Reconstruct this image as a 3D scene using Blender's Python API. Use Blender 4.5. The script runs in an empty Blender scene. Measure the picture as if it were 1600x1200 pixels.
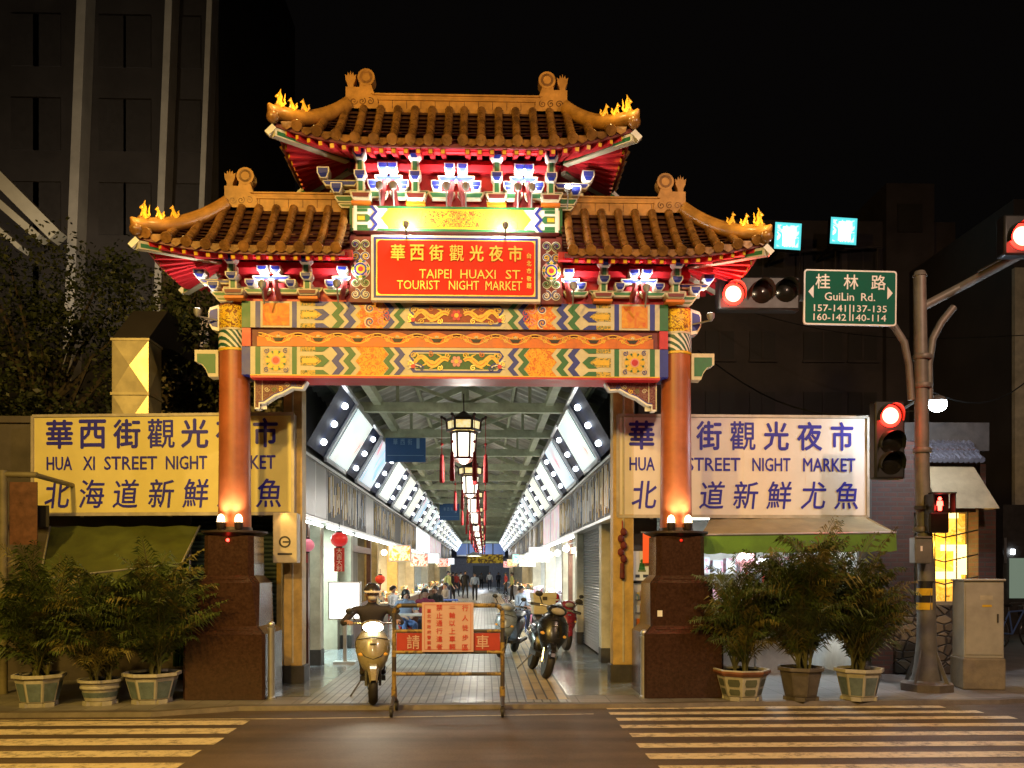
import bpy, bmesh, math, random
from mathutils import Matrix, Vector, Euler
SC = bpy.context.scene
COL = SC.collection
PI = math.pi
rnd = random.Random(7)
# ------------------------------------------------------------------ camera
F, H0, CZ = 1400.0, 893.0, 1.65          # focal length (px of a 1600 px frame), horizon row, eye height
PSI = math.atan(43 / F)                  # the camera looks a little to the right of the arcade axis
CS, SN = math.cos(PSI), math.sin(PSI)
cam = bpy.data.cameras.new('camera'); camo = bpy.data.objects.new('camera', cam); COL.objects.link(camo)
camo.location = (0, 0, CZ); camo.rotation_euler = (PI / 2, 0, -PSI)
cam.sensor_width = 36; cam.lens = F / 1600 * 36; cam.shift_y = (H0 - 600) / 1600
cam.clip_end = 500; SC.camera = camo
# ------------------------------------------------------------------ world and exposure (night)
wd = bpy.data.worlds.new('World'); SC.world = wd; wd.use_nodes = True
bg = wd.node_tree.nodes['Background']; bg.inputs[0].default_value = (0.55, 0.45, 0.42, 1); bg.inputs[1].default_value = 0.0032
SC.view_settings.view_transform = 'Standard'; SC.view_settings.look = 'None'
SC.view_settings.exposure = 0; SC.view_settings.gamma = 1
SC.render.engine = 'CYCLES'
try:
    SC.cycles.use_denoising = True
    SC.cycles.max_bounces = 5; SC.cycles.diffuse_bounces = 3; SC.cycles.glossy_bounces = 3; SC.cycles.transparent_max_bounces = 6
    SC.cycles.sample_clamp_indirect = 4.0
    SC.cycles.caustics_reflective = False; SC.cycles.caustics_refractive = False
    SC.cycles.use_light_tree = True
except Exception:
    pass
# ------------------------------------------------------------------ lamps of the street (the town's unseen lamps on this side of the road, and a spot added for the gate)
def lamp(name, kind, loc, power, col, size=0.1, aim=None, spot=None, parent=None, blend=0.6):
    l = bpy.data.lights.new(name, kind); l.energy = power; l.color = col
    if kind in ('POINT', 'SPOT'): l.shadow_soft_size = size
    if kind == 'SPOT': l.spot_size = math.radians(spot or 90); l.spot_blend = blend
    if kind == 'AREA': l.size = size
    o = bpy.data.objects.new(name, l); COL.objects.link(o); o.location = loc
    if aim is not None:
        o.rotation_euler = (Vector(aim) - Vector(loc)).to_track_quat('-Z', 'Y').to_euler()
    if parent: o.parent = parent
    return o
lamp('unseen_streetside_light', 'SPOT', (-6.3, 0.4, 8.2), 5000, (1.0, 0.60, 0.12), 0.25, aim=(-5.8, 11.8, 2.6), spot=115, blend=0.9)
lamp('unseen_streetside_light', 'SPOT', (7.5, 3.0, 9.0), 2600, (1.0, 0.66, 0.47), 0.25, aim=(5.6, 13.0, 2.4), spot=125, blend=0.9)
lamp('unseen_streetside_light', 'SPOT', (0.0, -3.0, 8.0), 1750, (1.0, 0.76, 0.48), 0.25, aim=(-0.4, 12, 5.4), spot=52, blend=0.7)  # unseen spot added to brighten the gate front in a more neutral tone
lamp('unseen_streetside_light', 'SPOT', (-2.5, 1.0, 8.5), 2700, (1.0, 0.58, 0.11), 0.25, aim=(-0.6, 9.4, 0.0), spot=75, blend=0.8)

def W(px, py, Y, s=0):
    "point of the plane at world depth Y that the photograph shows at (px, py)"
    t = (px - 800) / F
    X = Y * (t * CS + SN) / (CS - t * SN)
    return X, CZ - (py - H0) / F * (X * SN + Y * CS)
def WX(px, Y): return W(px, 0, Y)[0]
def WZ(py, Y, X=-0.4): return CZ - (py - H0) / F * (X * SN + Y * CS)
def G(px, py, z=0.0):
    d = F * (CZ - z) / (py - H0); xc = (px - 800) / F * d
    return xc * CS + d * SN, -xc * SN + d * CS
# ------------------------------------------------------------------ materials
def _nodes(name):
    m = bpy.data.materials.new(name); m.use_nodes = True
    nt = m.node_tree; b = nt.nodes['Principled BSDF']
    return m, nt, b
def pm(name, col, rough=0.6, metal=0.0, var=0.18, scale=6.0, bump=0.0, dirt=0.0, spec=0.5, bscale=None, coat=0.0):
    m, nt, b = _nodes(name); N, L = nt.nodes.new, nt.links.new
    b.inputs['Roughness'].default_value = rough; b.inputs['Metallic'].default_value = metal
    b.inputs['Specular IOR Level'].default_value = spec; b.inputs['Coat Weight'].default_value = coat
    b.inputs['Base Color'].default_value = (*col, 1)
    tc = N('ShaderNodeTexCoord')
    if var > 0:
        nz = N('ShaderNodeTexNoise'); nz.inputs['Scale'].default_value = scale; nz.inputs['Detail'].default_value = 6
        nz.inputs['Roughness'].default_value = 0.65
        L(tc.outputs['Object'], nz.inputs['Vector'])
        r = N('ShaderNodeValToRGB')
        lo = [max(0, c * (1 - var * 1.6)) for c in col]; hi = [min(1, c * (1 + var)) for c in col]
        r.color_ramp.elements[0].position = 0.28; r.color_ramp.elements[1].position = 0.72
        r.color_ramp.elements[0].color = (*lo, 1); r.color_ramp.elements[1].color = (*hi, 1)
        L(nz.outputs['Fac'], r.inputs[0]); out = r.outputs[0]
        if dirt > 0:
            n2 = N('ShaderNodeTexNoise'); n2.inputs['Scale'].default_value = scale * 0.35; n2.inputs['Detail'].default_value = 8
            L(tc.outputs['Object'], n2.inputs['Vector'])
            r2 = N('ShaderNodeValToRGB'); r2.color_ramp.elements[0].position = 0.45; r2.color_ramp.elements[1].position = 0.7
            r2.color_ramp.elements[0].color = (0, 0, 0, 1); r2.color_ramp.elements[1].color = (dirt, dirt, dirt, 1)
            L(n2.outputs['Fac'], r2.inputs[0])
            mx = N('ShaderNodeMixRGB'); mx.inputs[2].default_value = (col[0] * .25 + .01, col[1] * .22 + .01, col[2] * .2 + .008, 1)
            L(r2.outputs[0], mx.inputs[0]); L(out, mx.inputs[1]); out = mx.outputs[0]
        L(out, b.inputs['Base Color'])
        mr = N('ShaderNodeMapRange'); mr.inputs[3].default_value = max(0.03, rough - 0.12); mr.inputs[4].default_value = min(1, rough + 0.12)
        L(nz.outputs['Fac'], mr.inputs[0]); L(mr.outputs[0], b.inputs['Roughness'])
    if bump > 0:
        n3 = N('ShaderNodeTexNoise'); n3.inputs['Scale'].default_value = bscale or scale * 6; n3.inputs['Detail'].default_value = 4
        L(tc.outputs['Object'], n3.inputs['Vector'])
        bp = N('ShaderNodeBump'); bp.inputs['Strength'].default_value = bump; bp.inputs['Distance'].default_value = 0.02
        L(n3.outputs['Fac'], bp.inputs['Height']); L(bp.outputs[0], b.inputs['Normal'])
    return m
def em(name, col, strength, sample=True, base=None):
    m, nt, b = _nodes(name)
    b.inputs['Base Color'].default_value = (*(base or col), 1); b.inputs['Roughness'].default_value = 0.4
    b.inputs['Emission Color'].default_value = (*col, 1); b.inputs['Emission Strength'].default_value = strength
    if not sample:
        try: m.cycles.emission_sampling = 'NONE'
        except Exception: pass
    return m
def pic(name, cols, scale, strength=0.0, rough=0.5, distort=0.0, detail=3.0, kind='noise', hard=False, sc=(1, 1, 1), metal=0.0):
    "a printed or painted picture: a few colours in irregular patches; strength > 0 lights it from behind"
    m, nt, b = _nodes(name); N, L = nt.nodes.new, nt.links.new
    tc = N('ShaderNodeTexCoord'); mp = N('ShaderNodeMapping'); L(tc.outputs['Object'], mp.inputs[0]); mp.inputs['Scale'].default_value = sc; b.inputs['Metallic'].default_value = metal
    if kind == 'noise':
        t = N('ShaderNodeTexNoise'); t.inputs['Detail'].default_value = detail; t.inputs['Distortion'].default_value = distort
        o = t.outputs['Fac']
    elif kind == 'wave':
        t = N('ShaderNodeTexWave'); t.wave_type = 'RINGS'; t.inputs['Distortion'].default_value = distort; t.inputs['Detail'].default_value = detail
        t.inputs['Detail Scale'].default_value = 1.3
        o = t.outputs['Fac']
    else:
        t = N('ShaderNodeTexVoronoi'); t.feature = 'SMOOTH_F1'; o = t.outputs['Distance']
    t.inputs['Scale'].default_value = scale; L(mp.outputs[0], t.inputs['Vector'])
    r = N('ShaderNodeValToRGB'); e = r.color_ramp.elements
    if hard: r.color_ramp.interpolation = 'CONSTANT'
    n = len(cols); lo, hi = (0.3, 0.7) if kind == 'noise' else (0.05, 0.9)
    e[0].position = lo; e[0].color = (*cols[0], 1); e[1].position = hi; e[1].color = (*cols[-1], 1)
    for i in range(1, n - 1):
        x = e.new(lo + (hi - lo) * i / (n - 1)); x.color = (*cols[i], 1)
    L(o, r.inputs[0]); L(r.outputs[0], b.inputs['Base Color']); b.inputs['Roughness'].default_value = rough
    if strength > 0:
        L(r.outputs[0], b.inputs['Emission Color']); b.inputs['Emission Strength'].default_value = strength
    return m
M = {}
# paints of the gate
M['cream'] = pm('cream_paint', (0.62, 0.58, 0.42), 0.5, var=.10, scale=9, dirt=.2)
M['white'] = pm('white_paint', (0.80, 0.79, 0.74), 0.45, var=.07)
M['blue'] = pm('blue_paint', (0.018, 0.035, 0.33), 0.45, var=.15)
M['green'] = pm('green_paint', (0.02, 0.15, 0.05), 0.45, var=.15)
M['olive'] = pm('olive_paint', (0.10, 0.16, 0.03), 0.45, var=.15)
M['orange'] = pm('orange_paint', (0.66, 0.17, 0.008), 0.45, var=.2)
M['yellow'] = pm('yellow_paint', (0.78, 0.50, 0.03), 0.4, var=.15)
M['red'] = pm('red_paint', (0.55, 0.022, 0.03), 0.42, var=.12)
M['darkred'] = pm('dark_red_paint', (0.17, 0.02, 0.02), 0.5, var=.2)
M['pink'] = pm('pink_paint', (0.7, 0.3, 0.28), 0.5, var=.1)
M['black'] = pm('black_paint', (0.015, 0.014, 0.014), 0.5, var=.1)
M['board'] = pm('board_red_lacquer', (0.74, 0.022, 0.006), 0.5, var=.06, scale=2, spec=.25)
M['gold'] = pm('gilt_letters', (0.85, 0.58, 0.10), 0.35, metal=.25, var=.1)
M['column'] = pm('column_red_lacquer', (0.40, 0.115, 0.04), 0.42, var=.18, scale=4, dirt=.45)
M['granite'] = pm('brown_granite', (0.046, 0.022, 0.014), 0.2, var=.28, scale=30, spec=.5)
M['flange'] = pm('dark_metal', (0.05, 0.035, 0.03), 0.5, metal=.4)
M['tile'] = pm('glazed_ochre_tile', (0.27, 0.125, 0.03), 0.28, var=.45, scale=7, dirt=.75, bump=.12, bscale=26)
M['pan'] = pm('dark_brown_tile', (0.075, 0.028, 0.014), 0.4, var=.3, scale=9, dirt=.4)
M['ridge'] = pm('ridge_glaze', (0.52, 0.25, 0.045), 0.36, var=.25, scale=6, dirt=.5)
M['gilt'] = pm('gilt_glaze', (0.9, 0.50, 0.05), 0.3, var=.1)
M['dragon'] = pic('dragon_panel_paint', [(.75, .45, .02), (.8, .55, .04), (.55, .05, .02), (.8, .5, .03), (.05, .12, .04), (.78, .52, .05)], 17, distort=1.6, hard=True)
M['phoenix'] = pic('phoenix_panel_paint', [(.72, .5, .04), (.04, .16, .05), (.75, .55, .05), (.5, .1, .02), (.05, .18, .06), (.7, .55, .2)], 15, distort=1.8, hard=True)
M['scroll'] = pic('orange_scroll_paint', [(.62, .15, .005), (.78, .42, .015), (.66, .20, .008), (.80, .48, .02)], 16, distort=1.5, hard=True)
M['cloth'] = pic('panel_orange_paint', [(.62, .10, .01), (.65, .24, .02), (.75, .38, .02)], 9, distort=1.0)
M['carve'] = pic('carved_gold_relief', [(.20, .03, .01), (.7, .34, .02), (.62, .22, .02), (.78, .48, .04), (.3, .06, .02)], 22, distort=1.6, hard=True)
M['redcarve'] = pic('dark_red_carving', [(.13, .015, .02), (.10, .012, .02), (.22, .10, .07), (.12, .012, .02), (.05, .05, .06)], 26, distort=1.5, hard=True)
M['flood'] = em('floodlight_glass', (1.0, 0.96, 0.88), 18)
M['lampbody'] = pm('lamp_body_grey', (0.25, 0.25, 0.24), 0.5, metal=.3)

# ------------------------------------------------------------------ mesh builder
_glyph = {}
def glyphs(s, bold=0.0, ext=0.0):
    k = (s, bold, ext)
    if k in _glyph: return _glyph[k]
    c = bpy.data.curves.new('lettering', 'FONT'); c.body = s; c.resolution_u = 2; c.offset = bold; c.extrude = ext
    o = bpy.data.objects.new('lettering', c); COL.objects.link(o)
    dg = bpy.context.evaluated_depsgraph_get(); dg.update()
    me = bpy.data.meshes.new_from_object(o.evaluated_get(dg))
    vs = [tuple(v.co) for v in me.vertices]; fs = [tuple(p.vertices) for p in me.polygons]
    bpy.data.meshes.remove(me); bpy.data.objects.remove(o); bpy.data.curves.remove(c)
    if not vs: vs = [(0, 0, 0)]
    bb = (min(v[0] for v in vs), max(v[0] for v in vs), min(v[1] for v in vs), max(v[1] for v in vs))
    _glyph[k] = (vs, fs, bb)
    return _glyph[k]
class MB:
    def __init__(s, Mx=None): s.v = []; s.f = []; s.mi = []; s.mats = []; s.M = Mx
    def _m(s, m):
        m = M[m] if isinstance(m, str) else m
        if m not in s.mats: s.mats.append(m)
        return s.mats.index(m)
    def add(s, vs, fs, m):
        b = len(s.v); i = s._m(m)
        if s.M is not None: vs = [s.M @ Vector(v) for v in vs]
        s.v += [tuple(v) for v in vs]; s.f += [tuple(b + j for j in f) for f in fs]; s.mi += [i] * len(fs)
        return s
    def face(s, pts, m): return s.add(pts, [tuple(range(len(pts)))], m)
    def box(s, x0, x1, y0, y1, z0, z1, m):
        v = [(x, y, z) for z in (z0, z1) for y in (y0, y1) for x in (x0, x1)]
        return s.add(v, [(0, 2, 3, 1), (4, 5, 7, 6), (0, 1, 5, 4), (2, 6, 7, 3), (0, 4, 6, 2), (1, 3, 7, 5)], m)
    def cbox(s, c, d, m, R=None):
        v = [Vector((x * d[0] / 2, y * d[1] / 2, z * d[2] / 2)) for z in (-1, 1) for y in (-1, 1) for x in (-1, 1)]
        if R is not None: v = [R @ p for p in v]
        v = [p + Vector(c) for p in v]
        return s.add(v, [(0, 2, 3, 1), (4, 5, 7, 6), (0, 1, 5, 4), (2, 6, 7, 3), (0, 4, 6, 2), (1, 3, 7, 5)], m)
    def bar(s, p, q, w, h, m):
        p, q = Vector(p), Vector(q); d = q - p
        R = d.to_track_quat('Y', 'Z').to_matrix()
        return s.cbox((p + q) / 2, (w, d.length, h), m, R)
    def tube(s, pts, r, m, n=8, cap=True):
        pts = [Vector(p) for p in pts]; k = len(pts)
        rs = r if isinstance(r, (list, tuple)) else [r] * k
        vs = []; up = None
        for i, p in enumerate(pts):
            d = (pts[min(i + 1, k - 1)] - pts[max(i - 1, 0)])
            if d.length < 1e-9: d = Vector((0, 0, 1))
            d.normalize()
            if up is None:
                up = Vector((0, 0, 1)) if abs(d.z) < .9 else Vector((1, 0, 0))
            a = d.cross(up).normalized(); up = a.cross(d).normalized()
            for j in range(n):
                t = 2 * PI * j / n
                vs.append(p + (a * math.cos(t) + up * math.sin(t)) * rs[i])
        fs = [(i * n + j, i * n + (j + 1) % n, (i + 1) * n + (j + 1) % n, (i + 1) * n + j) for i in range(k - 1) for j in range(n)]
        if cap: fs += [tuple(range(n - 1, -1, -1)), tuple((k - 1) * n + j for j in range(n))]
        return s.add(vs, fs, m)
    def lathe(s, prof, m, n=16, c=(0, 0, 0), ph=0.0, cap=True):
        vs = [(c[0] + r * math.cos(2 * PI * j / n + ph), c[1] + r * math.sin(2 * PI * j / n + ph), c[2] + z) for r, z in prof for j in range(n)]
        k = len(prof)
        fs = [(i * n + j, i * n + (j + 1) % n, (i + 1) * n + (j + 1) % n, (i + 1) * n + j) for i in range(k - 1) for j in range(n)]
        if cap: fs += [tuple(range(n - 1, -1, -1)), tuple((k - 1) * n + j for j in range(n))]
        return s.add(vs, fs, m)
    def loft(s, rings, m, cap=True):
        n = len(rings[0]); k = len(rings); vs = [p for r in rings for p in r]
        fs = [(i * n + j, i * n + (j + 1) % n, (i + 1) * n + (j + 1) % n, (i + 1) * n + j) for i in range(k - 1) for j in range(n)]
        if cap: fs += [tuple(range(n - 1, -1, -1)), tuple((k - 1) * n + j for j in range(n))]
        return s.add(vs, fs, m)
    def ball(s, c, r, m, n=12, k=8):
        r = r if isinstance(r, (tuple, list)) else (r, r, r)
        vs = [(c[0], c[1], c[2] - r[2])]
        for i in range(1, k):
            t = PI * i / k - PI / 2
            for j in range(n):
                a = 2 * PI * j / n
                vs.append((c[0] + r[0] * math.cos(t) * math.cos(a), c[1] + r[1] * math.cos(t) * math.sin(a), c[2] + r[2] * math.sin(t)))
        vs.append((c[0], c[1], c[2] + r[2])); e = len(vs) - 1
        fs = [(0, 1 + (j + 1) % n, 1 + j) for j in range(n)]
        fs += [(1 + i * n + j, 1 + i * n + (j + 1) % n, 1 + (i + 1) * n + (j + 1) % n, 1 + (i + 1) * n + j) for i in range(k - 2) for j in range(n)]
        fs += [(e, 1 + (k - 2) * n + j, 1 + (k - 2) * n + (j + 1) % n) for j in range(n)]
        return s.add(vs, fs, m)
    def plate(s, poly, y0, y1, m):
        "outline in x,z extruded from y0 (front) to y1"
        n = len(poly); vs = [(x, y0, z) for x, z in poly] + [(x, y1, z) for x, z in poly]
        fs = [tuple(range(n)), tuple(range(2 * n - 1, n - 1, -1))] + [(i, n + i, n + (i + 1) % n, (i + 1) % n) for i in range(n)]
        return s.add(vs, fs, m)
    def sheet(s, poly, y, m): return s.face([(x, y, z) for x, z in poly], m)
    def rect(s, x0, x1, z0, z1, y, m): return s.face([(x0, y, z0), (x1, y, z0), (x1, y, z1), (x0, y, z1)], m)
    def ribbon(s, pts, w, y, m):
        "flat stroke in the x,z plane"
        k = len(pts); vs = []
        for i in range(k):
            a = Vector(pts[max(i - 1, 0)]); b = Vector(pts[min(i + 1, k - 1)]); d = (b - a)
            if d.length < 1e-9: d = Vector((1, 0))
            d.normalize(); nx, nz = -d.y, d.x; ww = (w[i] if isinstance(w, (list, tuple)) else w) / 2
            vs += [(pts[i][0] + nx * ww, y, pts[i][1] + nz * ww), (pts[i][0] - nx * ww, y, pts[i][1] - nz * ww)]
        return s.add(vs, [(2 * i, 2 * i + 1, 2 * i + 3, 2 * i + 2) for i in range(k - 1)], m)
    def disc(s, x, z, r, y, m, n=16, r0=0.0, a0=0.0, a1=2 * PI):
        pts = [(x + r * math.cos(a0 + (a1 - a0) * j / n), z + r * math.sin(a0 + (a1 - a0) * j / n)) for j in range(n + (0 if abs(a1 - a0 - 2 * PI) < 1e-6 else 1))]
        if r0 > 0:
            q = [(x + r0 * math.cos(2 * PI * j / n), z + r0 * math.sin(2 * PI * j / n)) for j in range(n)]
            return s.add([(a, y, b) for a, b in pts[:n] + q], [(j, (j + 1) % n, n + (j + 1) % n, n + j) for j in range(n)], m)
        return s.sheet(pts, y, m)
    def spiral(s, x, z, r, w, y, m, turns=1.4, a0=0.0, sgn=1, n=20):
        pts = [(x + r * (1 - .85 * t / n) * math.cos(a0 + sgn * turns * 2 * PI * t / n), z + r * (1 - .85 * t / n) * math.sin(a0 + sgn * turns * 2 * PI * t / n)) for t in range(n + 1)]
        return s.ribbon(pts, w, y, m)
    def text(s, t, xc, zc, w, h, y, m, bold=0.0, ext=0.0, keep=False, align='c', shear=0.0):
        "lettering facing -y, its bounding box fitted to w x h (keep: only h counts)"
        if bold > 0:
            hh = h or .1
            for k, (a, c) in enumerate(((0, 0), (1, 0), (-1, 0), (0, 1), (0, -1))):
                s.text(t, xc + a * bold * hh, zc + c * bold * hh, (w - 2 * bold * hh) if w else w, h - 2 * bold * hh, y - .0006 * k, m, 0, ext, keep, align, shear)
            return s
        vs, fs, bb = glyphs(t, 0, ext)
        gw, gh = max(bb[1] - bb[0], 1e-4), max(bb[3] - bb[2], 1e-4)
        sz = h / gh if h else w / gw
        sx = w / gw if (w and not keep) else sz
        x0 = xc - gw * sx / 2 if align == 'c' else xc
        out = [(x0 + (v[0] - bb[0]) * sx + shear * (v[1] - bb[2]) * sz, y - v[2] * (1 if ext == 0 else h), zc - h / 2 + (v[1] - bb[2]) * sz) for v in vs]
        return s.add(out, fs, m)
    def chars(s, t, xs, zc, w, h, y, m, bold=0.0, ext=0.0, shear=0.0):
        for ch, x in zip(t, xs): s.text(ch, x, zc, w, h, y, m, bold, ext, shear=shear)
        return s
    def build(s, name, parent=None, smooth=True, ang=38, recalc=True, bevel=0):
        me = bpy.data.meshes.new(name); me.from_pydata(s.v, [], s.f)
        for m in s.mats: me.materials.append(m)
        me.polygons.foreach_set('material_index', s.mi); me.update()
        if recalc:
            bm = bmesh.new(); bm.from_mesh(me); bmesh.ops.recalc_face_normals(bm, faces=bm.faces); bm.to_mesh(me); bm.free()
        if smooth:
            me.shade_smooth(); me.set_sharp_from_angle(angle=math.radians(ang))
        o = bpy.data.objects.new(name, me); COL.objects.link(o)
        if bevel:
            b = o.modifiers.new('bevel', 'BEVEL'); b.width = bevel; b.segments = 2; b.limit_method = 'ANGLE'; b.angle_limit = math.radians(50)
        if parent: o.parent = parent
        return o
def tag(o, label=None, cat=None, group=None, kind=None):
    if label: o['label'] = label
    if cat: o['category'] = cat
    if group: o['group'] = group
    if kind: o['kind'] = kind
    return o
def thing(name, label, cat, loc=(0, 0, 0), rz=0.0, group=None):
    o = bpy.data.objects.new(name, None); COL.objects.link(o); o.empty_display_size = .2
    o.location = loc; o.rotation_euler = (0, 0, rz)
    return tag(o, label, cat, group)
def copy_tree(o, parent=None):
    c = o.copy(); COL.objects.link(c)
    if parent: c.parent = parent
    for ch in list(o.children): copy_tree(ch, c)
    return c
def dup(o, label, loc, rz=None, group=None, scale=None):
    c = copy_tree(o); c.location = loc
    if rz is not None: c.rotation_euler = (0, 0, rz)
    if scale: c.scale = (scale,) * 3 if not isinstance(scale, tuple) else scale
    if label: c['label'] = label
    if group: c['group'] = group
    return c
ORD = ['first', 'second', 'third', 'fourth', 'fifth', 'sixth', 'seventh', 'eighth', 'ninth', 'tenth', 'eleventh', 'twelfth', 'thirteenth', 'fourteenth', 'fifteenth', 'sixteenth', 'seventeenth', 'eighteenth', 'nineteenth', 'twentieth']
# ================================================================== ground
def mat_asphalt():
    m, nt, b = _nodes('asphalt'); N, L = nt.nodes.new, nt.links.new
    tc = N('ShaderNodeTexCoord')
    n1 = N('ShaderNodeTexNoise'); n1.inputs['Scale'].default_value = 1.1; n1.inputs['Detail'].default_value = 9; n1.inputs['Roughness'].default_value = .7
    n2 = N('ShaderNodeTexNoise'); n2.inputs['Scale'].default_value = 130; n2.inputs['Detail'].default_value = 3
    L(tc.outputs['Object'], n1.inputs[0]); L(tc.outputs['Object'], n2.inputs[0])
    r = N('ShaderNodeValToRGB'); r.color_ramp.elements[0].position = .3; r.color_ramp.elements[1].position = .75
    r.color_ramp.elements[0].color = (.062, .046, .034, 1); r.color_ramp.elements[1].color = (.118, .088, .064, 1)
    L(n1.outputs[0], r.inputs[0])
    mx = N('ShaderNodeMixRGB'); mx.blend_type = 'MULTIPLY'; mx.inputs[0].default_value = .75
    r2 = N('ShaderNodeValToRGB'); r2.color_ramp.elements[0].position = .3; r2.color_ramp.elements[1].position = .7
    r2.color_ramp.elements[0].color = (.45, .45, .45, 1); r2.color_ramp.elements[1].color = (1.7, 1.7, 1.7, 1)
    L(n2.outputs[0], r2.inputs[0]); L(r.outputs[0], mx.inputs[1]); L(r2.outputs[0], mx.inputs[2]); L(mx.outputs[0], b.inputs['Base Color'])
    mp = N('ShaderNodeMapping'); mp.inputs['Scale'].default_value = (.16, 2.6, 1); L(tc.outputs['Object'], mp.inputs[0])
    n4 = N('ShaderNodeTexNoise'); n4.inputs['Scale'].default_value = 1.0; n4.inputs['Detail'].default_value = 5; L(mp.outputs[0], n4.inputs[0])
    r4 = N('ShaderNodeValToRGB'); r4.color_ramp.elements[0].position = .35; r4.color_ramp.elements[1].position = .65; r4.color_ramp.elements[0].color = (.62, .62, .62, 1); r4.color_ramp.elements[1].color = (1.15, 1.13, 1.1, 1)
    L(n4.outputs[0], r4.inputs[0]); m4 = N('ShaderNodeMixRGB'); m4.blend_type = 'MULTIPLY'; m4.inputs[0].default_value = 1; L(mx.outputs[0], m4.inputs[1]); L(r4.outputs[0], m4.inputs[2]); L(m4.outputs[0], b.inputs['Base Color'])
    b.inputs['Roughness'].default_value = .62
    bp = N('ShaderNodeBump'); bp.inputs['Strength'].default_value = .35; bp.inputs['Distance'].default_value = .01
    L(n2.outputs[0], bp.inputs['Height']); L(bp.outputs[0], b.inputs['Normal'])
    return m
def mat_tiles(name, c1, c2, mortar, w, h, rough, rot=0.0, off=0.5, ms=.006, bump=.25):
    m, nt, b = _nodes(name); N, L = nt.nodes.new, nt.links.new
    tc = N('ShaderNodeTexCoord'); mp = N('ShaderNodeMapping'); mp.inputs['Rotation'].default_value = (0, 0, rot)
    L(tc.outputs['Object'], mp.inputs[0])
    br = N('ShaderNodeTexBrick'); br.offset = off; br.inputs['Scale'].default_value = 1
    br.inputs['Brick Width'].default_value = w; br.inputs['Row Height'].default_value = h; br.inputs['Mortar Size'].default_value = ms
    br.inputs['Color1'].default_value = (*c1, 1); br.inputs['Color2'].default_value = (*c2, 1); br.inputs['Mortar'].default_value = (*mortar, 1)
    L(mp.outputs[0], br.inputs['Vector'])
    nz = N('ShaderNodeTexNoise'); nz.inputs['Scale'].default_value = 1.7; nz.inputs['Detail'].default_value = 8; L(tc.outputs['Object'], nz.inputs[0])
    mx = N('ShaderNodeMixRGB'); mx.blend_type = 'MULTIPLY'; mx.inputs[0].default_value = .8
    r2 = N('ShaderNodeValToRGB'); r2.color_ramp.elements[0].position = .3; r2.color_ramp.elements[1].position = .65
    r2.color_ramp.elements[0].color = (.5, .48, .45, 1); r2.color_ramp.elements[1].color = (1.1, 1.1, 1.1, 1)
    L(nz.outputs[0], r2.inputs[0]); L(br.outputs['Color'], mx.inputs[1]); L(r2.outputs[0], mx.inputs[2]); L(mx.outputs[0], b.inputs['Base Color'])
    mr = N('ShaderNodeMapRange'); mr.inputs[3].default_value = max(.05, rough - .12); mr.inputs[4].default_value = rough + .15
    L(nz.outputs[0], mr.inputs[0]); L(mr.outputs[0], b.inputs['Roughness'])
    bp = N('ShaderNodeBump'); bp.inputs['Strength'].default_value = bump; bp.inputs['Distance'].default_value = .008; bp.invert = True
    L(br.outputs['Fac'], bp.inputs['Height']); L(bp.outputs[0], b.inputs['Normal'])
    return m
def mat_stripe():
    m, nt, b = _nodes('worn_road_paint'); N, L = nt.nodes.new, nt.links.new
    tc = N('ShaderNodeTexCoord')
    n1 = N('ShaderNodeTexNoise'); n1.inputs['Scale'].default_value = 7; n1.inputs['Detail'].default_value = 12; n1.inputs['Roughness'].default_value = .82
    L(tc.outputs['Object'], n1.inputs[0])
    r = N('ShaderNodeValToRGB'); e = r.color_ramp.elements
    e[0].position = .37; e[0].color = (.10, .085, .07, 1); e[1].position = .50; e[1].color = (.62, .54, .38, 1)
    x = e.new(.8); x.color = (.80, .70, .48, 1)
    L(n1.outputs[0], r.inputs[0]); L(r.outputs[0], b.inputs['Base Color']); b.inputs['Roughness'].default_value = .55
    return m
M['asphalt'] = mat_asphalt(); M['stripe'] = mat_stripe()
M['paving'] = mat_tiles('long_grey_paving', (.33, .33, .31), (.24, .25, .25), (.035, .035, .03), .32, .105, .36, rot=PI / 2, off=.0, ms=.010, bump=.3)
M['pavement'] = mat_tiles('pavement_slabs', (.23, .22, .21), (.19, .185, .18), (.08, .075, .07), .4, .4, .5, off=0)
M['kerb'] = pm('kerb_stone', (.13, .11, .09), .6, var=.25, dirt=.4, bump=.2)
M['slab'] = pm('smooth_wet_slab', (.27, .30, .32), .16, var=.25, scale=1.2, dirt=.35)
RZ = -0.05                                # road level; the pavement top is z = 0
g = MB(); g.face([(-120, -60, RZ), (120, -60, RZ), (120, 200, RZ), (-120, 200, RZ)], 'asphalt')
tag(g.build('road', smooth=False), kind='structure')
# pavement slab with kerb, its edge bending as in the photograph
edge = [(-60, 10.55), (-3.9, 10.62), (-3.0, 11.05), (2.4, 11.12), (3.4, 11.25), (6.6, 11.3), (9.5, 12.2), (16, 15.5), (60, 40)]
g = MB()
for (x0, y0), (x1, y1) in zip(edge, edge[1:]):
    g.face([(x0, y0 + .14, 0), (x1, y1 + .14, 0), (x1, 110, 0), (x0, 110, 0)], 'pavement')
tag(g.build('pavement', smooth=False), kind='structure')
g = MB()
for (x0, y0), (x1, y1) in zip(edge, edge[1:]):
    g.face([(x0, y0, 0.003), (x1, y1, 0.003), (x1, y1 + .14, 0.003), (x0, y0 + .14, 0.003)], 'kerb')
    g.face([(x0, y0, 0.003), (x1, y1, 0.003), (x1, y1 - .03, RZ), (x0, y0 - .03, RZ)], 'kerb')
tag(g.build('kerb', smooth=False), kind='structure')
XL, XR, XC = -2.92, 2.14, -0.39           # shop fronts left and right of the arcade, and its axis
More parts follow.
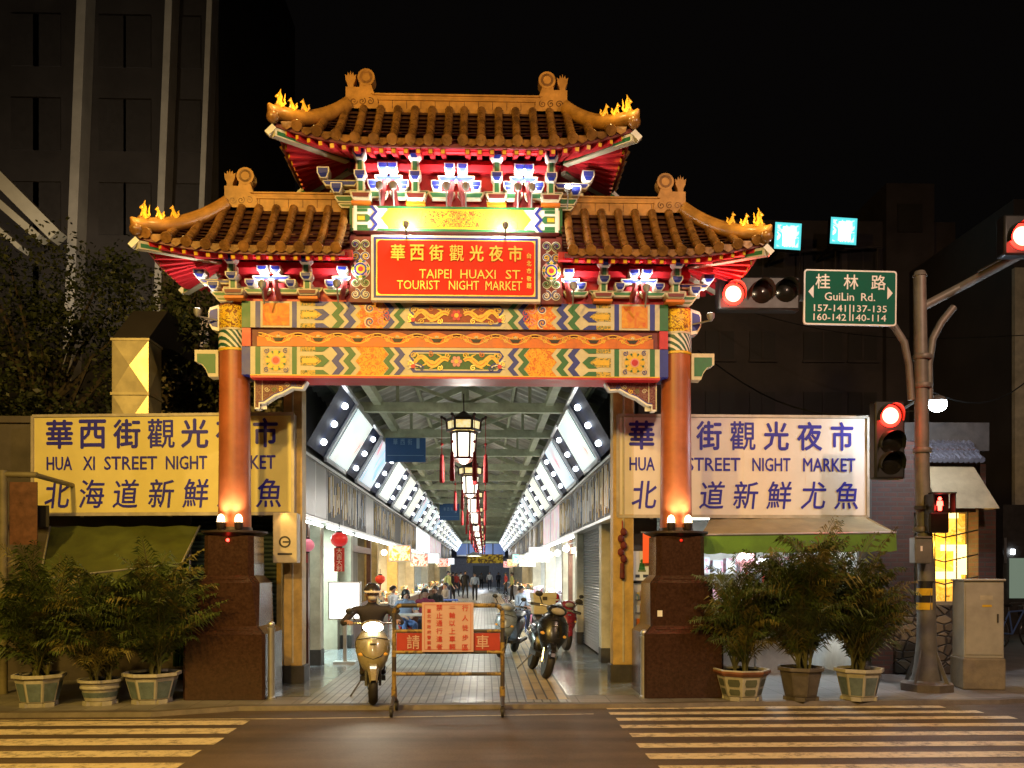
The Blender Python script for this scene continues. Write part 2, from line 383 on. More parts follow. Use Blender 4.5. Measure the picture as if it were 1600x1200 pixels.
g = MB(); g.face([(-2.3, 11.24, .004), (1.1, 11.28, .004), (1.1, 105, .004), (-2.3, 105, .004)], 'paving')
tag(g.build('arcade_paving', smooth=False), kind='structure')
g = MB(); g.face([(1.1, 11.9, .004), (XR + .3, 11.9, .004), (XR + .3, 105, .004), (1.1, 105, .004)], 'slab')
g.face([(XL - .3, 11.9, .004), (-2.3, 11.9, .004), (-2.3, 105, .004), (XL - .3, 105, .004)], 'slab')
tag(g.build('arcade_side_slab', smooth=False), kind='structure')
M['yellowpave'] = mat_tiles('yellow_guide_paving', (.48, .36, .16), (.38, .28, .13), (.06, .05, .03), 1.2, .135, .45, rot=PI / 2, off=.3, ms=.012, bump=.5)
g = MB(); g.face([(.55, 11.5, .008), (1.1, 11.5, .008), (1.1, 60, .008), (.55, 60, .008)], 'yellowpave')
tag(g.build('yellow_paving_band', smooth=False), kind='structure')
# zebra crossings, one stripe = one painted mark of the road
def stripe(x0, x1, y0, y1):
    g = MB(); g.face([(x0, y0, RZ + .004), (x1, y0, RZ + .004), (x1, y1, RZ + .004), (x0, y1, RZ + .004)], 'stripe')
    tag(g.build('crossing_stripe', smooth=False), kind='structure', group='zebra stripes on the road')
for ya, yb in ((1126, 1133), (1138, 1146.5), (1153, 1163.5), (1172, 1182), (1191.5, 1203)):
    stripe(-16, -2.66 + rnd.uniform(-.03, .03), G(400, yb, RZ)[1], G(400, ya, RZ)[1])
for k, (ya, yb) in enumerate(((1105, 1108.5), (1113, 1117), (1122, 1126.5), (1133, 1138), (1146, 1152), (1162, 1169), (1178, 1187), (1197, 1208))):
    yy = G(1000, (ya + yb) / 2, RZ)[1]
    stripe(1.52 + rnd.uniform(-.03, .03), (5.75, 6.0, 6.15)[k] if k < 3 else 15, G(1000, yb, RZ)[1], G(1000, ya, RZ)[1])
g = MB()
g.face([(-30, 10.28, RZ + .004), (-2.2, 10.38, RZ + .004), (-2.2, 10.43, RZ + .004), (-30, 10.33, RZ + .004)], 'stripe')
g.face([(-2.2, 10.38, RZ + .004), (1.3, 10.62, RZ + .004), (1.3, 10.66, RZ + .004), (-2.2, 10.43, RZ + .004)], 'stripe')
tag(g.build('road_edge_line', smooth=False), kind='structure')
# ================================================================== the gateway
GX, GY = -0.37, 12.1
gate = thing('painted_gateway', 'painted ceremonial gateway with three tiled ochre roofs on two red columns', 'gateway', (GX, GY, 0))
BV = -0.24                                # front face of the painted beams
K = 11.86 / 1400                          # metres per photo pixel on that face
def both(fn):
    for sg in (-1, 1): fn(sg)
# ---- pedestals
def octo(w, z, ch=.22):
    c = w * ch
    return [(w, -w + c, z), (w, w - c, z), (w - c, w, z), (-w + c, w, z), (-w, w - c, z), (-w, -w + c, z), (-w + c, -w, z), (w - c, -w, z)]
def pedestal(sg):
    u = 2.97 * sg
    g = MB(Matrix.Translation((u, 0, 0)))
    g.loft([octo(w, z, .06 if z < 1.5 else .2) for w, z in ((.52, 0), (.52, .84), (.42, .94), (.415, 1.50), (.325, 1.60), (.32, 2.12))], 'granite')
    p = g.build('pedestal', gate, ang=20, bevel=.006)
    g = MB(Matrix.Translation((u, 0, 0)))
    g.lathe([(.30, 2.10), (.44, 2.16), (.44, 2.185), (.24, 2.2), (.23, 2.24)], 'flange', 12)
    g.build('lamp_tray', p)
    g = MB(Matrix.Translation((u, 0, 0)))
    for z in (.89, 1.55): g.cbox((0, -.375 if z > 1 else -.475, z), (.5 if z > 1 else .74, .004, .012), 'granite')
    g.box(-.14, .12, -.4165, -.416, 1.18, 1.26, 'granite')
    if sg > 0: g.box(-.335, -.27, -.4255, -.415, 1.06, 1.14, 'white')
    g.build('joint_line', p, smooth=False)
    g = MB(Matrix.Translation((u, 0, 0))); g.ball((0, -.33, 2.06), .022, em('red_led' + ('_left' if sg < 0 else '_right'), (1, .03, .02), 14 if sg < 0 else 0.2), 8, 6); g.build('indicator_lamp', p)
both(pedestal)
# ---- columns with their painted sleeves and uplights
M['zig'] = None
def mat_zig():
    m, nt, b = _nodes('capital_fret_paint'); N, L = nt.nodes.new, nt.links.new
    tc = N('ShaderNodeTexCoord'); w = N('ShaderNodeTexWave'); w.wave_type = 'BANDS'; w.bands_direction = 'DIAGONAL'
    w.inputs['Scale'].default_value = 7; w.inputs['Distortion'].default_value = 2.5; L(tc.outputs['Object'], w.inputs[0])
    r = N('ShaderNodeValToRGB'); r.color_ramp.interpolation = 'CONSTANT'; e = r.color_ramp.elements
    e[0].color = (.75, .74, .66, 1); e[0].position = 0; e[1].position = .45; e[1].color = (.02, .10, .06, 1)
    L(w.outputs['Fac'], r.inputs[0]); L(r.outputs[0], b.inputs['Base Color']); return m
M['zig'] = mat_zig()
M['capital'] = pic('capital_dragon_paint', [(.75, .42, .01), (.85, .6, .03), (.25, .10, .01), (.85, .58, .03), (.8, .5, .02)], 16, distort=1.2, hard=True)
def column(sg):
    u = 2.97 * sg
    g = MB(Matrix.Translation((u, 0, 0)))
    g.lathe([(.215, 2.2), (.212, 2.5), (.200, 4.0), (.196, 5.2)], 'column', 40)
    c = g.build('column', gate)
    g = MB(Matrix.Translation((u, 0, 0)))
    g.lathe([(.199, 4.86), (.206, 4.87), (.206, 5.16), (.199, 5.17)], 'capital', 36, cap=False)
    g.lathe([(.198, 4.60), (.207, 4.61), (.207, 4.83), (.199, 4.84)], 'zig', 36, cap=False)
    g.lathe([(.2, 4.835), (.211, 4.84), (.211, 4.865), (.2, 4.87)], 'cream', 36, cap=False)
    g.lathe([(.2, 4.57), (.211, 4.575), (.211, 4.60), (.2, 4.61)], 'yellow', 36, cap=False)
    g.build('capital', c)
    for k, du in enumerate((-.115, .115)):
        g = MB(Matrix.Translation((u + du, -.235, 2.2)))
        g.lathe([(.04, 0), (.055, .03), (.06, .10)], 'flange', 12); g.lathe([(.001, .102), (.057, .103)], 'uplens', 12)
        f = g.build('uplight', gate)
        g = MB(Matrix.Translation((u + du, -.235, 2.2))); g.ball((0, 0, .13), (.05, .05, .075), 'uplens', 12, 8); g.build('uplight_bulb', f)
        lamp('uplight_lamp', 'SPOT', (u + du, -.31, 2.36), 32, (1, .82, .58), .04, aim=(u + du * 1.2, -.21, 3.4), spot=130, parent=gate, blend=.8)
M['uplens'] = em('uplight_lens', (1, .74, .42), 9)
both(column)
# ---- painted beams
def zigx(z, z0, z1, a):
    t = (z - z0) / (z1 - z0) * 4
    k = abs((t % 2) - 1)                  # 1 at 0, 0 at 1, 1 at 2 ...
    return a * k
def zig(g, u, w, z0, z1, a, y, m, sg):
    zs = [z0 + (z1 - z0) * i / 4 for i in range(5)]
    L_ = [(sg * (u + zigx(z, z0, z1, -a)), z) for z in zs]; R_ = [(sg * (u + w + zigx(z, z0, z1, -a)), z) for z in zs]
    for i in range(4):
        g.face([(L_[i][0], y, L_[i][1]), (R_[i][0], y, R_[i][1]), (R_[i + 1][0], y, R_[i + 1][1]), (L_[i + 1][0], y, L_[i + 1][1])], m)
def beam_art(g, z0, z1, c1, c2, sq, field, centre, hl=2.70):
    "painted relief on the face of a beam; c1, c2 are its two band colours; measured from the beam end in photo pixels"
    y = BV - .004; y2 = BV - .008; y3 = BV - .012
    h = z1 - z0; zm = (z0 + z1) / 2
    for sg in (-1, 1):
        def r(a, b, m, zz0=z0, zz1=z1, yy=y):
            ua, ub = sg * (hl - a * K), sg * (hl - b * K); g.rect(min(ua, ub), max(ua, ub), zz0, zz1, yy, m)
        def ZG(a, w, m, yy):              # a = px from end of the tip line
            zig(g, -(hl - a * K), w * K, z0, z1, 9 * K, yy, m, -sg)
        r(0, 7.5, 'cream'); r(7.5, 15.5, c1); r(15.5, 64, 'cream'); r(19, 60, sq, z0 + .025, z1 - .025, y2)
        r(64, 71.5, c1); r(71.5, 245, 'cream')
        # three rows of pointed bands
        r(77, 112, 'rowfill', z0 + h * .33, z1 - h * .33, y2); r(77, 108, 'rowfill', z0, z0 + h * .16, y2); r(77, 108, 'rowfill', z1 - h * .16, z1, y2)
        for zz, hh in ((zm, h * .21),):
            ua, ub, uc = hl - 98 * K, hl - 112 * K, hl - 122 * K
            g.sheet([(sg * ua, zz - hh), (sg * ub, zz - hh), (sg * uc, zz), (sg * ub, zz + hh), (sg * ua, zz + hh), (sg * (ub + .01), zz)], y3, c1)
            g.sheet([(sg * (hl - 80 * K), zz - hh * .45), (sg * (hl - 100 * K), zz - hh * .45), (sg * (hl - 106 * K), zz), (sg * (hl - 100 * K), zz + hh * .45), (sg * (hl - 80 * K), zz + hh * .45)], y3, 'yellow')
        for e0, e1 in ((z0, z0 + h * .17), (z1 - h * .17, z1)):
            g.sheet([(sg * (hl - 100 * K), e0), (sg * (hl - 122 * K), e0), (sg * (hl - 112 * K), e1), (sg * (hl - 100 * K), e1)] if e0 == z0 else
                    [(sg * (hl - 100 * K), e0), (sg * (hl - 112 * K), e0), (sg * (hl - 122 * K), e1), (sg * (hl - 100 * K), e1)], y3, c1)
        ZG(134, 11, c2, y2); ZG(152, 11, c1, y2)
        # scroll field between the chevrons
        zs = [z0 + h * i / 4 for i in range(5)]
        pl = [(sg * (hl - (171 * K - zigx(z, z0, z1, 9 * K))), z) for z in zs]; pr = [(sg * (hl - (213 * K - zigx(z, z0, z1, 9 * K))), z) for z in zs]
        for i in range(4): g.face([(pl[i][0], y2, pl[i][1]), (pr[i][0], y2, pr[i][1]), (pr[i + 1][0], y2, pr[i + 1][1]), (pl[i + 1][0], y2, pl[i + 1][1])], field)
        ZG(214, 9, c1, y2 - .002); ZG(230, 9, c2, y2 - .002)
        um = sg * (hl - 190 * K)
        if field == 'scrollblue':
            for dz in (-1, 1):
                g.spiral(um + .05 * sg, zm + dz * h * .26, .075, .012, y3, 'white', a0=PI / 2 * dz, sgn=dz); g.spiral(um + .045 * sg, zm + dz * h * .26, .055, .014, y3 - .002, 'blue', a0=PI / 2 * dz, sgn=dz)
                g.spiral(um - .10 * sg, zm + dz * h * .25, .06, .014, y3, 'pink', a0=0, sgn=-dz); g.spiral(um - .17 * sg, zm + dz * h * .1, .05, .012, y3, 'red', a0=1, sgn=dz)
        else:
            for k in range(5): g.spiral(um + (k - 2) * .07, zm + (.09 if k % 2 else -.09) * h / .35, .05, .009, y3, 'yellow', a0=k, sgn=1 if k % 2 else -1)
    # centre panel with pointed ends
    for (e, m_, yy) in ((0, 'cream', y2), (5, c1 if field == 'scrollblue' else c2, y3), (9, 'cream', y3 - .002), (11.5, centre, y3 - .004)):
        hw = hl - (239 + e * 1.1) * K; a = h * .26 if e < 11 else h * .2; zz0, zz1 = z0 + e * .55 * K * 1.5, z1 - e * .55 * K * 1.5
        if e == 0: zz0, zz1 = z0, z1
        g.sheet([(-hw, zm), (-hw + a, zz0), (hw - a, zz0), (hw, zm), (hw - a, zz1), (-hw + a, zz1)] if False else
                [(-hw, zz0 + (zz1 - zz0) * .75), (-hw + .05, zm), (-hw, zz0 + (zz1 - zz0) * .25), (-hw + a * .6, zz0), (hw - a * .6, zz0), (hw, zz0 + (zz1 - zz0) * .25), (hw - .05, zm), (hw, zz0 + (zz1 - zz0) * .75), (hw - a * .6, zz1), (-hw + a * .6, zz1)], yy, m_)
M['panelred'] = pm('panel_red_brown_ground', (.30, .05, .012), .5, var=.3, scale=20); M['panelgreen'] = pm('panel_green_ground', (.03, .13, .04), .5, var=.3, scale=20)
def dragons(g, z0, z1, y, phoenix):
    h = z1 - z0; zm = (z0 + z1) / 2; hw = .66
    for d in (-1, 1):
        body = [(d * (.10 + .50 * t / 30), zm + h * .26 * math.sin(t / 30 * 3.3 * PI + .4) * (.5 + .5 * t / 30)) for t in range(31)]
        g.ribbon(body, [.03 + .045 * math.sin(PI * min(1, (t + 4) / 34)) for t in range(31)], y, 'yellow'); g.ribbon(body, .012, y - .001, 'orange')
        for q in (5, 11, 17, 23, 28):
            x, z = body[q]
            for e in (-1, 1): g.ribbon([(x, z), (x + d * .03, z + e * h * .16), (x + d * .075, z + e * h * .22)], [.03, .022, .006], y - .0015, 'yellow' if q % 2 else ('white' if phoenix else 'gold'))
        for q, (xx, zz) in enumerate(((.12, .3), (.22, -.32), (.34, .34), (.46, -.34), (.56, .3), (.60, -.12))): g.spiral(d * xx, zm + zz * h, .038, .012, y - .002, ('yellow', 'gold', 'orange', 'blue' if phoenix else 'yellow')[q % 4], a0=q, sgn=d)
        if phoenix:
            for q in range(4): g.ribbon([(d * (.44 + .02 * q), zm - h * .28), (d * (.50 + .03 * q), zm - h * .1 - .02 * q), (d * (.60 + .02 * q), zm - h * .2)], [.02, .016, .004], y - .003, ('blue', 'white', 'blue', 'cream')[q])
    for q in range(6): a = q * PI / 3; g.disc(.05 * math.cos(a), zm + .05 * math.sin(a), .026, y - .002, 'pink' if phoenix else 'red', 8)
    g.disc(0, zm, .03, y - .004, 'yellow', 10)
    for d in (-1, 1): g.disc(d * .57, zm - h * .25, .03, y - .004, 'red', 10)
M['rosebase'] = pm('rosette_ground_paint', (.62, .5, .28), .5, var=.2, scale=30)
M['rowfill'] = pic('row_ornament_paint', [(.10, .13, .05), (.6, .4, .05), (.15, .2, .1), (.65, .5, .1)], 24, distort=1, hard=True)
M['scrollblue'] = pic('red_orange_scroll_paint', [(.65, .2, .02), (.7, .12, .03), (.75, .45, .03), (.7, .25, .15), (.6, .1, .03)], 15, distort=1.6, hard=True)
def beam(name, z0, z1, blockm, art):
    g = MB(); g.box(-2.70, 2.70, BV, .24, z0, z1, 'cream')
    for sg in (-1, 1): g.box(min(sg * 2.70, sg * 2.815), max(sg * 2.70, sg * 2.815), BV, .24, z0, z1, blockm)
    o = g.build(name, gate, smooth=False)
    a = MB(); art(a); a.build('painted_relief', o, smooth=False, recalc=False)
    return o
ZB = dict(u0=4.856, u1=5.20, m0=4.612, m1=4.852, l0=4.238, l1=4.604)
ub = beam('upper_beam', ZB['u0'], ZB['u1'], 'green', lambda g: beam_art(g, ZB['u0'], ZB['u1'], 'blue', 'green', 'cloth', 'scrollblue', 'panelred') or dragons(g, ZB['u0'] + .05, ZB['u1'] - .05, BV - .024, False))
lb = beam('lower_beam', ZB['l0'], ZB['l1'], 'blue', lambda g: beam_art(g, ZB['l0'], ZB['l1'], 'green', 'blue', 'rosebase', 'scroll', 'panelgreen') or dragons(g, ZB['l0'] + .05, ZB['l1'] - .05, BV - .024, True))
# (the square of the lower beam carries a flower)
def rosette(sg):
    g = MB(); u = sg * (2.70 - 39.5 * K); z = (ZB['l0'] + ZB['l1']) / 2; y = BV - .016
    for i in range(8):
        a = i * PI / 4; g.disc(u + .105 * math.cos(a), z + .105 * math.sin(a), .034, y, 'yellow', 10); g.disc(u + .118 * math.cos(a + .39), z + .118 * math.sin(a + .39), .016, y - .001, 'green', 6)
    g.disc(u, z, .085, y - .002, 'yellow', 18); g.disc(u, z, .06, y - .004, 'pink', 16); g.disc(u, z, .042, y - .006, 'red', 14)
    for dx in (-1, 1):
        for dz in (-1, 1): g.spiral(u + dx * .125, z + dz * .125, .035, .01, y, 'blue', a0=1, sgn=dx * dz)
    g.build('flower_rosette', lb, smooth=False, recalc=False)
both(rosette)
g = MB(); g.box(-2.70, 2.70, BV + .05, .2, ZB['m0'], ZB['m1'], 'darkred')
for sg in (-1, 1): g.box(min(sg * 2.70, sg * 2.815), max(sg * 2.70, sg * 2.815), BV + .01, .22, ZB['m0'], ZB['m1'], 'red')
mb_ = g.build('carved_beam', gate, smooth=False)
g = MB(); y = BV + .02; zc = (ZB['m0'] + ZB['m1']) / 2; n = 10; per = 5.2 / n
top = []
for i in range(161):
    u = -2.62 + 5.24 * i / 160; top.append((u, zc + .045 + .035 * math.cos((u + 2.6) / per * 2 * PI + PI)))
g.plate(top[::-1] + [(-2.62, ZB['m0'] + .004), (2.62, ZB['m0'] + .004)], y, BV + .05, 'orange')
for i in range(n):
    u = -2.6 + (i + .5) * per
    top2 = [(u + per * (t / 12 - .5), zc + .03 + .03 * math.cos((t / 12 - .5) * 2 * PI + PI)) for t in range(13)]
    g.ribbon(top2, .012, y - .004, 'yellow'); g.ribbon([(a, b_ - .055 - .02 * math.cos((a - u) / per * 2 * PI)) for a, b_ in top2], .012, y - .004, 'yellow')
    uu = u - per / 2 + per * .5
    g.disc(uu, zc - .005, .055, y - .006, 'carve', 14, a0=0, a1=PI); g.sheet([(uu - .075, zc - .005), (uu + .075, zc - .005), (uu + .04, zc - .05), (uu - .04, zc - .05)], y - .007, 'black')
    g.disc(uu, zc + .008, .026, y - .009, 'cream', 10, a0=0, a1=PI)
    for d in (-1, 1):
        g.spiral(uu + d * .13, zc - .02, .035, .010, y - .006, 'yellow', a0=PI / 2, sgn=d); g.disc(uu + d * .1, zc - .005, .012, y - .005, 'black', 6); g.disc(uu + d * .19, zc + .02, .03, y - .005, 'carve', 10)
g.build('cloud_carving', mb_, smooth=False, recalc=False)
g = MB(); g.box(-2.70, 2.70, BV - .015, .22, 4.195, 4.236, 'red'); g.box(-2.7, 2.7, BV - .02, BV - .015, 4.222, 4.236, 'yellow')
g.build('bottom_moulding', gate, smooth=False)
# ---- corner brackets, beam ends
def queti(sg):
    P = [(397, 592), (478, 592), (471, 604), (455, 603), (441, 611), (428, 616), (412, 627), (404, 628), (404, 636), (397, 636)]
    pts = [((p - 718) * K + .035, WZ(q, 11.86)) for p, q in P]
    pts = [(sg * -u, z) for u, z in pts]
    g = MB(); g.plate(pts, -.08, .08, 'redcarve')
    o = g.build('corner_bracket', gate, smooth=False)
    g = MB(); lo = pts[1:]
    g.ribbon(lo, .022, -.084, 'white'); g.ribbon([(a, b_ + .02) for a, b_ in lo[:-2]], .012, -.083, 'blue'); g.ribbon([pts[0], pts[-1]], .015, -.084, 'cream')
    g.ribbon([((pts[-1][0] + sg * -.1), pts[0][1]), (pts[-1][0] + sg * -.1, pts[-1][1] + .1)], .012, -.084, 'cream')
    for i in range(5): g.spiral(pts[0][0] - sg * (.16 + .09 * i), pts[0][1] - .06 - (.06 if i < 3 else 0), .035, .009, -.086, ('cream', 'olive', 'yellow', 'cream', 'blue')[i], a0=i, sgn=sg)
    for a, b_ in zip(lo, lo[1:]): g.bar((a[0], 0, a[1]), (b_[0], 0, b_[1]), .162, .018, 'white')
    g.build('bracket_edge', o, smooth=False, recalc=False)
both(queti)
def beam_end(sg):
    def outline(P, y, mi, mo, name, grow=.0):
        pts = [(sg * a, z) for a, z in P]
        g = MB(); g.plate(pts, -.10, .10, mo)
        cx = sum(p[0] for p in pts) / len(pts); cz = sum(p[1] for p in pts) / len(pts)
        g.sheet([(cx + (a - cx) * .78, cz + (z - cz) * .72) for a, z in pts], -.104, mi)
        g.build(name, gate, smooth=False, recalc=False)
    z1, z0 = 4.59, 4.235
    outline([(3.16, z1), (3.47, z1), (3.47, z1 - .15), (3.38, z1 - .19), (3.32, z1 - .27), (3.29, z0), (3.16, z0)], 0, 'green', 'cream', 'beam_end')
    outline([(3.15, 5.19), (3.27, 5.15), (3.29, 5.1), (3.29, 4.95), (3.24, 4.86), (3.15, 4.84)], 0, 'blue', 'white', 'beam_nose')
both(beam_end)
# ---- tower between the roofs
g = MB(); g.box(-1.33, 1.33, -.16, .16, 5.20, 7.1, 'darkred'); g.box(-1.40, -1.33, -.2, .2, 5.2, 6.2, 'darkred'); g.box(1.33, 1.40, -.2, .2, 5.2, 6.2, 'darkred')
g.build('tower_core', gate, smooth=False)
TB0, TB1, TV = 6.12, 6.446, -.30
g = MB(); g.box(-1.36, 1.36, TV, .3, TB0, TB1, 'white'); g.box(-1.40, -1.36, TV + .02, .28, TB0, TB1, 'green'); g.box(1.36, 1.40, TV + .02, .28, TB0, TB1, 'green')
tb = g.build('tower_beam', gate, smooth=False)
g = MB(); h = TB1 - TB0; zm = (TB0 + TB1) / 2; y = TV - .004
g.rect(-1.36, 1.36, TB1 - .035, TB1, y, 'green'); g.rect(-1.36, 1.36, TB0, TB0 + .03, y, 'green')
for sg in (-1, 1):
    def r(a, b, m, z0=TB0, z1=TB1, yy=y - .002): g.rect(min(sg * a, sg * b), max(sg * a, sg * b), z0, z1, yy, m)
    r(1.345, 1.30, 'white'); r(1.30, 1.17, 'olive', zm - .05, zm + .05); r(1.30, 1.16, 'green', TB0 + .03, TB0 + .075); r(1.30, 1.16, 'green', TB1 - .08, TB1 - .04)
    g.sheet([(sg * 1.19, zm - .05), (sg * 1.16, zm - .05), (sg * 1.11, zm), (sg * 1.16, zm + .05), (sg * 1.19, zm + .05)], y - .003, 'green'); r(1.29, 1.2, 'yellow', zm - .025, zm + .025, y - .004)
    zig(g, -1.07, .045, TB0, TB1, .07, y - .005, 'blue', -sg); zig(g, -1.02, .04, TB0, TB1, .07, y - .005, 'white', -sg)
g.sheet([(-.98, zm), (-.88, TB0 + .03), (.88, TB0 + .03), (.98, zm), (.88, TB1 - .035), (-.88, TB1 - .035)], y - .004, 'yellow')
g.sheet([(-.55, zm), (-.48, TB0 + .055), (.48, TB0 + .055), (.55, zm), (.48, TB1 - .06), (-.48, TB1 - .06)], y - .007, 'dragon')
for sg in (-1, 1):
    for dz in (-.07, .07): g.spiral(sg * .75, zm + dz, .06, .012, y - .008, 'olive', a0=dz * 20, sgn=sg)
g.build('painted_relief', tb, smooth=False, recalc=False)
# ---- name board
NV = -.44; NK = 11.66 / 1400
def nu(px): return (px - 716.5) * NK
def nz(py): return WZ(py, 12.1 + NV)
g = MB(); hw = 1.10; z0, z1 = nz(470.5), nz(368)
g.box(-hw, hw, NV, NV + .10, z0, z1, 'white')
nb = g.build('name_board', gate, smooth=False, bevel=.006)
def rounded(hw, z0, z1, r, n=5):
    o = []
    for cx, cz, a in ((hw - r, z0 + r, -PI / 2), (hw - r, z1 - r, 0), (-hw + r, z1 - r, PI / 2), (-hw + r, z0 + r, PI)):
        o += [(cx + r * math.cos(a + PI / 2 * i / n), cz + r * math.sin(a + PI / 2 * i / n)) for i in range(n + 1)]
    return o
g = MB(); g.rect(-hw + .035, hw - .035, z0 + .035, z1 - .03, NV - .003, 'blue'); g.rect(-hw + .068, hw - .068, z0 + .065, z1 - .06, NV - .006, 'gold')
g.sheet(rounded(hw - .082, z0 + .08, z1 - .073, .05), NV - .010, 'board')
g.build('board_field', nb, smooth=False, recalc=False)
g = MB(); yy = NV - .014
for ch, p in zip('華西街觀光夜市', (626.5, 656, 686, 717.5, 748.5, 779, 809)): g.text(ch, nu(p), nz(396.5), 22 * NK, 25 * NK, yy, 'gold', bold=.006 if ch == '觀' else .018, ext=.07)
g.text('TAIPEI', nu(684.5), nz(429), 50 * NK, 14 * NK, yy, 'gold', bold=.004, ext=.07)
g.text('HUAXI', nu(751), nz(429), 55 * NK, 14 * NK, yy, 'gold', bold=.004, ext=.07)
g.text('ST.', nu(807.5), nz(429), 27 * NK, 14 * NK, yy, 'gold', bold=.004, ext=.07)
g.text('TOURIST', nu(658), nz(446.5), 66 * NK, 14 * NK, yy, 'gold', bold=.004, ext=.07)
g.text('NIGHT', nu(729), nz(446.5), 47 * NK, 14 * NK, yy, 'gold', bold=.004, ext=.07)
g.text('MARKET', nu(791), nz(446.5), 57 * NK, 14 * NK, yy, 'gold', bold=.004, ext=.07)
for ch, q in zip('台北市敬題', (399, 411, 423, 435, 446)): g.text(ch, nu(830.5), nz(q), 7.5 * NK, 8.5 * NK, yy, 'gold', bold=.02, ext=.05)
g.build('gilt_lettering', nb, smooth=False, recalc=False)
# ---- scroll panels beside the board
def scroll_panel(sg):
    c = sg * 1.25; z0, z1 = nz(469), nz(366)
    g = MB(); g.box(c - .14, c + .14, -.32, -.2, z0, z1, 'darkred'); o = g.build('scroll_panel', gate, smooth=False)
    g = MB(); H = z1 - z0; zm = (z0 + z1) / 2
    cols = ('blue', 'olive', 'white', 'green', 'yellow')
    for j, zz in enumerate((.12, .3, .7, .88)):
        for d in (-1, 1):
            for q, (rr, w, m) in enumerate(((.072, .026, 'white'), (.068, .013, cols[j % 2]), (.04, .012, cols[(j + 2) % 5]))):
                g.spiral(c + d * .068, z0 + H * zz, rr, w, -.325 - .003 * q, m, turns=1.3, a0=PI / 2 if j < 2 else -PI / 2, sgn=d if j < 2 else -d)
    for q, (rr, m) in enumerate(((.125, 'white'), (.115, 'green'), (.095, 'white'), (.085, 'blue'), (.06, 'yellow'), (.035, 'red'))): g.disc(c, zm, rr, -.323 - .003 * q, m, 20)
    for i in range(8): g.disc(c + .1 * math.cos(i * PI / 4), zm + .1 * math.sin(i * PI / 4), .022, -.345, 'pink' if i % 2 else 'yellow', 8)
    g.build('scroll_relief', o, smooth=False, recalc=False)
both(scroll_panel)
# ---- bracket sets under the eaves
def dou(g, u, v, z, w=.15, h=.11):
    w2 = w * .55; d = .15
    r0 = [(u - w2 / 2, v, z), (u + w2 / 2, v, z), (u + w2 / 2, v + d, z), (u - w2 / 2, v + d, z)]
    r1 = [(u - w / 2, v - .03, z + h * .45), (u + w / 2, v - .03, z + h * .45), (u + w / 2, v + d, z + h * .45), (u - w / 2, v + d, z + h * .45)]
    r2 = [(a, b_, z + h) for a, b_, _ in r1]
    g.loft([r0, r1, r2], 'white')
    g.face([(u - w * .40, v - .034, z + h * .42), (u + w * .40, v - .034, z + h * .42), (u + w * .40, v - .034, z + h * .9), (u - w * .40, v - .034, z + h * .9)], 'blue')
    g.face([(u - w2 * .36, v - .008, z + h * .06), (u + w2 * .36, v - .008, z + h * .06), (u + w * .36, v - .032, z + h * .4), (u - w * .36, v - .032, z + h * .4)], 'blue')
def arm(g, u0, u1, v, z, h=.085, m='green'):
    a, b_ = min(u0, u1), max(u0, u1)
    g.plate([(a + .04, z), (b_ - .04, z), (b_, z + h * .6), (b_, z + h), (a, z + h), (a, z + h * .6)], v, v + .09, 'cream')
    g.sheet([(a + .05, z + .018), (b_ - .05, z + .018), (b_ - .018, z + h * .65), (b_ - .018, z + h - .016), (a + .018, z + h - .016), (a + .018, z + h * .65)], v - .004, m)
def stack(u, zb, zt):
    g = MB(); k = (zt - zb) / .61
    g.box(u - .125, u + .125, -.36, -.12, zb - .0, zb + .04 * k, 'orange')
    g.loft([[(u - .10, -.38, zb + .04), (u + .10, -.38, zb + .04), (u + .10, -.12, zb + .04), (u - .10, -.12, zb + .04)], [(u - .135, -.40, zb + .1 * k), (u + .135, -.40, zb + .1 * k), (u + .135, -.12, zb + .1 * k), (u - .135, -.12, zb + .1 * k)], [(u - .135, -.40, zb + .14 * k), (u + .135, -.40, zb + .14 * k), (u + .135, -.12, zb + .14 * k), (u - .135, -.12, zb + .14 * k)]], 'cream')
    g.face([(u - .10, -.404, zb + .07 * k), (u + .10, -.404, zb + .07 * k), (u + .112, -.404, zb + .125 * k), (u - .112, -.404, zb + .125 * k)], 'darkred')
    z1, z2 = zb + .27 * k, zb + .50 * k
    g.box(u - .05, u + .05, -.40, -.15, zb + .14 * k, z1, 'cream'); g.box(u - .028, u + .028, -.405, -.40, zb + .15 * k, z1, 'green')
    dou(g, u, -.46, z1, .15, .11 * k)
    g.box(u - .05, u + .05, -.48, -.15, z1 + .11 * k, z2, 'cream'); g.box(u - .028, u + .028, -.485, -.48, z1 + .11 * k, z2, 'green')
    dou(g, u, -.56, z2, .165, .12 * k)
    arm(g, u - .17, u + .17, -.24, zb + .15 * k, .08 * k)
    g.build('bracket_set', gate, smooth=False, recalc=False)
def cluster(u, zb, zt, du=.085, dl=.26, half=0):
    g = MB(); k = (zt - zb) / .61
    for d in ((-1, 1) if not half else (half,)):
        uu = u + d * du if du else u
        dou(g, uu, -.44, zb + .38 * k, .135, .11 * k); dou(g, u + d * dl, -.36, zb + .19 * k, .135, .11 * k)
        arm(g, u + d * (dl + .10), u + d * du * .2, -.30, zb + .10 * k, .09 * k); arm(g, u + d * (dl - .02), u - d * .02, -.34, zb + .29 * k, .09 * k, 'blue')
        g.bar((u + d * .10, -.3, zb), (u + d * .05, -.36, zb + .3 * k), .05, .05, 'darkred')
    g.build('bracket_cluster', gate, smooth=False, recalc=False)
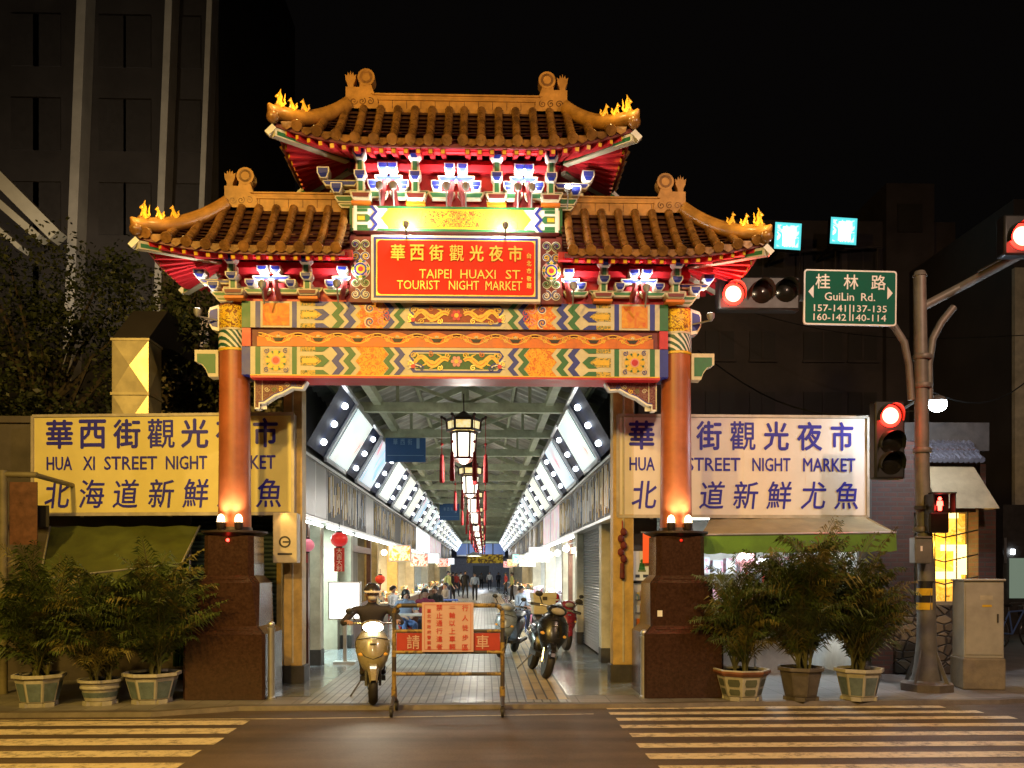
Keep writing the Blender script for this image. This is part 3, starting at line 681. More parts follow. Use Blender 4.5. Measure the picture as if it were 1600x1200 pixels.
def outer(sg, u0, zb, zt):
    g = MB(); k = (zt - zb) / .61
    arm(g, sg * u0, sg * (u0 + .30), -.24, zb + .06 * k, .09 * k); dou(g, sg * (u0 + .27), -.28, zb + .17 * k, .15, .12 * k)
    arm(g, sg * u0, sg * (u0 + .46), -.24, zb + .27 * k, .08 * k, 'blue'); dou(g, sg * (u0 + .44), -.30, zb + .35 * k, .16, .13 * k)
    arm(g, sg * u0, sg * (u0 + .25), -.24, zb - .01, .06, 'olive')
    # the same arms on the side face
    for q, zz in ((.17, .17), (.34, .36)):
        g.box(min(sg * u0, sg * (u0 + q + .08)), max(sg * u0, sg * (u0 + q + .08)), .10, .18, zb + (zz - .1) * k, zb + zz * k, 'cream'); dou(g, sg * (u0 + q), .1, zb + zz * k, .14, .11 * k)
    g.build('corner_bracket_set', gate, smooth=False, recalc=False)
TZ0, TZ1, SZ0, SZ1 = 6.45, 7.07, 5.205, 5.69
for u in (-1.24, -.53, .53, 1.24): stack(u, TZ0, TZ1)
cluster(0, TZ0, TZ1); cluster(-.885, TZ0, TZ1, .06, .2); cluster(.885, TZ0, TZ1, .06, .2)
for sg in (-1, 1):
    outer(sg, 1.30, TZ0, TZ1); outer(sg, 2.90, SZ0, SZ1)
    stack(sg * 2.886, SZ0, SZ1); stack(sg * 1.93, SZ0, SZ1); cluster(sg * 2.41, SZ0, SZ1); cluster(sg * 1.40, SZ0, SZ1, .07, .24, half=sg)
g = MB()
for a, b_, z0, z1 in ((-1.33, 1.33, 6.446, 7.12), (-3.1, -1.33, 5.2, 5.74), (1.33, 3.1, 5.2, 5.74)):
    g.box(a, b_, -.165, -.11 if a == -1.33 else .16, z0, z1, 'red'); g.box(a - .25 * (a < -2 or a == -1.33), b_ + .25 * (b_ > 2 or b_ == 1.33), -.52, -.42, z1 - .055, z1 + .05, 'red'); g.box(a, b_, -.3, -.2, z1 - .2, z1 - .12, 'red')
g.build('frieze_board', gate, smooth=False)
# ---- floodlights on stems, standing on the beams
def flood(u, v, z, tilt, power, aim, spot=130, col=(1, .95, .87), small=.045, arm=None, point=False):
    g = MB(Matrix.Translation((u, v, z)) @ Matrix.Rotation(tilt, 4, 'X'))
    g.lathe([(.02, -.05), (small * 1.1, 0), (small * 1.25, .045)], 'lampbody', 10); g.lathe([(.001, .047), (small * 1.15, .048)], 'flood', 10)
    g.M = None; g.bar((u, v, z - .04), arm or (u, v + .12, z - .2), .018, .018, 'lampbody')
    g.build('floodlight', gate)
    a = Vector(aim) - Vector((u, v, z)); p = Vector((u, v, z)) + a.normalized() * .085
    lamp('floodlight_lamp', 'POINT' if point else 'SPOT', p, power, col, .03, aim=aim, spot=spot, parent=gate, blend=.9)
for u in (-.98, -.80, -.12, .13, .80, .98): flood(u, -.56, TZ0 + .14, -.5, 38, (u * .92, -.15, TZ0 + .62))
for sg in (-1, 1):
    flood(sg * 2.47, -.56, SZ0 + .1, -.5, 34, (sg * 2.42, -.15, SZ0 + .55)); flood(sg * 1.52, -.56, SZ0 + .12, -.5, 30, (sg * 1.5, -.15, SZ0 + .55))
    flood(sg * 3.37, -.30, 5.02, -.2, 22, (sg * 3.55, -.1, 5.7), arm=(sg * 3.17, -.1, 4.98))
    flood(sg * .64, -.55, 6.10, -.75, 40, (sg * .64, -.45, 6.3), point=True, small=.035, arm=(sg * .64, -.44, 6.0))
flood(1.46, -.45, 6.62, .9, 10, (1.7, -.2, 7.05))
# ---- roofs
def half_roof(par, sg, ui, uo, ur, ze, zr, up, name_first=True):
    VE, VR = .82, .08; u1 = uo - 1.35
    Pz = lambda s: ze + (zr - ze) * (.60 * s + .40 * s * s)
    cl = lambda x: max(0.0, min(1.0, x))
    def kf(u, s): return cl((u + (uo - ur) * s - u1) / (uo - u1)) ** 2.2
    def fr(u, s, off=0.0):
        v = -VE + (VE - VR) * s
        return Vector((sg * (u + .05 * kf(u, s) * (1 - s)), v - off * .6 - .06 * kf(u, s) * (1 - s), Pz(s) + up * kf(u, s) * (1 - s) ** 2 + off * .8))
    def sd(w, s, off=0.0):
        vm = VE - (VE - VR) * s; k = cl((abs(w) - .25) / .75) ** 2.2
        return Vector((sg * (uo + (ur - uo) * s + off * .6 + .05 * k * (1 - s)), w * (vm + .06 * k * (1 - s)), Pz(s) + up * k * (1 - s) ** 2 + off * .8))
    g = MB(); rows = 10; nu_ = 22
    for back in (0, 1):
        fl = (lambda p: Vector((p.x, -p.y, p.z))) if back else (lambda p: p)
        for r in range(rows):
            a = []; b_ = []
            for i in range(nu_ + 1):
                s0, s1 = r / rows, (r + 1) / rows
                ua = ui + (uo + (ur - uo) * s0 - ui) * i / nu_; ub_ = ui + (uo + (ur - uo) * s1 - ui) * i / nu_
                a.append(fl(fr(ua, s0, .022))); b_.append(fl(fr(ub_, s1, .0)))
            n = nu_ + 1
            g.add(a + b_, [(i, i + 1, n + i + 1, n + i) for i in range(nu_)], 'pan')
        u = ui + .10
        while u < uo - .04:
            sm = 1.0 if u < ur else (uo - u) / (uo - ur)
            if sm > .06:
                ns = max(5, int(17 * sm)); pts = []; rs = []
                for q in range(ns + 1):
                    s = sm * q / ns; p = fl(fr(u, s, .03))
                    pts.append(p); rs.append(.061 - .010 * ((s * 5.5) % 1))
                e = pts[0] + (pts[0] - pts[1]).normalized() * .05
                g.tube([e] + pts, [.066] + rs, 'tile', 9)
                g.tube([e, e + (pts[0] - pts[1]).normalized() * .012], [.072, .066], 'tile', 10)
            # drip tile
            c = fl(fr(min(u + .115, uo - .02), 0, .0)); sy = 1 if back else -1
            g.add([c + Vector((-.075, sy * .045, .02)), c + Vector((.075, sy * .045, .02)), c + Vector((.06, sy * .05, -.045)), c + Vector((0, sy * .055, -.085)), c + Vector((-.06, sy * .05, -.045))], [(0, 1, 2, 3, 4)], 'tile')
            u += .228
    for r in range(rows):
        a = []; b_ = []; nn = 14
        for i in range(nn + 1):
            w = -1 + 2 * i / nn; a.append(sd(w, r / rows, .022)); b_.append(sd(w, (r + 1) / rows, 0))
        n = nn + 1; g.add(a + b_, [(i, i + 1, n + i + 1, n + i) for i in range(nn)], 'pan')
    for j in range(-3, 4):
        v0 = j * .225; sm = min(1.0, (VE - abs(v0)) / (VE - VR) * .98); ns = max(4, int(16 * sm)); pts = []
        for q in range(ns + 1):
            s = sm * q / ns; vm = VE - (VE - VR) * s; pts.append(sd(max(-1, min(1, v0 / vm)), s, .03))
        e = pts[0] + (pts[0] - pts[1]).normalized() * .05
        g.tube([e] + pts, [.066] + [.061 - .01 * ((q / ns * 5.5) % 1) for q in range(ns + 1)], 'tile', 9)
    g.build('roof_tiling', par, ang=50, recalc=False)
    # hip ridges with upturned tips
    for sv in (-1, 1):
        g = MB(); pts = []; rs = []
        for q in range(19):
            s = 1 - q / 18; p = fr(uo + (ur - uo) * s, s, .07); pts.append(Vector((p.x, p.y * -sv, p.z + .03 * (1 - s)))); rs.append(.085)
        d = (pts[-1] - pts[-2]).normalized(); pts += [pts[-1] + d * .06 + Vector((0, 0, .03)), pts[-1] + d * .10 + Vector((0, 0, .08))]; rs += [.06, .015]
        g.tube(pts, rs, 'ridge', 10); g.tube([p + Vector((0, 0, .07)) for p in pts[:-2]], .04, 'ridge', 8)
        g.ball(pts[-3] + d * .03 + Vector((0, 0, -.06)), .085, 'tile', 10, 8)
        hr = g.build('hip_ridge', par)
        if sv == -1:
            cr = []
            for k, (q, hh) in enumerate(((17, .17), (14, .155), (11, .155))):
                b = pts[q] + Vector((0, 0, .10))
                cr.append(b); f = MB(Matrix.Translation(b) @ Matrix.Rotation(0 if sg > 0 else PI, 4, 'Z') @ Matrix.Scale(hh / .24, 4))
                f.tube([(-.05, 0, -.04), (-.03, 0, .02), (0, 0, .09), (.015, 0, .15)], [.045, .05, .04, .026], 'gilt', 8)          # body
                f.ball((.03, 0, .175), (.036, .03, .032), 'gilt', 8, 6); f.tube([(.04, 0, .175), (.075, 0, .165)], [.02, .01], 'gilt', 6)   # head, muzzle
                f.tube([(.02, -.02, .19), (.012, -.025, .225)], [.012, .003], 'gilt', 5); f.tube([(.02, .02, .19), (.012, .025, .225)], [.012, .003], 'gilt', 5)
                f.tube([(.02, -.02, .08), (.05, -.02, .0), (.055, -.02, -.04)], [.02, .016, .018], 'gilt', 6); f.tube([(.02, .02, .08), (.05, .02, .0), (.055, .02, -.04)], [.02, .016, .018], 'gilt', 6)
                f.tube([(-.06, 0, 0), (-.10, 0, .05), (-.085, 0, .10), (-.105, 0, .13 if k else .22)], [.022, .022, .018, .003], 'gilt', 6)   # flame tail
                if k == 0: f.tube([(-.02, 0, .06), (-.03, 0, .16), (-.01, 0, .24), (-.025, 0, .30)], [.03, .028, .018, .003], 'gilt', 6)
                f.build('roof_figure', par)
            c = cr[0] * .5 + cr[1] * .5
            for q, cc in ((0, cr[0]), (1, cr[1] * .5 + cr[2] * .5)):
                lamp('figure_lamp', 'POINT', cc + Vector((-sg * .02, -.24, .02)), 3.2 if q == 0 else 2.0, (1, .66, .22), .02, parent=gate)
    # main ridge
    g = MB()
    for a, b_, y, z0, z1 in ((0, 0, .10, -.04, .03), (0, 0, .075, .03, .15), (0, 0, .09, .15, .18), (0, 0, .06, .18, .225), (0, 0, .075, .225, .25)):
        g.box(min(sg * ui, sg * (ur + .02)), max(sg * ui, sg * (ur + .02)), -y, y, zr + z0, zr + z1, 'ridge')
    nb_ = int((ur - ui) / .19)
    for i in range(nb_): g.box(sg * (ui + .1 + i * .19) - .004, sg * (ui + .1 + i * .19) + .004, -.0775, .0775, zr + .03, zr + .15, 'pan')
    g.build('ridge', par, bevel=.008)
    # ridge-end ornament: block, round head, small crown
    g = MB(); b0 = zr - .05; u0 = ur + .02
    prof = [(0, 0), (0, .36), (-.06, .36), (-.20, .36), (-.235, .33), (-.42, .22), (-.45, 0)]
    g.plate([(sg * (u0 + a), b0 + z) for a, z in prof], -.10, .10, 'ridge')
    ring = [(sg * (u0 - .27 + .115 * math.cos(t)), b0 + .50 + .115 * math.sin(t)) for t in [2 * PI * i / 22 for i in range(22)]]
    g.plate(ring, -.09, .09, 'ridge'); g.plate([(sg * (u0 - .22 + a), b0 + z) for a, z in ((-.16, .28), (.06, .28), (.03, .42), (-.11, .42))], -.085, .085, 'ridge')
    g.disc(sg * (u0 - .27), b0 + .50, .085, -.094, 'tile', 18, r0=.055)
    g.plate([(sg * (u0 - .06 + a), b0 + z) for a, z in ((-.035, .34), (.035, .34), (.04, .42), (.065, .47), (.075, .55), (.045, .53), (.035, .58), (.012, .54), (0, .60), (-.012, .54), (-.035, .58), (-.045, .53), (-.075, .55), (-.065, .47), (-.04, .42))], -.06, .06, 'ridge')
    for i in range(3): g.spiral(sg * (u0 - .11 - .11 * i), b0 + .17, .05, .012, -.104, 'tile', a0=i, sgn=sg)
    g.build('ridge_ornament', par)
    # soffit and rafters, fanned at the corner
    g = MB(); zi = ze + .16; um = uo - .72
    def zo(p): return Vector((p.x, p.y, p.z - .075))
    n = 26; O = []; I = []
    for i in range(n + 1):
        u = ui + (uo - ui) * i / n; O.append(zo(fr(u, 0))); I.append(Vector((sg * min(u, um), -.14, zi)))
    O2 = [zo(sd(-1 + 2 * i / 14, 0)) for i in range(1, 14)]; I2 = [Vector((sg * um, max(-.14, min(.14, -1 + 2 * i / 14)), zi)) for i in range(1, 14)]
    O3 = [Vector((p.x, -p.y, p.z)) for p in O[::-1]]; I3 = [Vector((p.x, -p.y, p.z)) for p in I[::-1]]
    OO, II = O + O2 + O3, I + I2 + I3; k = len(OO)
    g.add(OO + II, [(i, i + 1, k + i + 1, k + i) for i in range(k - 1)], 'red')
    tot = 0
    for i in range(k - 1):
        seg = (OO[i + 1] - OO[i]).length; tot += seg
        while tot > .155:
            tot -= .155; t = 1 - tot / max(seg, 1e-6); t = max(0, min(1, t))
            o = OO[i].lerp(OO[i + 1], t); a = II[i].lerp(II[i + 1], t)
            dn = Vector((0, 0, -.04)); g.bar(o.lerp(a, .06) + dn, a + dn, .062, .07, 'red')
            d = (o - a).normalized(); q = o.lerp(a, .06) + dn + d * .002
            g.bar(q, q + d * .006, .045, .05, 'yellow')
    for a, b_ in zip(OO, OO[1:]): g.bar(a + Vector((0, 0, .02)), b_ + Vector((0, 0, .02)), .03, .05, 'darkred')
    rf = g.build('rafters', par, smooth=False)
    g = MB()
    for sv in (-1, 1):
        o = zo(fr(uo, 0)); o = Vector((o.x, o.y * -sv, o.z)); a = Vector((sg * um, sv * .14, zi)); dn = Vector((0, 0, -.085))
        t = o + (o - a).normalized() * .04
        g.bar(a + dn, t + dn, .09, .10, 'cream'); g.bar(a + dn * 1.1, t + dn * 1.1 - (o - a).normalized() * .03, .094, .05, 'green'); g.bar(t + dn, t + dn + Vector((sg * .05, -.0, .05)), .08, .13, 'white')
    g.build('corner_beam', par, smooth=False)
def roof(name, parts):
    g = MB()
    for (sg, ui, uo, ur, ze, zr, up) in parts: g.box(min(sg * ui, sg * (ur - .05)), max(sg * ui, sg * (ur - .05)), -.1, .1, ze + .16, zr - .05, 'darkred')
    o = g.build(name, gate, smooth=False)
    for p in parts: half_roof(o, *p)
roof('main_roof', [(-1, 0.0, 2.17, 1.46, 7.05, 7.80, .20), (1, 0.0, 2.17, 1.46, 7.05, 7.80, .20)])
roof('side_roof', [(-1, 1.38, 3.84, 3.06, 5.69, 6.46, .15)])
roof('side_roof', [(1, 1.38, 3.84, 3.06, 5.69, 6.46, .15)])
# ================================================================== the covered arcade
M['steelgreen'] = pm('grey_green_steel', (.38, .42, .28), .55, var=.2, dirt=.35)
M['corr'] = pm('corrugated_sheet', (.32, .33, .28), .5, var=.3, scale=2, dirt=.5)
M['steel'] = pm('brushed_steel_fascia', (.16, .145, .125), .40, metal=.4, var=.35, scale=1.6, dirt=.4)
M['alu'] = pm('aluminium_frame', (.6, .61, .62), .35, metal=.8, var=.1)
M['darkpanel'] = pm('dark_navy_panel', (.010, .020, .062), .65, var=.2, spec=.2)
M['led'] = em('white_led', (.85, .93, 1.0), 14, sample=False)
M['tubelamp'] = em('fluorescent_tube', (.92, 1.0, .97), 8)
LBM = [pic('lit_picture_pale', [(.55, .85, .92), (.78, .95, .98), (.84, .97, .96), (.80, .96, .95), (.92, .40, .36)], 1.7,   .62, distort=.6),
       pic('lit_picture_blue_red', [(.25, .52, .95), (.50, .75, .97), (.82, .93, .98), (.70, .86, .98), (.92, .36, .42)], 1.5,   .60, distort=.6),
       pic('lit_picture_mint', [(.75, .92, .92), (.85, .97, .94), (.92, .97, .90), (.70, .88, .90)], 1.4,   .62, distort=.5),
       pic('lit_picture_cream', [(.95, .93, .80), (.90, .95, .92), (.85, .92, .80), (.97, .96, .88)], 1.5,   .60, distort=.5)]
Y0, PER, LW = 16.2, 3.85, 2.2
NB = 20
def slant(sg, t, y, off=0.0):             # point on the slanted band: t 0 bottom .. 1 top
    u0, z0, u1, z1 = 2.51, 3.72, 1.95, 4.68
    n = Vector((-(z1 - z0), 0, (u1 - u0))).normalized()   # towards the aisle and down
    p = Vector((u0 + (u1 - u0) * t, y, z0 + (z1 - z0) * t)) + n * off
    return Vector((XC + sg * p.x, p.y, p.z))
def lightbox(sg, mat):
    r = thing('lit_picture_panel', 'x', 'lit panel')
    g = MB(); g.face([slant(sg, .03, .05, .10), slant(sg, .03, LW - .05, .10), slant(sg, .97, LW - .05, .10), slant(sg, .97, .05, .10)], mat); g.build('picture', r, smooth=False)
    g = MB()
    for y in (.02, LW - .02): g.bar(slant(sg, 0, y, .05), slant(sg, 1, y, .05), .14, .06, 'alu')
    for t in (0.0, 1.0): g.bar(slant(sg, t, 0, .05), slant(sg, t, LW, .05), .06, .14, 'alu')
    g.face([slant(sg, 0, 0, .0), slant(sg, 0, LW, .0), slant(sg, 1, LW, 0), slant(sg, 1, 0, 0)], 'darkpanel')
    g.build('frame', r, smooth=False)
    return r
def ledpanel(sg):
    r = thing('led_panel', 'x', 'lamp panel')
    g = MB(); L_ = PER - LW; g.face([slant(sg, 0, .0, .03), slant(sg, 0, L_, .03), slant(sg, 1, L_, .03), slant(sg, 1, 0, .03)], 'darkpanel')
    g.bar(slant(sg, 1.03, 0, .05), slant(sg, 1.03, L_, .05), .06, .06, 'alu'); g.build('board', r, smooth=False)
    first = None
    for y in (.82,):
        for t in (.18, .5, .82):
            p = slant(sg, t, y, .07)
            if first is None:
                g = MB(); g.ball((0, 0, 0), .055, 'led', 8, 6); first = b = g.build('led_bulb', r); b.location = p
            else:
                b = first.copy(); COL.objects.link(b); b.location = p; b.parent = r
    return r
for sg, sd_, shop in ((-1, 'left', 'left'), (1, 'right', 'right')):
    protos = [lightbox(sg, m) for m in LBM]; lp = ledpanel(sg); used = set()
    for i in range(NB):
        k = (0, 1, 2, 3, 3, 1, 2)[i % 7]; y = Y0 + PER * i
        lab = f"{('pale', 'blue and red', 'mint', 'cream')[k]} slanted lit picture above the {shop} shop fronts, {ORD[i]} from the street"
        if k not in used: o = protos[k]; used.add(k); o.location = (0, y, 0); o['label'] = lab; o['group'] = 'slanted lit pictures along the arcade'
        else: dup(protos[k], lab, (0, y, 0), group='slanted lit pictures along the arcade')
        lab = f"navy panel of white bulbs among the lit pictures on the {shop}, {ORD[i]} from the street"
        if i == 0: lp.location = (0, y - PER + LW, 0); lp['label'] = lab; lp['group'] = 'bulb panels along the arcade'
        else: dup(lp, lab, (0, y - PER + LW, 0), group='bulb panels along the arcade')
# ---- roof over the arcade: sheets, rails, trusses
ar = thing('arcade_roof', 'corrugated gable roof on grey green steel trusses over the market street', 'roof', (XC, 13.4, 0))
def corr(sg):
    g = MB(); n = 800; ya, yb = 0, 90
    a = []; b_ = []
    for i in range(n + 1):
        y = ya + (yb - ya) * i / n; w = .022 if i % 4 in (0, 1) else -.022
        a.append((sg * 2.75, y, 4.80 + w)); b_.append((0, y, 5.95 + w))
    k = n + 1; g.add(a + b_, [(i, i + 1, k + i + 1, k + i) for i in range(n)], 'corr')
    return g.build('roof_sheet', ar, smooth=False)
both(corr)
def rail(u, z, w, h):
    g = MB(); g.box(u - w / 2, u + w / 2, 0, 90, z - h / 2, z + h / 2, 'steelgreen'); g.build('rail', ar, smooth=False)
for u in (-1.62, 1.62): rail(u, 4.86, .14, .16)
for u in (-2.3, -1.0, 1.0, 2.3): rail(u, 5.86 - abs(u) * .418, .06, .10)
def truss():
    g = MB()
    g.box(-2.5, 2.5, -.07, .07, 4.66, 4.84, 'steelgreen')
    for sg in (-1, 1):
        g.bar((sg * 2.55, 0, 4.72), (0, 0, 5.82), .10, .13, 'steelgreen'); g.bar((sg * 1.25, 0, 4.84), (sg * 1.25, 0, 5.26), .06, .06, 'steelgreen')
        g.bar((sg * .05, 0, 4.84), (sg * 1.22, 0, 5.27), .06, .06, 'steelgreen')
    g.bar((0, 0, 4.84), (0, 0, 5.8), .08, .08, 'steelgreen')
    return g.build('truss', ar, smooth=False)
t0 = truss(); t0.location = (0, .4, 0)
for i in range(1, 27):
    t = t0.copy(); COL.objects.link(t); t.parent = ar; t.location = (0, .4 + 3.2 * i, 0)
for k, u in enumerate((-.28, .36)):
    s = thing('loudspeaker', ('black horn loudspeaker hung left of centre under the arcade roof edge', 'black horn loudspeaker hung right of centre under the arcade roof edge')[k], 'loudspeaker', (XC + u, 14.6, 5.02), group='loudspeakers under the roof edge')
    g = MB(Matrix.Rotation(PI / 2, 4, 'X')); g.lathe([(.06, -.2), (.1, -.12), (.19, .10), (.21, .12), (.19, .11), (.07, -.05)], 'black', 20); g.build('horn', s)
    g = MB(); g.bar((0, .05, .1), (0, .05, .62), .03, .03, 'black'); g.build('hanger', s)
# ---- hanging lanterns
M['lanternwood'] = pm('dark_lantern_wood', (.05, .018, .012), .4, var=.2)
M['lanternglass'] = em('lantern_glass', (1.0, .93, .72), 2.6)
M['lanterncrown'] = pic('lantern_crown_glass', [(.95, .70, .22), (1, .85, .45), (.9, .6, .18)], 10, 1.0)
M['tassel'] = pm('red_tassel', (.36, .015, .016), .8, var=.3, scale=30)
def lantern():
    r = thing('palace_lantern', 'x', 'lantern'); n = 6
    def ring(rad, z, ph=0.0): return [Vector((rad * math.cos(2 * PI * i / n + ph), rad * math.sin(2 * PI * i / n + ph), z)) for i in range(n)]
    g = MB()
    for z, rad in ((-.24, .21), (.22, .235), (.26, .30), (.44, .31)):
        R = ring(rad, z)
        for i in range(n): g.bar(R[i], R[(i + 1) % n], .035, .04, 'lanternwood')
    A, B, C_, D = ring(.205, -.24), ring(.225, .22), ring(.295, .26), ring(.305, .44)
    for i in range(n):
        g.bar(A[i], B[i], .03, .03, 'lanternwood'); g.bar(C_[i], D[i], .035, .035, 'lanternwood')
        e = D[i] * 1.28; e.z = .50; g.tube([D[i], D[i] * 1.12 + Vector((0, 0, -.02)), e], [.025, .024, .012], 'lanternwood', 6); e2 = Vector((e.x, e.y, e.z)); g.ball(e2, .03, 'lanternwood', 6, 5)
    g.lathe([(.31, .45), (.22, .50), (.10, .56), (.04, .60)], 'lanternwood', 6); g.tube([(0, 0, .58), (0, 0, .92)], .012, 'lanternwood', 6); g.lathe([(.20, -.26), (.12, -.30), (.03, -.34)], 'lanternwood', 6)
    g.build('frame', r, smooth=False)
    g = MB(); g.lathe([(.19, -.225), (.21, .205)], 'lanternglass', 6, cap=False); g.build('glass_pane', r, smooth=False)
    g = MB(); g.lathe([(.275, .28), (.285, .42)], 'lanterncrown', 6, cap=False); g.build('crown_pane', r, smooth=False)
    f = None
    for i in range(n):
        if i in (2,): continue
        e = D[i] * 1.28; e.z = .47
        if f is None:
            g = MB(); g.tube([(0, 0, 0), (0, 0, -.62)], .006, 'tassel', 5); g.lathe([(.012, -.62), (.034, -.65), (.03, -.68), (.04, -.80), (.045, -1.12), (.03, -1.14)], 'tassel', 9); g.ball((0, 0, -.45), .028, 'tassel', 8, 6)
            f = g.build('tassel', r); f.location = e
        else:
            t = f.copy(); COL.objects.link(t); t.parent = r; t.location = e
    return r
lt = lantern(); ys = [16.0 + 7.3 * i for i in range(11)]
for i, y in enumerate(ys):
    lab = ('nearest and largest red tasselled lantern with glowing panes under the arcade roof' if i == 0 else f'red tasselled lantern with glowing panes over the aisle, {ORD[i]} from the street')
    o = lt if i == 0 else dup(lt, lab, (0, 0, 0)); o['label'] = lab; o['group'] = 'palace lanterns hung down the arcade'
    o.location = (XC + .02, y, 3.90)
    if i % 2 == 0 or i < 2: lamp('lantern_lamp', 'POINT', (XC + .02, y, 3.45), 85, (1, .95, .84), .2)
# ---- blue hanging signs
M['signblue'] = pm('blue_sign_sheet', (.015, .085, .24), .4, var=.06)
M['signmark'] = pm('pale_blue_lettering', (.22, .36, .52), .5, var=.0)
for px0, px1, py0, py1, y, lab in ((602, 665, 675, 722, 20.4, 'large blue hanging sign left of the nearest lantern'), (687, 718, 787, 813, 42, 'smaller blue hanging sign deeper in the arcade left of the lanterns')):
    x0, z1 = W(px0, py0, y); x1, z0 = W(px1, py1, y); xm, zm = (x0 + x1) / 2, (z0 + z1) / 2
    s = thing('hanging_sign', lab, 'sign', (xm, y, zm), group='blue signs hung in the arcade'); w, h = (x1 - x0) / 2, (z1 - z0) / 2
    g = MB(); g.box(-w, w, 0, .04, -h, h, 'signblue'); g.build('sheet', s, smooth=False)
    g = MB()
    for k, ch in enumerate('華西街'): g.text(ch, -w * .5 + k * w * .36, h * .35, w * .22, h * .4, -.004, 'signmark')
    g.rect(w * .55, w * .7, -h * .1, h * .6, -.004, 'signmark'); g.rect(-w * .9, w * .9, -h * .58, -h * .55, -.004, 'signmark')
    g.build('sign_lettering', s, smooth=False, recalc=False)
    g = MB()
    for d in (-.8, .8): g.tube([(d * w, .02, h), (d * w, .02, 4.75 - zm if 4.75 > z1 else h + .1)], .01, 'alu', 5)
    g.build('hanger', s)
# ---- shops
M['pier'] = pm('cream_pier_paint', (.52, .48, .36), .5, var=.15, dirt=.35)
M['pieryellow'] = pm('yellow_pier_paint', (.58, .40, .14), .5, var=.2, dirt=.35)
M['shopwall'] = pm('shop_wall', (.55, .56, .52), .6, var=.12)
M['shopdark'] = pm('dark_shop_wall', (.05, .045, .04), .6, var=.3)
M['shutter'] = pm('grey_shutter', (.30, .31, .33), .45, metal=.4, var=.15)
M['brown'] = pm('brown_door_wood', (.13, .055, .03), .45, var=.3, scale=9)
M['fasc1'] = pic('fascia_streaks_grey', [(.03, .03, .03), (.16, .16, .15), (.05, .05, .05), (.24, .18, .08), (.09, .09, .09), (.22, .22, .20)], 1.6, 0, .35, detail=9, sc=(1, 5.5, .3), metal=.2)
M['fasc2'] = pic('fascia_streaks_gold', [(.05, .04, .03), (.28, .18, .05), (.06, .06, .06), (.30, .24, .14), (.10, .07, .03), (.18, .17, .15)], 1.6, .0, .35, detail=9, sc=(1, 4.8, .35), metal=.2)
M['fasc3'] = pic('fascia_pink_lit', [(.9, .85, .85), (.85, .5, .55), (.6, .6, .75), (.9, .85, .8)], 1.3, .35, .4)
M['fascw'] = em('lit_fascia_white', (.85, .95, 1.0), 1.3)
M['goods'] = pic('mixed_goods', [(.5, .08, .06), (.7, .55, .2), (.2, .3, .35), (.75, .7, .6), (.45, .15, .08), (.6, .45, .3)], 5, 0, .5, detail=2, hard=True)
M['goods2'] = pic('pale_goods', [(.75, .7, .72), (.7, .35, .45), (.6, .65, .75), (.8, .8, .75), (.55, .4, .5)], 5, 0, .5, detail=2, hard=True)
M['redcloth'] = pm('red_cloth', (.5, .03, .03), .7)
M['orangecloth'] = pm('orange_awning', (.75, .20, .03), .7)
FZ0, FZ1 = 2.52, 3.50
M['fdark'] = pm('fascia_dark_panel', (.035, .034, .034), .55, var=.3, spec=.3); M['fbrown'] = pm('fascia_brown_panel', (.15, .12, .09), .35, metal=.35, var=.3, scale=1.5); M['fgrey'] = pm('fascia_grey_panel', (.17, .17, .17), .35, metal=.35, var=.3, scale=1.5)
M['fgold'] = pm('fascia_gold_strokes', (.50, .34, .09), .4, var=.3); M['fsilver'] = pm('fascia_silver_strokes', (.38, .38, .38), .4, var=.3); M['fcream'] = pm('fascia_cream_strokes', (.52, .46, .34), .45, var=.2); M['fblue'] = pm('fascia_blue_strokes', (.14, .20, .30), .4, var=.3)
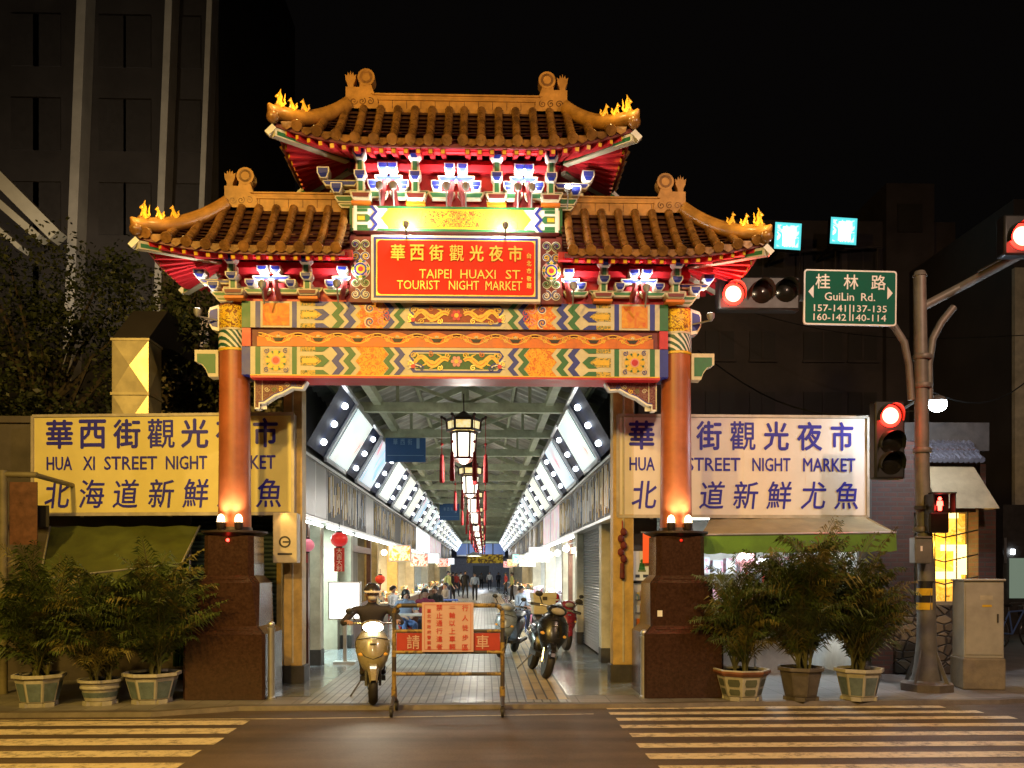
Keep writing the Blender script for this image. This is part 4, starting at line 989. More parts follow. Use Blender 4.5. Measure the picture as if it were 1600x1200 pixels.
def shop(sg, y0, y1, kind, fasc, lab, pier='pier', light=None, pw=.32, D=2.6):
    r = thing('market_shop', lab, 'shop', (XC + sg * 2.53, y0, 0), group=f'shops on the {"left" if sg < 0 else "right"} of the arcade')
    L_ = y1 - y0
    def bx(g, a, b_, ya, yb, z0, z1, m): g.box(min(sg * a, sg * b_), max(sg * a, sg * b_), ya, yb, z0, z1, m)
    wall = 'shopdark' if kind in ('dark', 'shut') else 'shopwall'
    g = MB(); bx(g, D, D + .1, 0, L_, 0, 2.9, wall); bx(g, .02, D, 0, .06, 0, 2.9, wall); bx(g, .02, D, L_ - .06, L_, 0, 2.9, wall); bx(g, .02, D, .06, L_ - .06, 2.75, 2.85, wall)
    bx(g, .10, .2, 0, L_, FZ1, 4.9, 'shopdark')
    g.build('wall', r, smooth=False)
    g = MB(); bx(g, -.05, .30, L_ - pw, L_ - .003, 0, FZ0, pier); bx(g, -.06, .31, L_ - pw - .01, L_ + .007, 0, .28, 'shopdark'); g.build('pier', r, smooth=False, bevel=.01)
    g = MB(); bx(g, -.10, .05, .02, L_ - .02, FZ0, FZ1, fasc); g.build('fascia', r, smooth=False)
    if fasc not in ('fascw', 'fasc3'):
        q = random.Random(int(y0 * 7) + sg); g = MB(); y = .12; np_ = max(2, int(round(L_ / 1.75))); pw_ = (L_ - .1) / np_
        for k in range(np_):
            ya = .05 + k * pw_; plain = (fasc == 'steel' or q.random() < .22)
            bx(g, -.115, -.10, ya + .03, ya + pw_ - .03, FZ0 + .05, FZ1 - .05, q.choice(('fbrown', 'fgrey', 'fdark')) if plain else 'fdark')
            if plain: continue
            gold = q.random() < .5; yy = ya + .08
            while yy < ya + pw_ - .14:
                w = q.uniform(.02, .09); za = FZ0 + .08 + q.random() ** 2 * .45; zb = FZ1 - .08 - q.random() ** 2 * .45
                if zb - za > .1: bx(g, -.13, -.115, yy, yy + w, za, zb, q.choice(('fgold', 'fgold', 'fsilver', 'fcream')) if gold else q.choice(('fsilver', 'fblue', 'fsilver', 'fgold')))
                yy += w + q.uniform(.015, .06)
        g.build('fascia_relief', r, smooth=False)
    g = MB()
    for z in (FZ0 - .02, FZ1 - .02): bx(g, -.14, .06, 0.003, L_ - .003, z, z + .05, 'alu')
    for y in (.025, L_ / 2): bx(g, -.115, .0, y - .02, y + .02, FZ0 + .03, FZ1 - .02, 'alu')
    g.build('fascia_frame', r, smooth=False)
    if kind != 'dark' and kind != 'shut':
        g = MB(); g.tube([(-sg * .07, .25, FZ0 - .07), (-sg * .07, L_ - .25, FZ0 - .07)], .022, 'tubelamp', 8); g.build('tube_lamp', r)
    if kind == 'shut':
        g = MB(); n = 44
        for i in range(n):
            z = .03 + i * (2.5 / n); g.face([(sg * .12, .05, z), (sg * .12, L_ - pw, z), (sg * .085, L_ - pw, z + .028), (sg * .085, .05, z + .028)], 'shutter'); g.face([(sg * .085, .05, z + .028), (sg * .085, L_ - pw, z + .028), (sg * .12, L_ - pw, z + .057), (sg * .12, .05, z + .057)], 'shutter')
        g.build('shutter', r, smooth=False)
    if kind == 'door':
        g = MB(); bx(g, .05, .16, .2, .34, 0, FZ0, 'brown'); bx(g, .05, .16, L_ - .9, L_ - .75, 0, FZ0, 'brown'); bx(g, .05, .16, .34, L_ - .9, 2.1, 2.25, 'brown'); bx(g, .08, .13, .34, L_ - .9, 0, .9, 'brown'); g.build('door_frame', r, smooth=False)
    if kind in ('stall', 'white', 'warm'):
        gm = 'goods2' if kind == 'white' else 'goods'; q0 = random.Random(int(y0 * 3))
        g = MB(); bx(g, -.25, .5, .35, L_ - .6, 0, .74, 'shopwall' if kind == 'white' else q0.choice(('redcloth', 'brown', 'alu', 'pieryellow'))); bx(g, -.3, .55, .3, L_ - .55, .74, .78, 'alu'); g.build('counter', r, smooth=False)
        q = random.Random(int(y0 * 10)); g = MB()
        for k in range(22):
            y = q.uniform(.4, L_ - .8); a = q.uniform(-.2, .4); h = q.uniform(.08, .32); w = q.uniform(.08, .2)
            g = MB()
            if k % 2: bx(g, a, a + w, y, y + w * 1.2, .78, .78 + h, gm); g.build('goods_box', r, smooth=False)
            else: g.lathe([(w * .5, .78), (w * .55, .78 + h * .8), (w * .3, .78 + h)], gm, 10, c=(sg * a, y, 0)); g.build('goods_jar', r)
        g = MB()
        for z in (1.0, 1.5, 2.0):
            bx(g, 2.2, D, .1, L_ - .1, z, z + .03, 'alu')
            for k in range(int(L_ / .28)):
                h = q.uniform(.15, .4); bx(g, 2.25, 2.5, .15 + k * .28, .36 + k * .28, z + .03, z + .03 + h, gm)
        g.build('shelf', r, smooth=False)
        for k in range(3):
            g = MB(); y = .5 + k * (L_ - 1.2) / 2; g.tube([(sg * .1, y, 2.5), (sg * .1, y, 2.3)], .008, 'black', 5); g.ball((sg * .1, y, 2.22), .09, 'bulbwarm' if kind != 'white' else 'bulbwhite', 10, 7); g.build('bulb', r)
    if light:
        lamp('shop_lamp', 'AREA', (sg * .9, L_ * .5, 2.55), light[0] * 1.0, light[1], 1.0, aim=(sg * .9 * 1 + r.location.x, 0, -5) if False else None, parent=r)
    return r
M['bulbwarm'] = em('warm_bulb', (1, .80, .45), 14); M['bulbwhite'] = em('white_bulb', (1, .97, .9), 14)
WH, WA, MI = (.95, 1, .97), (1, .70, .34), (.75, 1, .95)
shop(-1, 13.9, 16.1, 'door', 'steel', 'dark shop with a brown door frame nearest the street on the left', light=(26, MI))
shop(-1, 16.1, 19.7, 'mint', 'fasc1', 'bright mint green doorway shop behind the scooter rider', 'pier', light=(260, MI))
shop(-1, 19.7, 24.4, 'door', 'fasc1', 'shop with a dark doorway and a yellow lit pier on the left', 'pieryellow', light=(40, WA))
shop(-1, 24.4, 30.0, 'warm', 'fasc2', 'left stall with orange light and crowded red counter', 'pieryellow', light=(360, WA))
shop(-1, 30.0, 37.0, 'warm', 'fasc1', 'second warm lit food stall on the left', 'pier', light=(400, WA))
shop(-1, 37.0, 46.0, 'stall', 'fascw', 'left shop under a white lit fascia', 'pier', light=(260, WH))
shop(-1, 46.0, 58.0, 'warm', 'fasc3', 'deep left stall with a pink fascia', 'pier', light=(400, WA))
shop(-1, 58.0, 76.0, 'stall', 'fasc2', 'far left shop row end under a gold streaked fascia', 'pier', light=(300, WH))
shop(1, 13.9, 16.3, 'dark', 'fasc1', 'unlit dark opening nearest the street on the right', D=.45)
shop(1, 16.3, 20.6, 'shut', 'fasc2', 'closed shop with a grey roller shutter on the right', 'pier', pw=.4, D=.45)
shop(1, 20.6, 24.2, 'door', 'fasc2', 'right shop beside the bright bare lamp', 'pier', light=(120, WH))
shop(1, 24.2, 31.0, 'white', 'fasc3', 'brilliant white right stall with pale pink goods', 'pier', light=(700, WH))
shop(1, 31.0, 39.0, 'white', 'fasc1', 'second white lit stall on the right', 'pier', light=(560, WH))
shop(1, 39.0, 50.0, 'stall', 'fasc2', 'right stall with mixed goods under warm bulbs', 'pier', light=(400, WA))
shop(1, 50.0, 76.0, 'warm', 'fasc1', 'far right row of warm stalls', 'pier', light=(400, WA))
M['endwall'] = pm('grey_end_wall', (.22, .22, .25), .7, var=.2)
lamp('end_lamp', 'POINT', (XC, 92, 3.6), 420, (.8, .88, 1), .3)
e = thing('end_building', 'dark building closing the far end of the arcade', 'building', (XC, 100, 0)); g = MB(); g.box(-9, 9, 0, 4, 0, 9, 'endwall'); g.build('wall', e, smooth=False)
g = MB(); g.box(-.9, .9, -.05, -.01, .3, 2.3, 'black'); g.build('doorway', e, smooth=False)
# ---- small things at the near shops
def frame_post(px0, px1, y, lab, m='pieryellow'):
    x0 = WX(px0, y); x1 = WX(px1, y); r = thing('entrance_post', lab, 'post', ((x0 + x1) / 2, y, 0), group='posts at the arcade mouth'); w = (x1 - x0) / 2
    g = MB(); g.box(-w, w, 0, .3, 0.26, 4.9, m); g.box(-w * .1, w * .1, -.012, 0, .3, 4.9, 'pier'); g.build('shaft', r, smooth=False, bevel=.01)
    g = MB(); g.box(-w - .04, w + .04, -.04, .34, 0, .26, 'shopdark'); g.build('base', r, smooth=False, bevel=.01)
    return r
frame_post(443, 472, 13.3, 'yellow entrance post under the beige meter box left of the arcade')
rp = frame_post(958, 990, 13.3, 'yellow entrance post with a red hanging right of the arcade')
x, z1 = W(433, 803, 13.15); x1, z0 = W(470, 880, 13.15)
mb = thing('lamp_box', 'beige box with a round dark emblem on the left yellow post', 'box', ((x + x1) / 2, 13.0, z0)); w, h = (x1 - x) / 2, z1 - z0
M['beige'] = pm('beige_box', (.60, .52, .36), .5, var=.1)
g = MB(); g.box(-w, w, -.12, .12, 0, h, 'beige'); g.build('case', mb, smooth=False, bevel=.012)
g = MB(); g.disc(0, h * .42, .085, -.124, 'shopdark', 18, r0=.06); g.rect(-.03, .06, h * .42 - .012, h * .42 + .012, -.125, 'shopdark'); g.rect(-w * .6, w * .6, h * .16, h * .2, -.124, 'shopdark'); g.build('emblem', mb, smooth=False, recalc=False)
lamp('box_downlight', 'SPOT', ((x + x1) / 2, 12.80, z1 + .05), 5, (1, .55, .18), .03, aim=((x + x1) / 2, 12.92, z0), spot=90)
# white standing sign box
x, z1 = W(513, 909, 16.0); x1, z0 = W(563, 968, 16.0)
s = thing('light_box', 'glowing white standing sign box left of the scooter rider', 'sign', ((x + x1) / 2, 16.0, 0)); w = (x1 - x) / 2
g = MB(); g.box(-w, w, 0, .16, z0, z1, 'alu'); g.bar((0, .08, 0), (0, .08, z0), .06, .06, 'alu'); g.box(-w * .7, w * .7, -.05, .22, 0, .05, 'alu'); g.build('case', s, smooth=False)
g = MB(); g.rect(-w + .02, w - .02, z0 + .02, z1 - .02, -.004, em('white_sign_face', (1, 1, .98), 2.2)); g.build('lit_face', s, smooth=False)
# red hanging lantern, pink lantern and a red paper banner at the mint shop
def ball_lantern(px, py, y, rr, col, lab):
    x, z = W(px, py, y); s = thing('paper_lantern', lab, 'lantern', (x, y, z), group='paper lanterns by the shops'); m = em('paper_' + lab.split()[0], col, .35, base=col)
    g = MB(); g.ball((0, 0, 0), (rr, rr, rr * .85), m, 14, 10); g.build('shade', s)
    g = MB(); g.lathe([(rr * .4, rr * .8), (rr * .4, rr)], 'lanternwood', 10); g.lathe([(rr * .4, -rr), (rr * .4, -rr * .8)], 'lanternwood', 10); g.tube([(0, 0, -rr), (0, 0, -rr * 2.2)], rr * .15, 'tassel', 6); g.tube([(0, 0, rr), (0, 0, rr * 2)], .008, 'black', 4); g.build('trim', s)
ball_lantern(530, 843, 16.4, .16, (.75, .03, .03), 'red round paper lantern at the mint doorway')
ball_lantern(479, 852, 14.8, .13, (.9, .25, .35), 'pink round paper lantern by the brown door')
ball_lantern(1166, 875, 15.2, .17, (.95, .45, .5), 'rosy paper lantern under the right green awning')
ball_lantern(1193, 882, 15.3, .14, (.9, .85, .95), 'pale lilac paper lantern under the right green awning')
ball_lantern(594, 905, 23.0, .13, (.85, .06, .02), 'red orange paper lantern on the yellow pier')
M['redpaper'] = pm('red_paper', (.6, .03, .03), .6); M['paperwhite'] = pm('white_print', (.85, .8, .75), .6, var=0)
x, z1 = W(522, 856, 16.2); x1, z0 = W(538, 893, 16.2)
s = thing('paper_banner', 'narrow red paper banner with white marks below the red lantern', 'banner', ((x + x1) / 2, 16.2, z0)); w = (x1 - x) / 2
g = MB(); g.box(-w, w, 0, .012, 0, z1 - z0, 'redpaper'); g.build('sheet', s, smooth=False)
g = MB()
for k in range(4): g.text('大吉大利'[k], 0, (z1 - z0) * (.87 - .245 * k), w * 1.1, w * 1.1, -.004, 'paperwhite')
g.build('banner_lettering', s, smooth=False, recalc=False)
# red plaited hanging on the right post
x, z = W(973, 850, 13.2)
M['charm'] = pm('dark_red_plait', (.15, .02, .018), .7, var=.3)
s = thing('hanging_charm', 'dark red plaited charm hung on the right yellow post', 'charm', (x, 13.24, z))
g = MB(); g.tube([(0, 0, .35), (0, 0, .2)], .008, 'tassel', 5)
for k in range(5): g.ball((.02 * (-1) ** k, 0, .18 - .1 * k), (.05, .03, .06), 'charm', 10, 7)
g.build('beads', s); g = MB(); g.lathe([(.03, -.28), (.04, -.5), (.02, -.52)], 'charm', 8); g.build('fringe', s)
# bare lamp on the right
x, z = W(885, 857, 22.5)
s = thing('bare_lamp', 'bright bare bulb on a bracket beside the right cream pier', 'lamp', (x, 22.5, z)); g = MB(); g.ball((0, 0, 0), .085, em('bare_bulb', (1, .93, .75), 25), 12, 8); g.build('bulb', s)
g = MB(); g.bar((.02, 0, .1), (.25, 0, .16), .03, .03, 'alu'); g.lathe([(.04, .06), (.04, .14)], 'alu', 8); g.build('bracket', s)
lamp('bare_bulb_lamp', 'POINT', (x - .1, 22.5, z - .12), 60, (1, .92, .75), .1)
# yellow banner and round lamp at the far end
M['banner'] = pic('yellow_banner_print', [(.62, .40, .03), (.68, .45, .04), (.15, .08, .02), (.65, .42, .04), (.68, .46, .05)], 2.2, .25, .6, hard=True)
x, z1 = W(729, 866, 84); x1, z0 = W(786, 880, 84)
s = thing('banner', 'wide yellow banner across the far end of the arcade', 'banner', ((x + x1) / 2, 84, (z0 + z1) / 2)); w, h = (x1 - x) / 2, (z1 - z0) / 2
g = MB(); g.box(-w, w, 0, .05, -h, h, 'banner'); g.build('cloth', s, smooth=False); g = MB()
for d in (-1, 1): g.tube([(d * w, .02, h), (d * w, .02, 4.9 - (z0 + z1) / 2)], .02, 'alu', 5)
g.build('cord', s)
x, z = W(741, 866, 78)
s = thing('dish_lamp', 'white dish lamp hung before the yellow banner', 'lamp', (x, 78, z)); g = MB(); g.lathe([(.1, .2), (.7, -.12), (.66, -.16)], 'white', 16); g.tube([(0, 0, .2), (0, 0, 1.5)], .02, 'black', 5); g.build('shade', s)
g = MB(); g.lathe([(.001, -.15), (.62, -.16)], em('dish_lamp_glow', (1, .95, .8), 6), 16); g.build('diffuser', s)
# ---- small lit signs standing out from the shop fronts, deep in the arcade
for k, (sg, y, z, col, st_, nm) in enumerate(((-1, 27, 2.2, (1, .38, .06), 1.2, 'orange'), (-1, 35, 2.1, (.95, .1, .08), .9, 'red'), (-1, 44, 2.3, (.9, .95, 1), 1.3, 'white'), (-1, 55, 2.2, (.95, .15, .1), 1.0, 'red'), (-1, 66, 2.4, (.8, .9, 1), 1.3, 'pale'), (1, 29, 2.2, (1, .9, .7), 1.5, 'cream'), (1, 37, 2.1, (.95, .75, .25), 1.2, 'yellow'), (1, 46, 2.3, (.2, .85, .7), 1.1, 'teal'), (1, 57, 2.2, (1, .55, .15), 1.2, 'orange'), (1, 68, 2.2, (.95, .2, .2), 1.0, 'red'))):
    s = thing('projecting_sign', f'small {nm} lit sign standing out from the {"left" if sg < 0 else "right"} shops, {ORD[k % 5]} along', 'lit sign', (XC + sg * 2.15, y, z), 0, 'lit signs standing out from the shops')
    g = MB(); g.box(-.34, .34, 0, .12, -.25, .25, 'alu'); g.bar((sg * .3, .06, .2), (sg * .5, .06, .35), .03, .03, 'alu'); g.build('case', s, smooth=False)
    g = MB(); g.rect(-.31, .31, -.22, .22, -.004, pic('projecting_face_' + nm + str(k), [col, tuple(min(1, c * .6 + .4) for c in col), col, tuple(c * .5 for c in col)], 6, st_, .5, hard=True)); g.build('lit_face', s, smooth=False)
M['endblue'] = em('blue_gable_glow', (.16, .24, .50), .30, sample=False)  # glowing panel added to stand in for bluish light under the far ceiling
s = thing('gable_glow_panel', 'blue glowing panel added in the gable above the yellow banner at the far end', 'window', (XC, 97, 0)); g = MB(); g.face([(-2.6, 0, 3.4), (2.6, 0, 3.4), (2.6, 0, 4.8), (0, 0, 5.9), (-2.6, 0, 4.8)], 'endblue'); g.build('pane', s, smooth=False)
g = MB()
for u in (-1.3, 0, 1.3): g.box(u - .06, u + .06, -.06, -.004, 3.4, 5.2, 'shopdark')
g.box(-2.6, 2.6, -.08, -.004, 3.3, 3.45, 'alu'); g.build('glow_panel_bar', s, smooth=False)
# ================================================================== big street signs
M['signface'] = pm('white_sign_face', (.80, .75, .68), .5, var=.08, scale=1.2, dirt=.10)
M['signink'] = pm('blue_sign_ink', (.022, .018, .36), .5, var=.05)
M['signedge'] = pm('sign_edge_metal', (.55, .5, .4), .45, metal=.3, var=.15)
M['signyellow'] = pm('yellow_sign_face', (.82, .72, .26), .5, var=.08, scale=1.2, dirt=.12)
def market_sign(name, lab, pxl, pxr, yl, yr, z0, z1, rows, fm='signface'):
    xl, xr = WX(pxl, yl), WX(pxr, yr); L_ = math.hypot(xr - xl, yr - yl); k = L_ / (pxr - pxl); pc = (pxl + pxr) / 2
    s = thing(name, lab, 'sign', ((xl + xr) / 2, (yl + yr) / 2, (z0 + z1) / 2), math.atan2(yr - yl, xr - xl), 'twin market signs beside the gateway'); hw, hh = L_ / 2, (z1 - z0) / 2
    g = MB(); g.box(-hw, hw, 0, .28, -hh, hh, 'signedge'); g.build('case', s, smooth=False, bevel=.008)
    g = MB(); g.rect(-hw + .03, hw - .03, -hh + .03, hh - .03, -.003, fm)
    for q in (-.5, 0, .5): g.box(hw * q - .004, hw * q + .004, -.0045, -.003, -hh + .03, hh - .03, fm)
    for d in (-1, 1): g.box(-hw, hw, -.018, 0, d * hh - .02, d * hh + .02, 'signedge'); g.box(d * hw - .02, d * hw + .02, -.018, 0, -hh, hh, 'signedge')
    g.build('face', s, smooth=False, recalc=False)
    g = MB()
    for (t, xs, dz, h, w, bold, sh) in rows:
        if isinstance(xs[0], tuple):
            for word, (a, b_) in zip(t, xs): g.text(word, ((a + b_) / 2 - pc) * k, dz, (b_ - a) * k, h * k, -.007, 'signink', bold=.02)
        else:
            for ch, x in zip(t, xs): g.text(ch, (x - pc) * k, dz, (w if ch not in '市' else w * .9) * k, h * k, -.007, 'signink', bold=(bold if ch not in '觀' else min(bold, .012)), shear=sh)
    g.build('sign_lettering', s, smooth=False, recalc=False)
    g = MB()
    for d in (-.7, .0, .7): g.bar((d * hw, .28, -hh), (d * hw, .42, -hh + .1), .05, .05, 'signedge'); g.bar((d * hw, .28, hh * .6), (d * hw, .45, hh * .6), .05, .05, 'signedge')
    g.build('bracket', s, smooth=False)
    return s
market_sign('market_sign', 'left market sign with a yellow face, blue lettering, behind the left red column', 51, 458, 13.47, 13.13, 2.49, 3.95, [
    ('華西街觀光夜市', (94, 146, 200, 253.5, 306, 360, 415.5), .455, 45, 43, .022, 0), (('HUA', 'XI', 'STREET', 'NIGHT', 'MARKET'), ((73.5, 114), (131, 150), (164.5, 247.5), (261, 325.5), (345, 431)), .025, 21, 0, 0, 0),
    ('北海道新鮮尤魚', (88.5, 143, 196.5, 252, 306, 360, 420), -.425, 44, 39, .010, .10)], 'signyellow')
market_sign('market_sign', 'right market sign, pinkish white, blue lettering, behind the right red column', 965, 1356, 13.3, 13.35, 2.47, 3.98, [
    ('華西街觀光夜市', (1002, 1054, 1106.5, 1159, 1211.5, 1264, 1315), .46, 45, 40, .022, 0), (('HUA', 'XI', 'STREET', 'NIGHT', 'MARKET'), ((983, 1022.5), (1037, 1057), (1072, 1155.5), (1174, 1234), (1253.5, 1336)), .03, 21, 0, 0, 0),
    ('北海道新鮮尤魚', (1004.5, 1054, 1109.5, 1162, 1214.5, 1268.5, 1321), -.43, 43, 38, .010, .10)])
# ================================================================== low buildings either side of the arcade mouth
M['darkwall'] = pm('dark_rendered_wall', (.10, .085, .07), .7, var=.3, scale=2, dirt=.4)
M['palewall'] = pm('stained_pale_wall', (.34, .30, .22), .7, var=.25, scale=1.5, dirt=.55)
M['greenshutter'] = pm('dark_green_shutter', (.020, .035, .028), .5, var=.25)
lb_ = thing('storefront', 'dark low storefront with a green black shutter under the left sign', 'building', (-6.5, 13.75, 0))
g = MB(); g.box(-5, 3.4, .05, .2, 0, 3.9, 'darkwall'); g.box(-5, 3.4, .0, 6, 3.9, 4.0, 'darkwall'); g.build('wall', lb_, smooth=False)
def shutter_part(root, x0, x1, z0, z1, y, m, n=36):
    g = MB()
    for i in range(n):
        a = z0 + (z1 - z0) * i / n; b_ = z0 + (z1 - z0) * (i + 1) / n; c = (a + b_) / 2
        g.face([(x0, y, a), (x1, y, a), (x1, y - .025, c), (x0, y - .025, c)], m); g.face([(x0, y - .025, c), (x1, y - .025, c), (x1, y, b_), (x0, y, b_)], m)
    return g.build('shutter', root, smooth=False)
shutter_part(lb_, 2.05, 3.35, .05, 2.45, .02, 'greenshutter')
g = MB(); g.box(1.95, 2.05, -.06, .04, 0, 2.5, 'darkwall'); g.build('shutter_rail', lb_, smooth=False)
g = MB(); g.box(3.35, 3.42, -.06, .04, 0, 2.5, 'pieryellow'); g.build('shutter_rail', lb_, smooth=False)
pw_ = thing('pale_building', 'stained pale low wall with small lit windows behind the left sign', 'building', (-4.6, 19, 0))
g = MB(); g.box(-2.4, 1.5, 0, 3, 0, 5.9, 'palewall'); g.build('wall', pw_, smooth=False)
# ---- green awnings
M['awning'] = pm('green_awning_cloth', (.11, .25, .03), .75, var=.2, scale=3, dirt=.25); M['awningolive'] = pm('olive_awning_cloth', (.085, .105, .012), .8, var=.25, scale=3, dirt=.3)
M['awningtop'] = pm('lit_awning_top', (.30, .24, .12), .75, var=.2, scale=3, dirt=.3)  # brownish light on the sloping top is put into its colour
aw = thing('awning', 'olive green sloping awning under the left yellow sign', 'awning', (0, 0, 0), group='green awnings')
A = [(*W(78, 823, 13.5),), (*W(312, 822, 13.5),)]; Bf = [(*W(62, 905, 12.15),), (*W(284, 880, 12.15),)]
def sheet_grid(g, p00, p10, p01, p11, nx, nz, m, sag=.03):
    vs = []
    for j in range(nz + 1):
        for i in range(nx + 1):
            a = Vector(p00).lerp(Vector(p10), i / nx); b_ = Vector(p01).lerp(Vector(p11), i / nx); p = a.lerp(b_, j / nz)
            p.z -= sag * math.sin(PI * j / nz) * (1 + .3 * math.sin(i * 2.1)); p.z -= .012 * math.sin(i * 1.7 + j * .8); vs.append(p)
    k = nx + 1
    return g.add(vs, [(j * k + i, j * k + i + 1, (j + 1) * k + i + 1, (j + 1) * k + i) for j in range(nz) for i in range(nx)], m)
g = MB(); P = lambda a, y: (a[0], y, a[1])
sheet_grid(g, P(A[0], 13.5), P(A[1], 13.5), P(Bf[0], 12.15), P(Bf[1], 12.15), 16, 8, 'awningolive', .05); g.build('canopy', aw)
g = MB(); n = 24; a = []; b_ = []
for i in range(n + 1):
    t = i / n; p = Vector(P(Bf[0], 12.15)).lerp(Vector(P(Bf[1], 12.15)), t); a.append(p); b_.append(p + Vector((0, -.02, -.17 - .025 * abs(math.sin(i * PI / 3)))))
k = n + 1; g.add(a + b_, [(i, i + 1, k + i + 1, k + i) for i in range(n)], 'awningolive'); g.build('valance', aw)
g = MB()
for q in (0, 1): g.tube([P(A[q], 13.5), P(Bf[q], 12.15)], .015, 'alu', 6)
g.tube([P(Bf[0], 12.15), P(Bf[1], 12.15)], .015, 'alu', 6); g.build('frame', aw)
x, _ = W(272, 0, 13.4); x1, _ = W(298, 0, 13.4)
cu = thing('curtain', 'green plastic curtain hanging at the right end of the left awning', 'curtain', ((x + x1) / 2, 13.35, 0)); w = (x1 - x) / 2
g = MB(); n = 20; a = []; b_ = []
for i in range(n + 1):
    u = -w + 2 * w * i / n; a.append((u, .03 * math.sin(i * 1.9), .25)); b_.append((u, .03 * math.sin(i * 1.9 + .4), 1.85))
k = n + 1; g.add(a + b_, [(i, i + 1, k + i + 1, k + i) for i in range(n)], 'awning'); g.build('cloth', cu); g = MB(); g.tube([(-w, 0, 1.86), (w, 0, 1.86)], .014, 'alu', 6); g.tube([(w, 0, 0), (w, 0, 1.9)], .014, 'alu', 6); g.build('rail', cu)
aw = thing('awning', 'green awning with a brownish lit top and white end under the right market sign', 'awning', (0, 0, 0), group='green awnings')
tl, tr = W(1110, 806, 13.5), W(1345, 803, 13.5); fl_, fr_ = W(1095, 836, 12.3), W(1400, 832, 12.3)
g = MB(); sheet_grid(g, P(tl, 13.5), P(tr, 13.5), P(fl_, 12.3), P(fr_, 12.3), 16, 6, 'awningtop', .02); g.build('canopy', aw)
g = MB(); n = 30; a = []; b_ = []
for i in range(n + 1):
    p = Vector(P(fl_, 12.3)).lerp(Vector(P(fr_, 12.3)), i / n); a.append(p); b_.append(p + Vector((0, -.03, -.25 - .02 * abs(math.sin(i * PI / 3)))))
k = n + 1; g.add(a + b_, [(i, i + 1, k + i + 1, k + i) for i in range(n)], 'awning'); g.build('valance', aw)
g = MB(); g.face([P(tr, 13.5), P(fr_, 12.3), (fr_[0], 13.5, fr_[1])], 'white'); g.build('end_panel', aw, smooth=False, recalc=False)
g = MB(); g.tube([P(tl, 13.5), P(tr, 13.5)], .018, 'alu', 6); g.tube([P(fl_, 12.3), P(fr_, 12.3)], .018, 'alu', 6); g.build('frame', aw)
# ---- open corner shop on the right, facing the street
cs = thing('corner_shop', 'open lit shop with posters behind the right palms', 'shop', (4.3, 13.5, 0))
g = MB(); g.box(-1.95, 1.6, 3.4, 3.5, 0, 3.95, 'shopwall'); g.box(1.5, 1.6, 0, 3.4, 0, 3.95, 'shopwall'); g.box(-2.0, -1.95, .6, 3.4, 0, 2.5, 'shopwall'); g.box(-2.0, 1.5, .06, 3.4, 2.6, 2.7, 'shopwall'); g.box(-2.2, 1.6, .06, .14, 2.7, 3.9, 'darkwall'); g.box(1.4, 1.6, -.02, .06, 0, 3.9, 'darkwall'); g.build('wall', cs, smooth=False)
g = MB()
for z in (.6, 1.1, 1.6):
    g.box(-.6, 1.45, 3.0, 3.38, z, z + .03, 'alu')
    for k in range(8): h = rnd.uniform(.15, .36); g.box(-.55 + k * .25, -.36 + k * .25, 3.05, 3.3, z + .03, z + .03 + h, 'goods2')
g.build('shelf', cs, smooth=False)
g = MB(); g.box(-1.2, 1.0, .9, 1.5, 0, .85, 'alu'); g.box(-1.25, 1.05, .85, 1.55, .85, .9, 'white')
for k in range(9): x_ = -1.1 + .22 * k; h = rnd.uniform(.1, .3); g.box(x_, x_ + .16, 1.0, 1.3, .9, .9 + h, 'goods')
g.build('counter', cs, smooth=False)
g = MB(); g.tube([(-1.2, 1.5, 2.55), (1.2, 1.5, 2.55)], .025, 'tubelamp', 8); g.build('tube_lamp', cs)
lamp('shop_lamp', 'AREA', (0, 1.5, 2.5), 105, (.9, .97, 1), 1.0, parent=cs)
g = MB(); g.loft([[(-1.1, -.2, 2.05), (-.1, -.2, 2.05), (-.1, .6, 2.05), (-1.1, .6, 2.05)], [(-.9, 0, 2.28), (-.3, 0, 2.28), (-.3, .4, 2.28), (-.9, .4, 2.28)]], 'white')
for a in (-1.08, -.12): g.tube([(a, -.18, 2.05), (a, -.18, .0)], .018, 'alu', 6)
st = thing('canopy_stand', 'small white topped stall canopy inside the right corner shop', 'canopy', (4.3, 13.9, 0)); g.build('canopy', st)
M['poster'] = pm('pale_blue_poster', (.62, .74, .86), .5, var=.05); M['posterdark'] = pm('navy_poster', (.03, .05, .10), .5, var=.1)
x0, z1 = W(986, 861, 13.5); x1, z0 = W(1020, 907, 13.5)
po = thing('poster', 'pale blue poster with a green figure right of the yellow post', 'poster', ((x0 + x1) / 2, 13.5, z0)); w, h = (x1 - x0) / 2, z1 - z0
g = MB(); g.box(-w, w, 0, .02, 0, h, 'poster'); g.build('sheet', po, smooth=False)
g = MB(); g.disc(0, h * .66, w * .16, -.004, 'green', 12); g.sheet([(-w * .3, h * .36), (w * .3, h * .36), (w * .2, h * .6), (-w * .2, h * .6)], -.005, 'green'); g.rect(-w * .36, w * .36, h * .30, h * .35, -.005, 'olive')
g.rect(-w * .6, -w * .2, h * .10, h * .2, -.004, 'posterdark'); g.rect(w * .1, w * .6, h * .10, h * .2, -.004, 'posterdark'); g.build('figure', po, smooth=False, recalc=False)
x0, z1 = W(1004, 832, 13.45); x1, z0 = W(1026, 880, 13.45)
po = thing('cloth_banner', 'plain orange red vertical banner beside the right pedestal', 'banner', ((x0 + x1) / 2, 13.42, z0)); w, h = (x1 - x0) / 2, z1 - z0
g = MB(); g.box(-w, w, 0, .015, 0, h, em('orange_banner_cloth', (.8, .10, .02), .25, base=(.8, .12, .03))); g.build('cloth', po, smooth=False); g = MB(); g.tube([(-w - .03, 0, h), (w + .03, 0, h)], .012, 'alu', 6); g.build('rod', po)
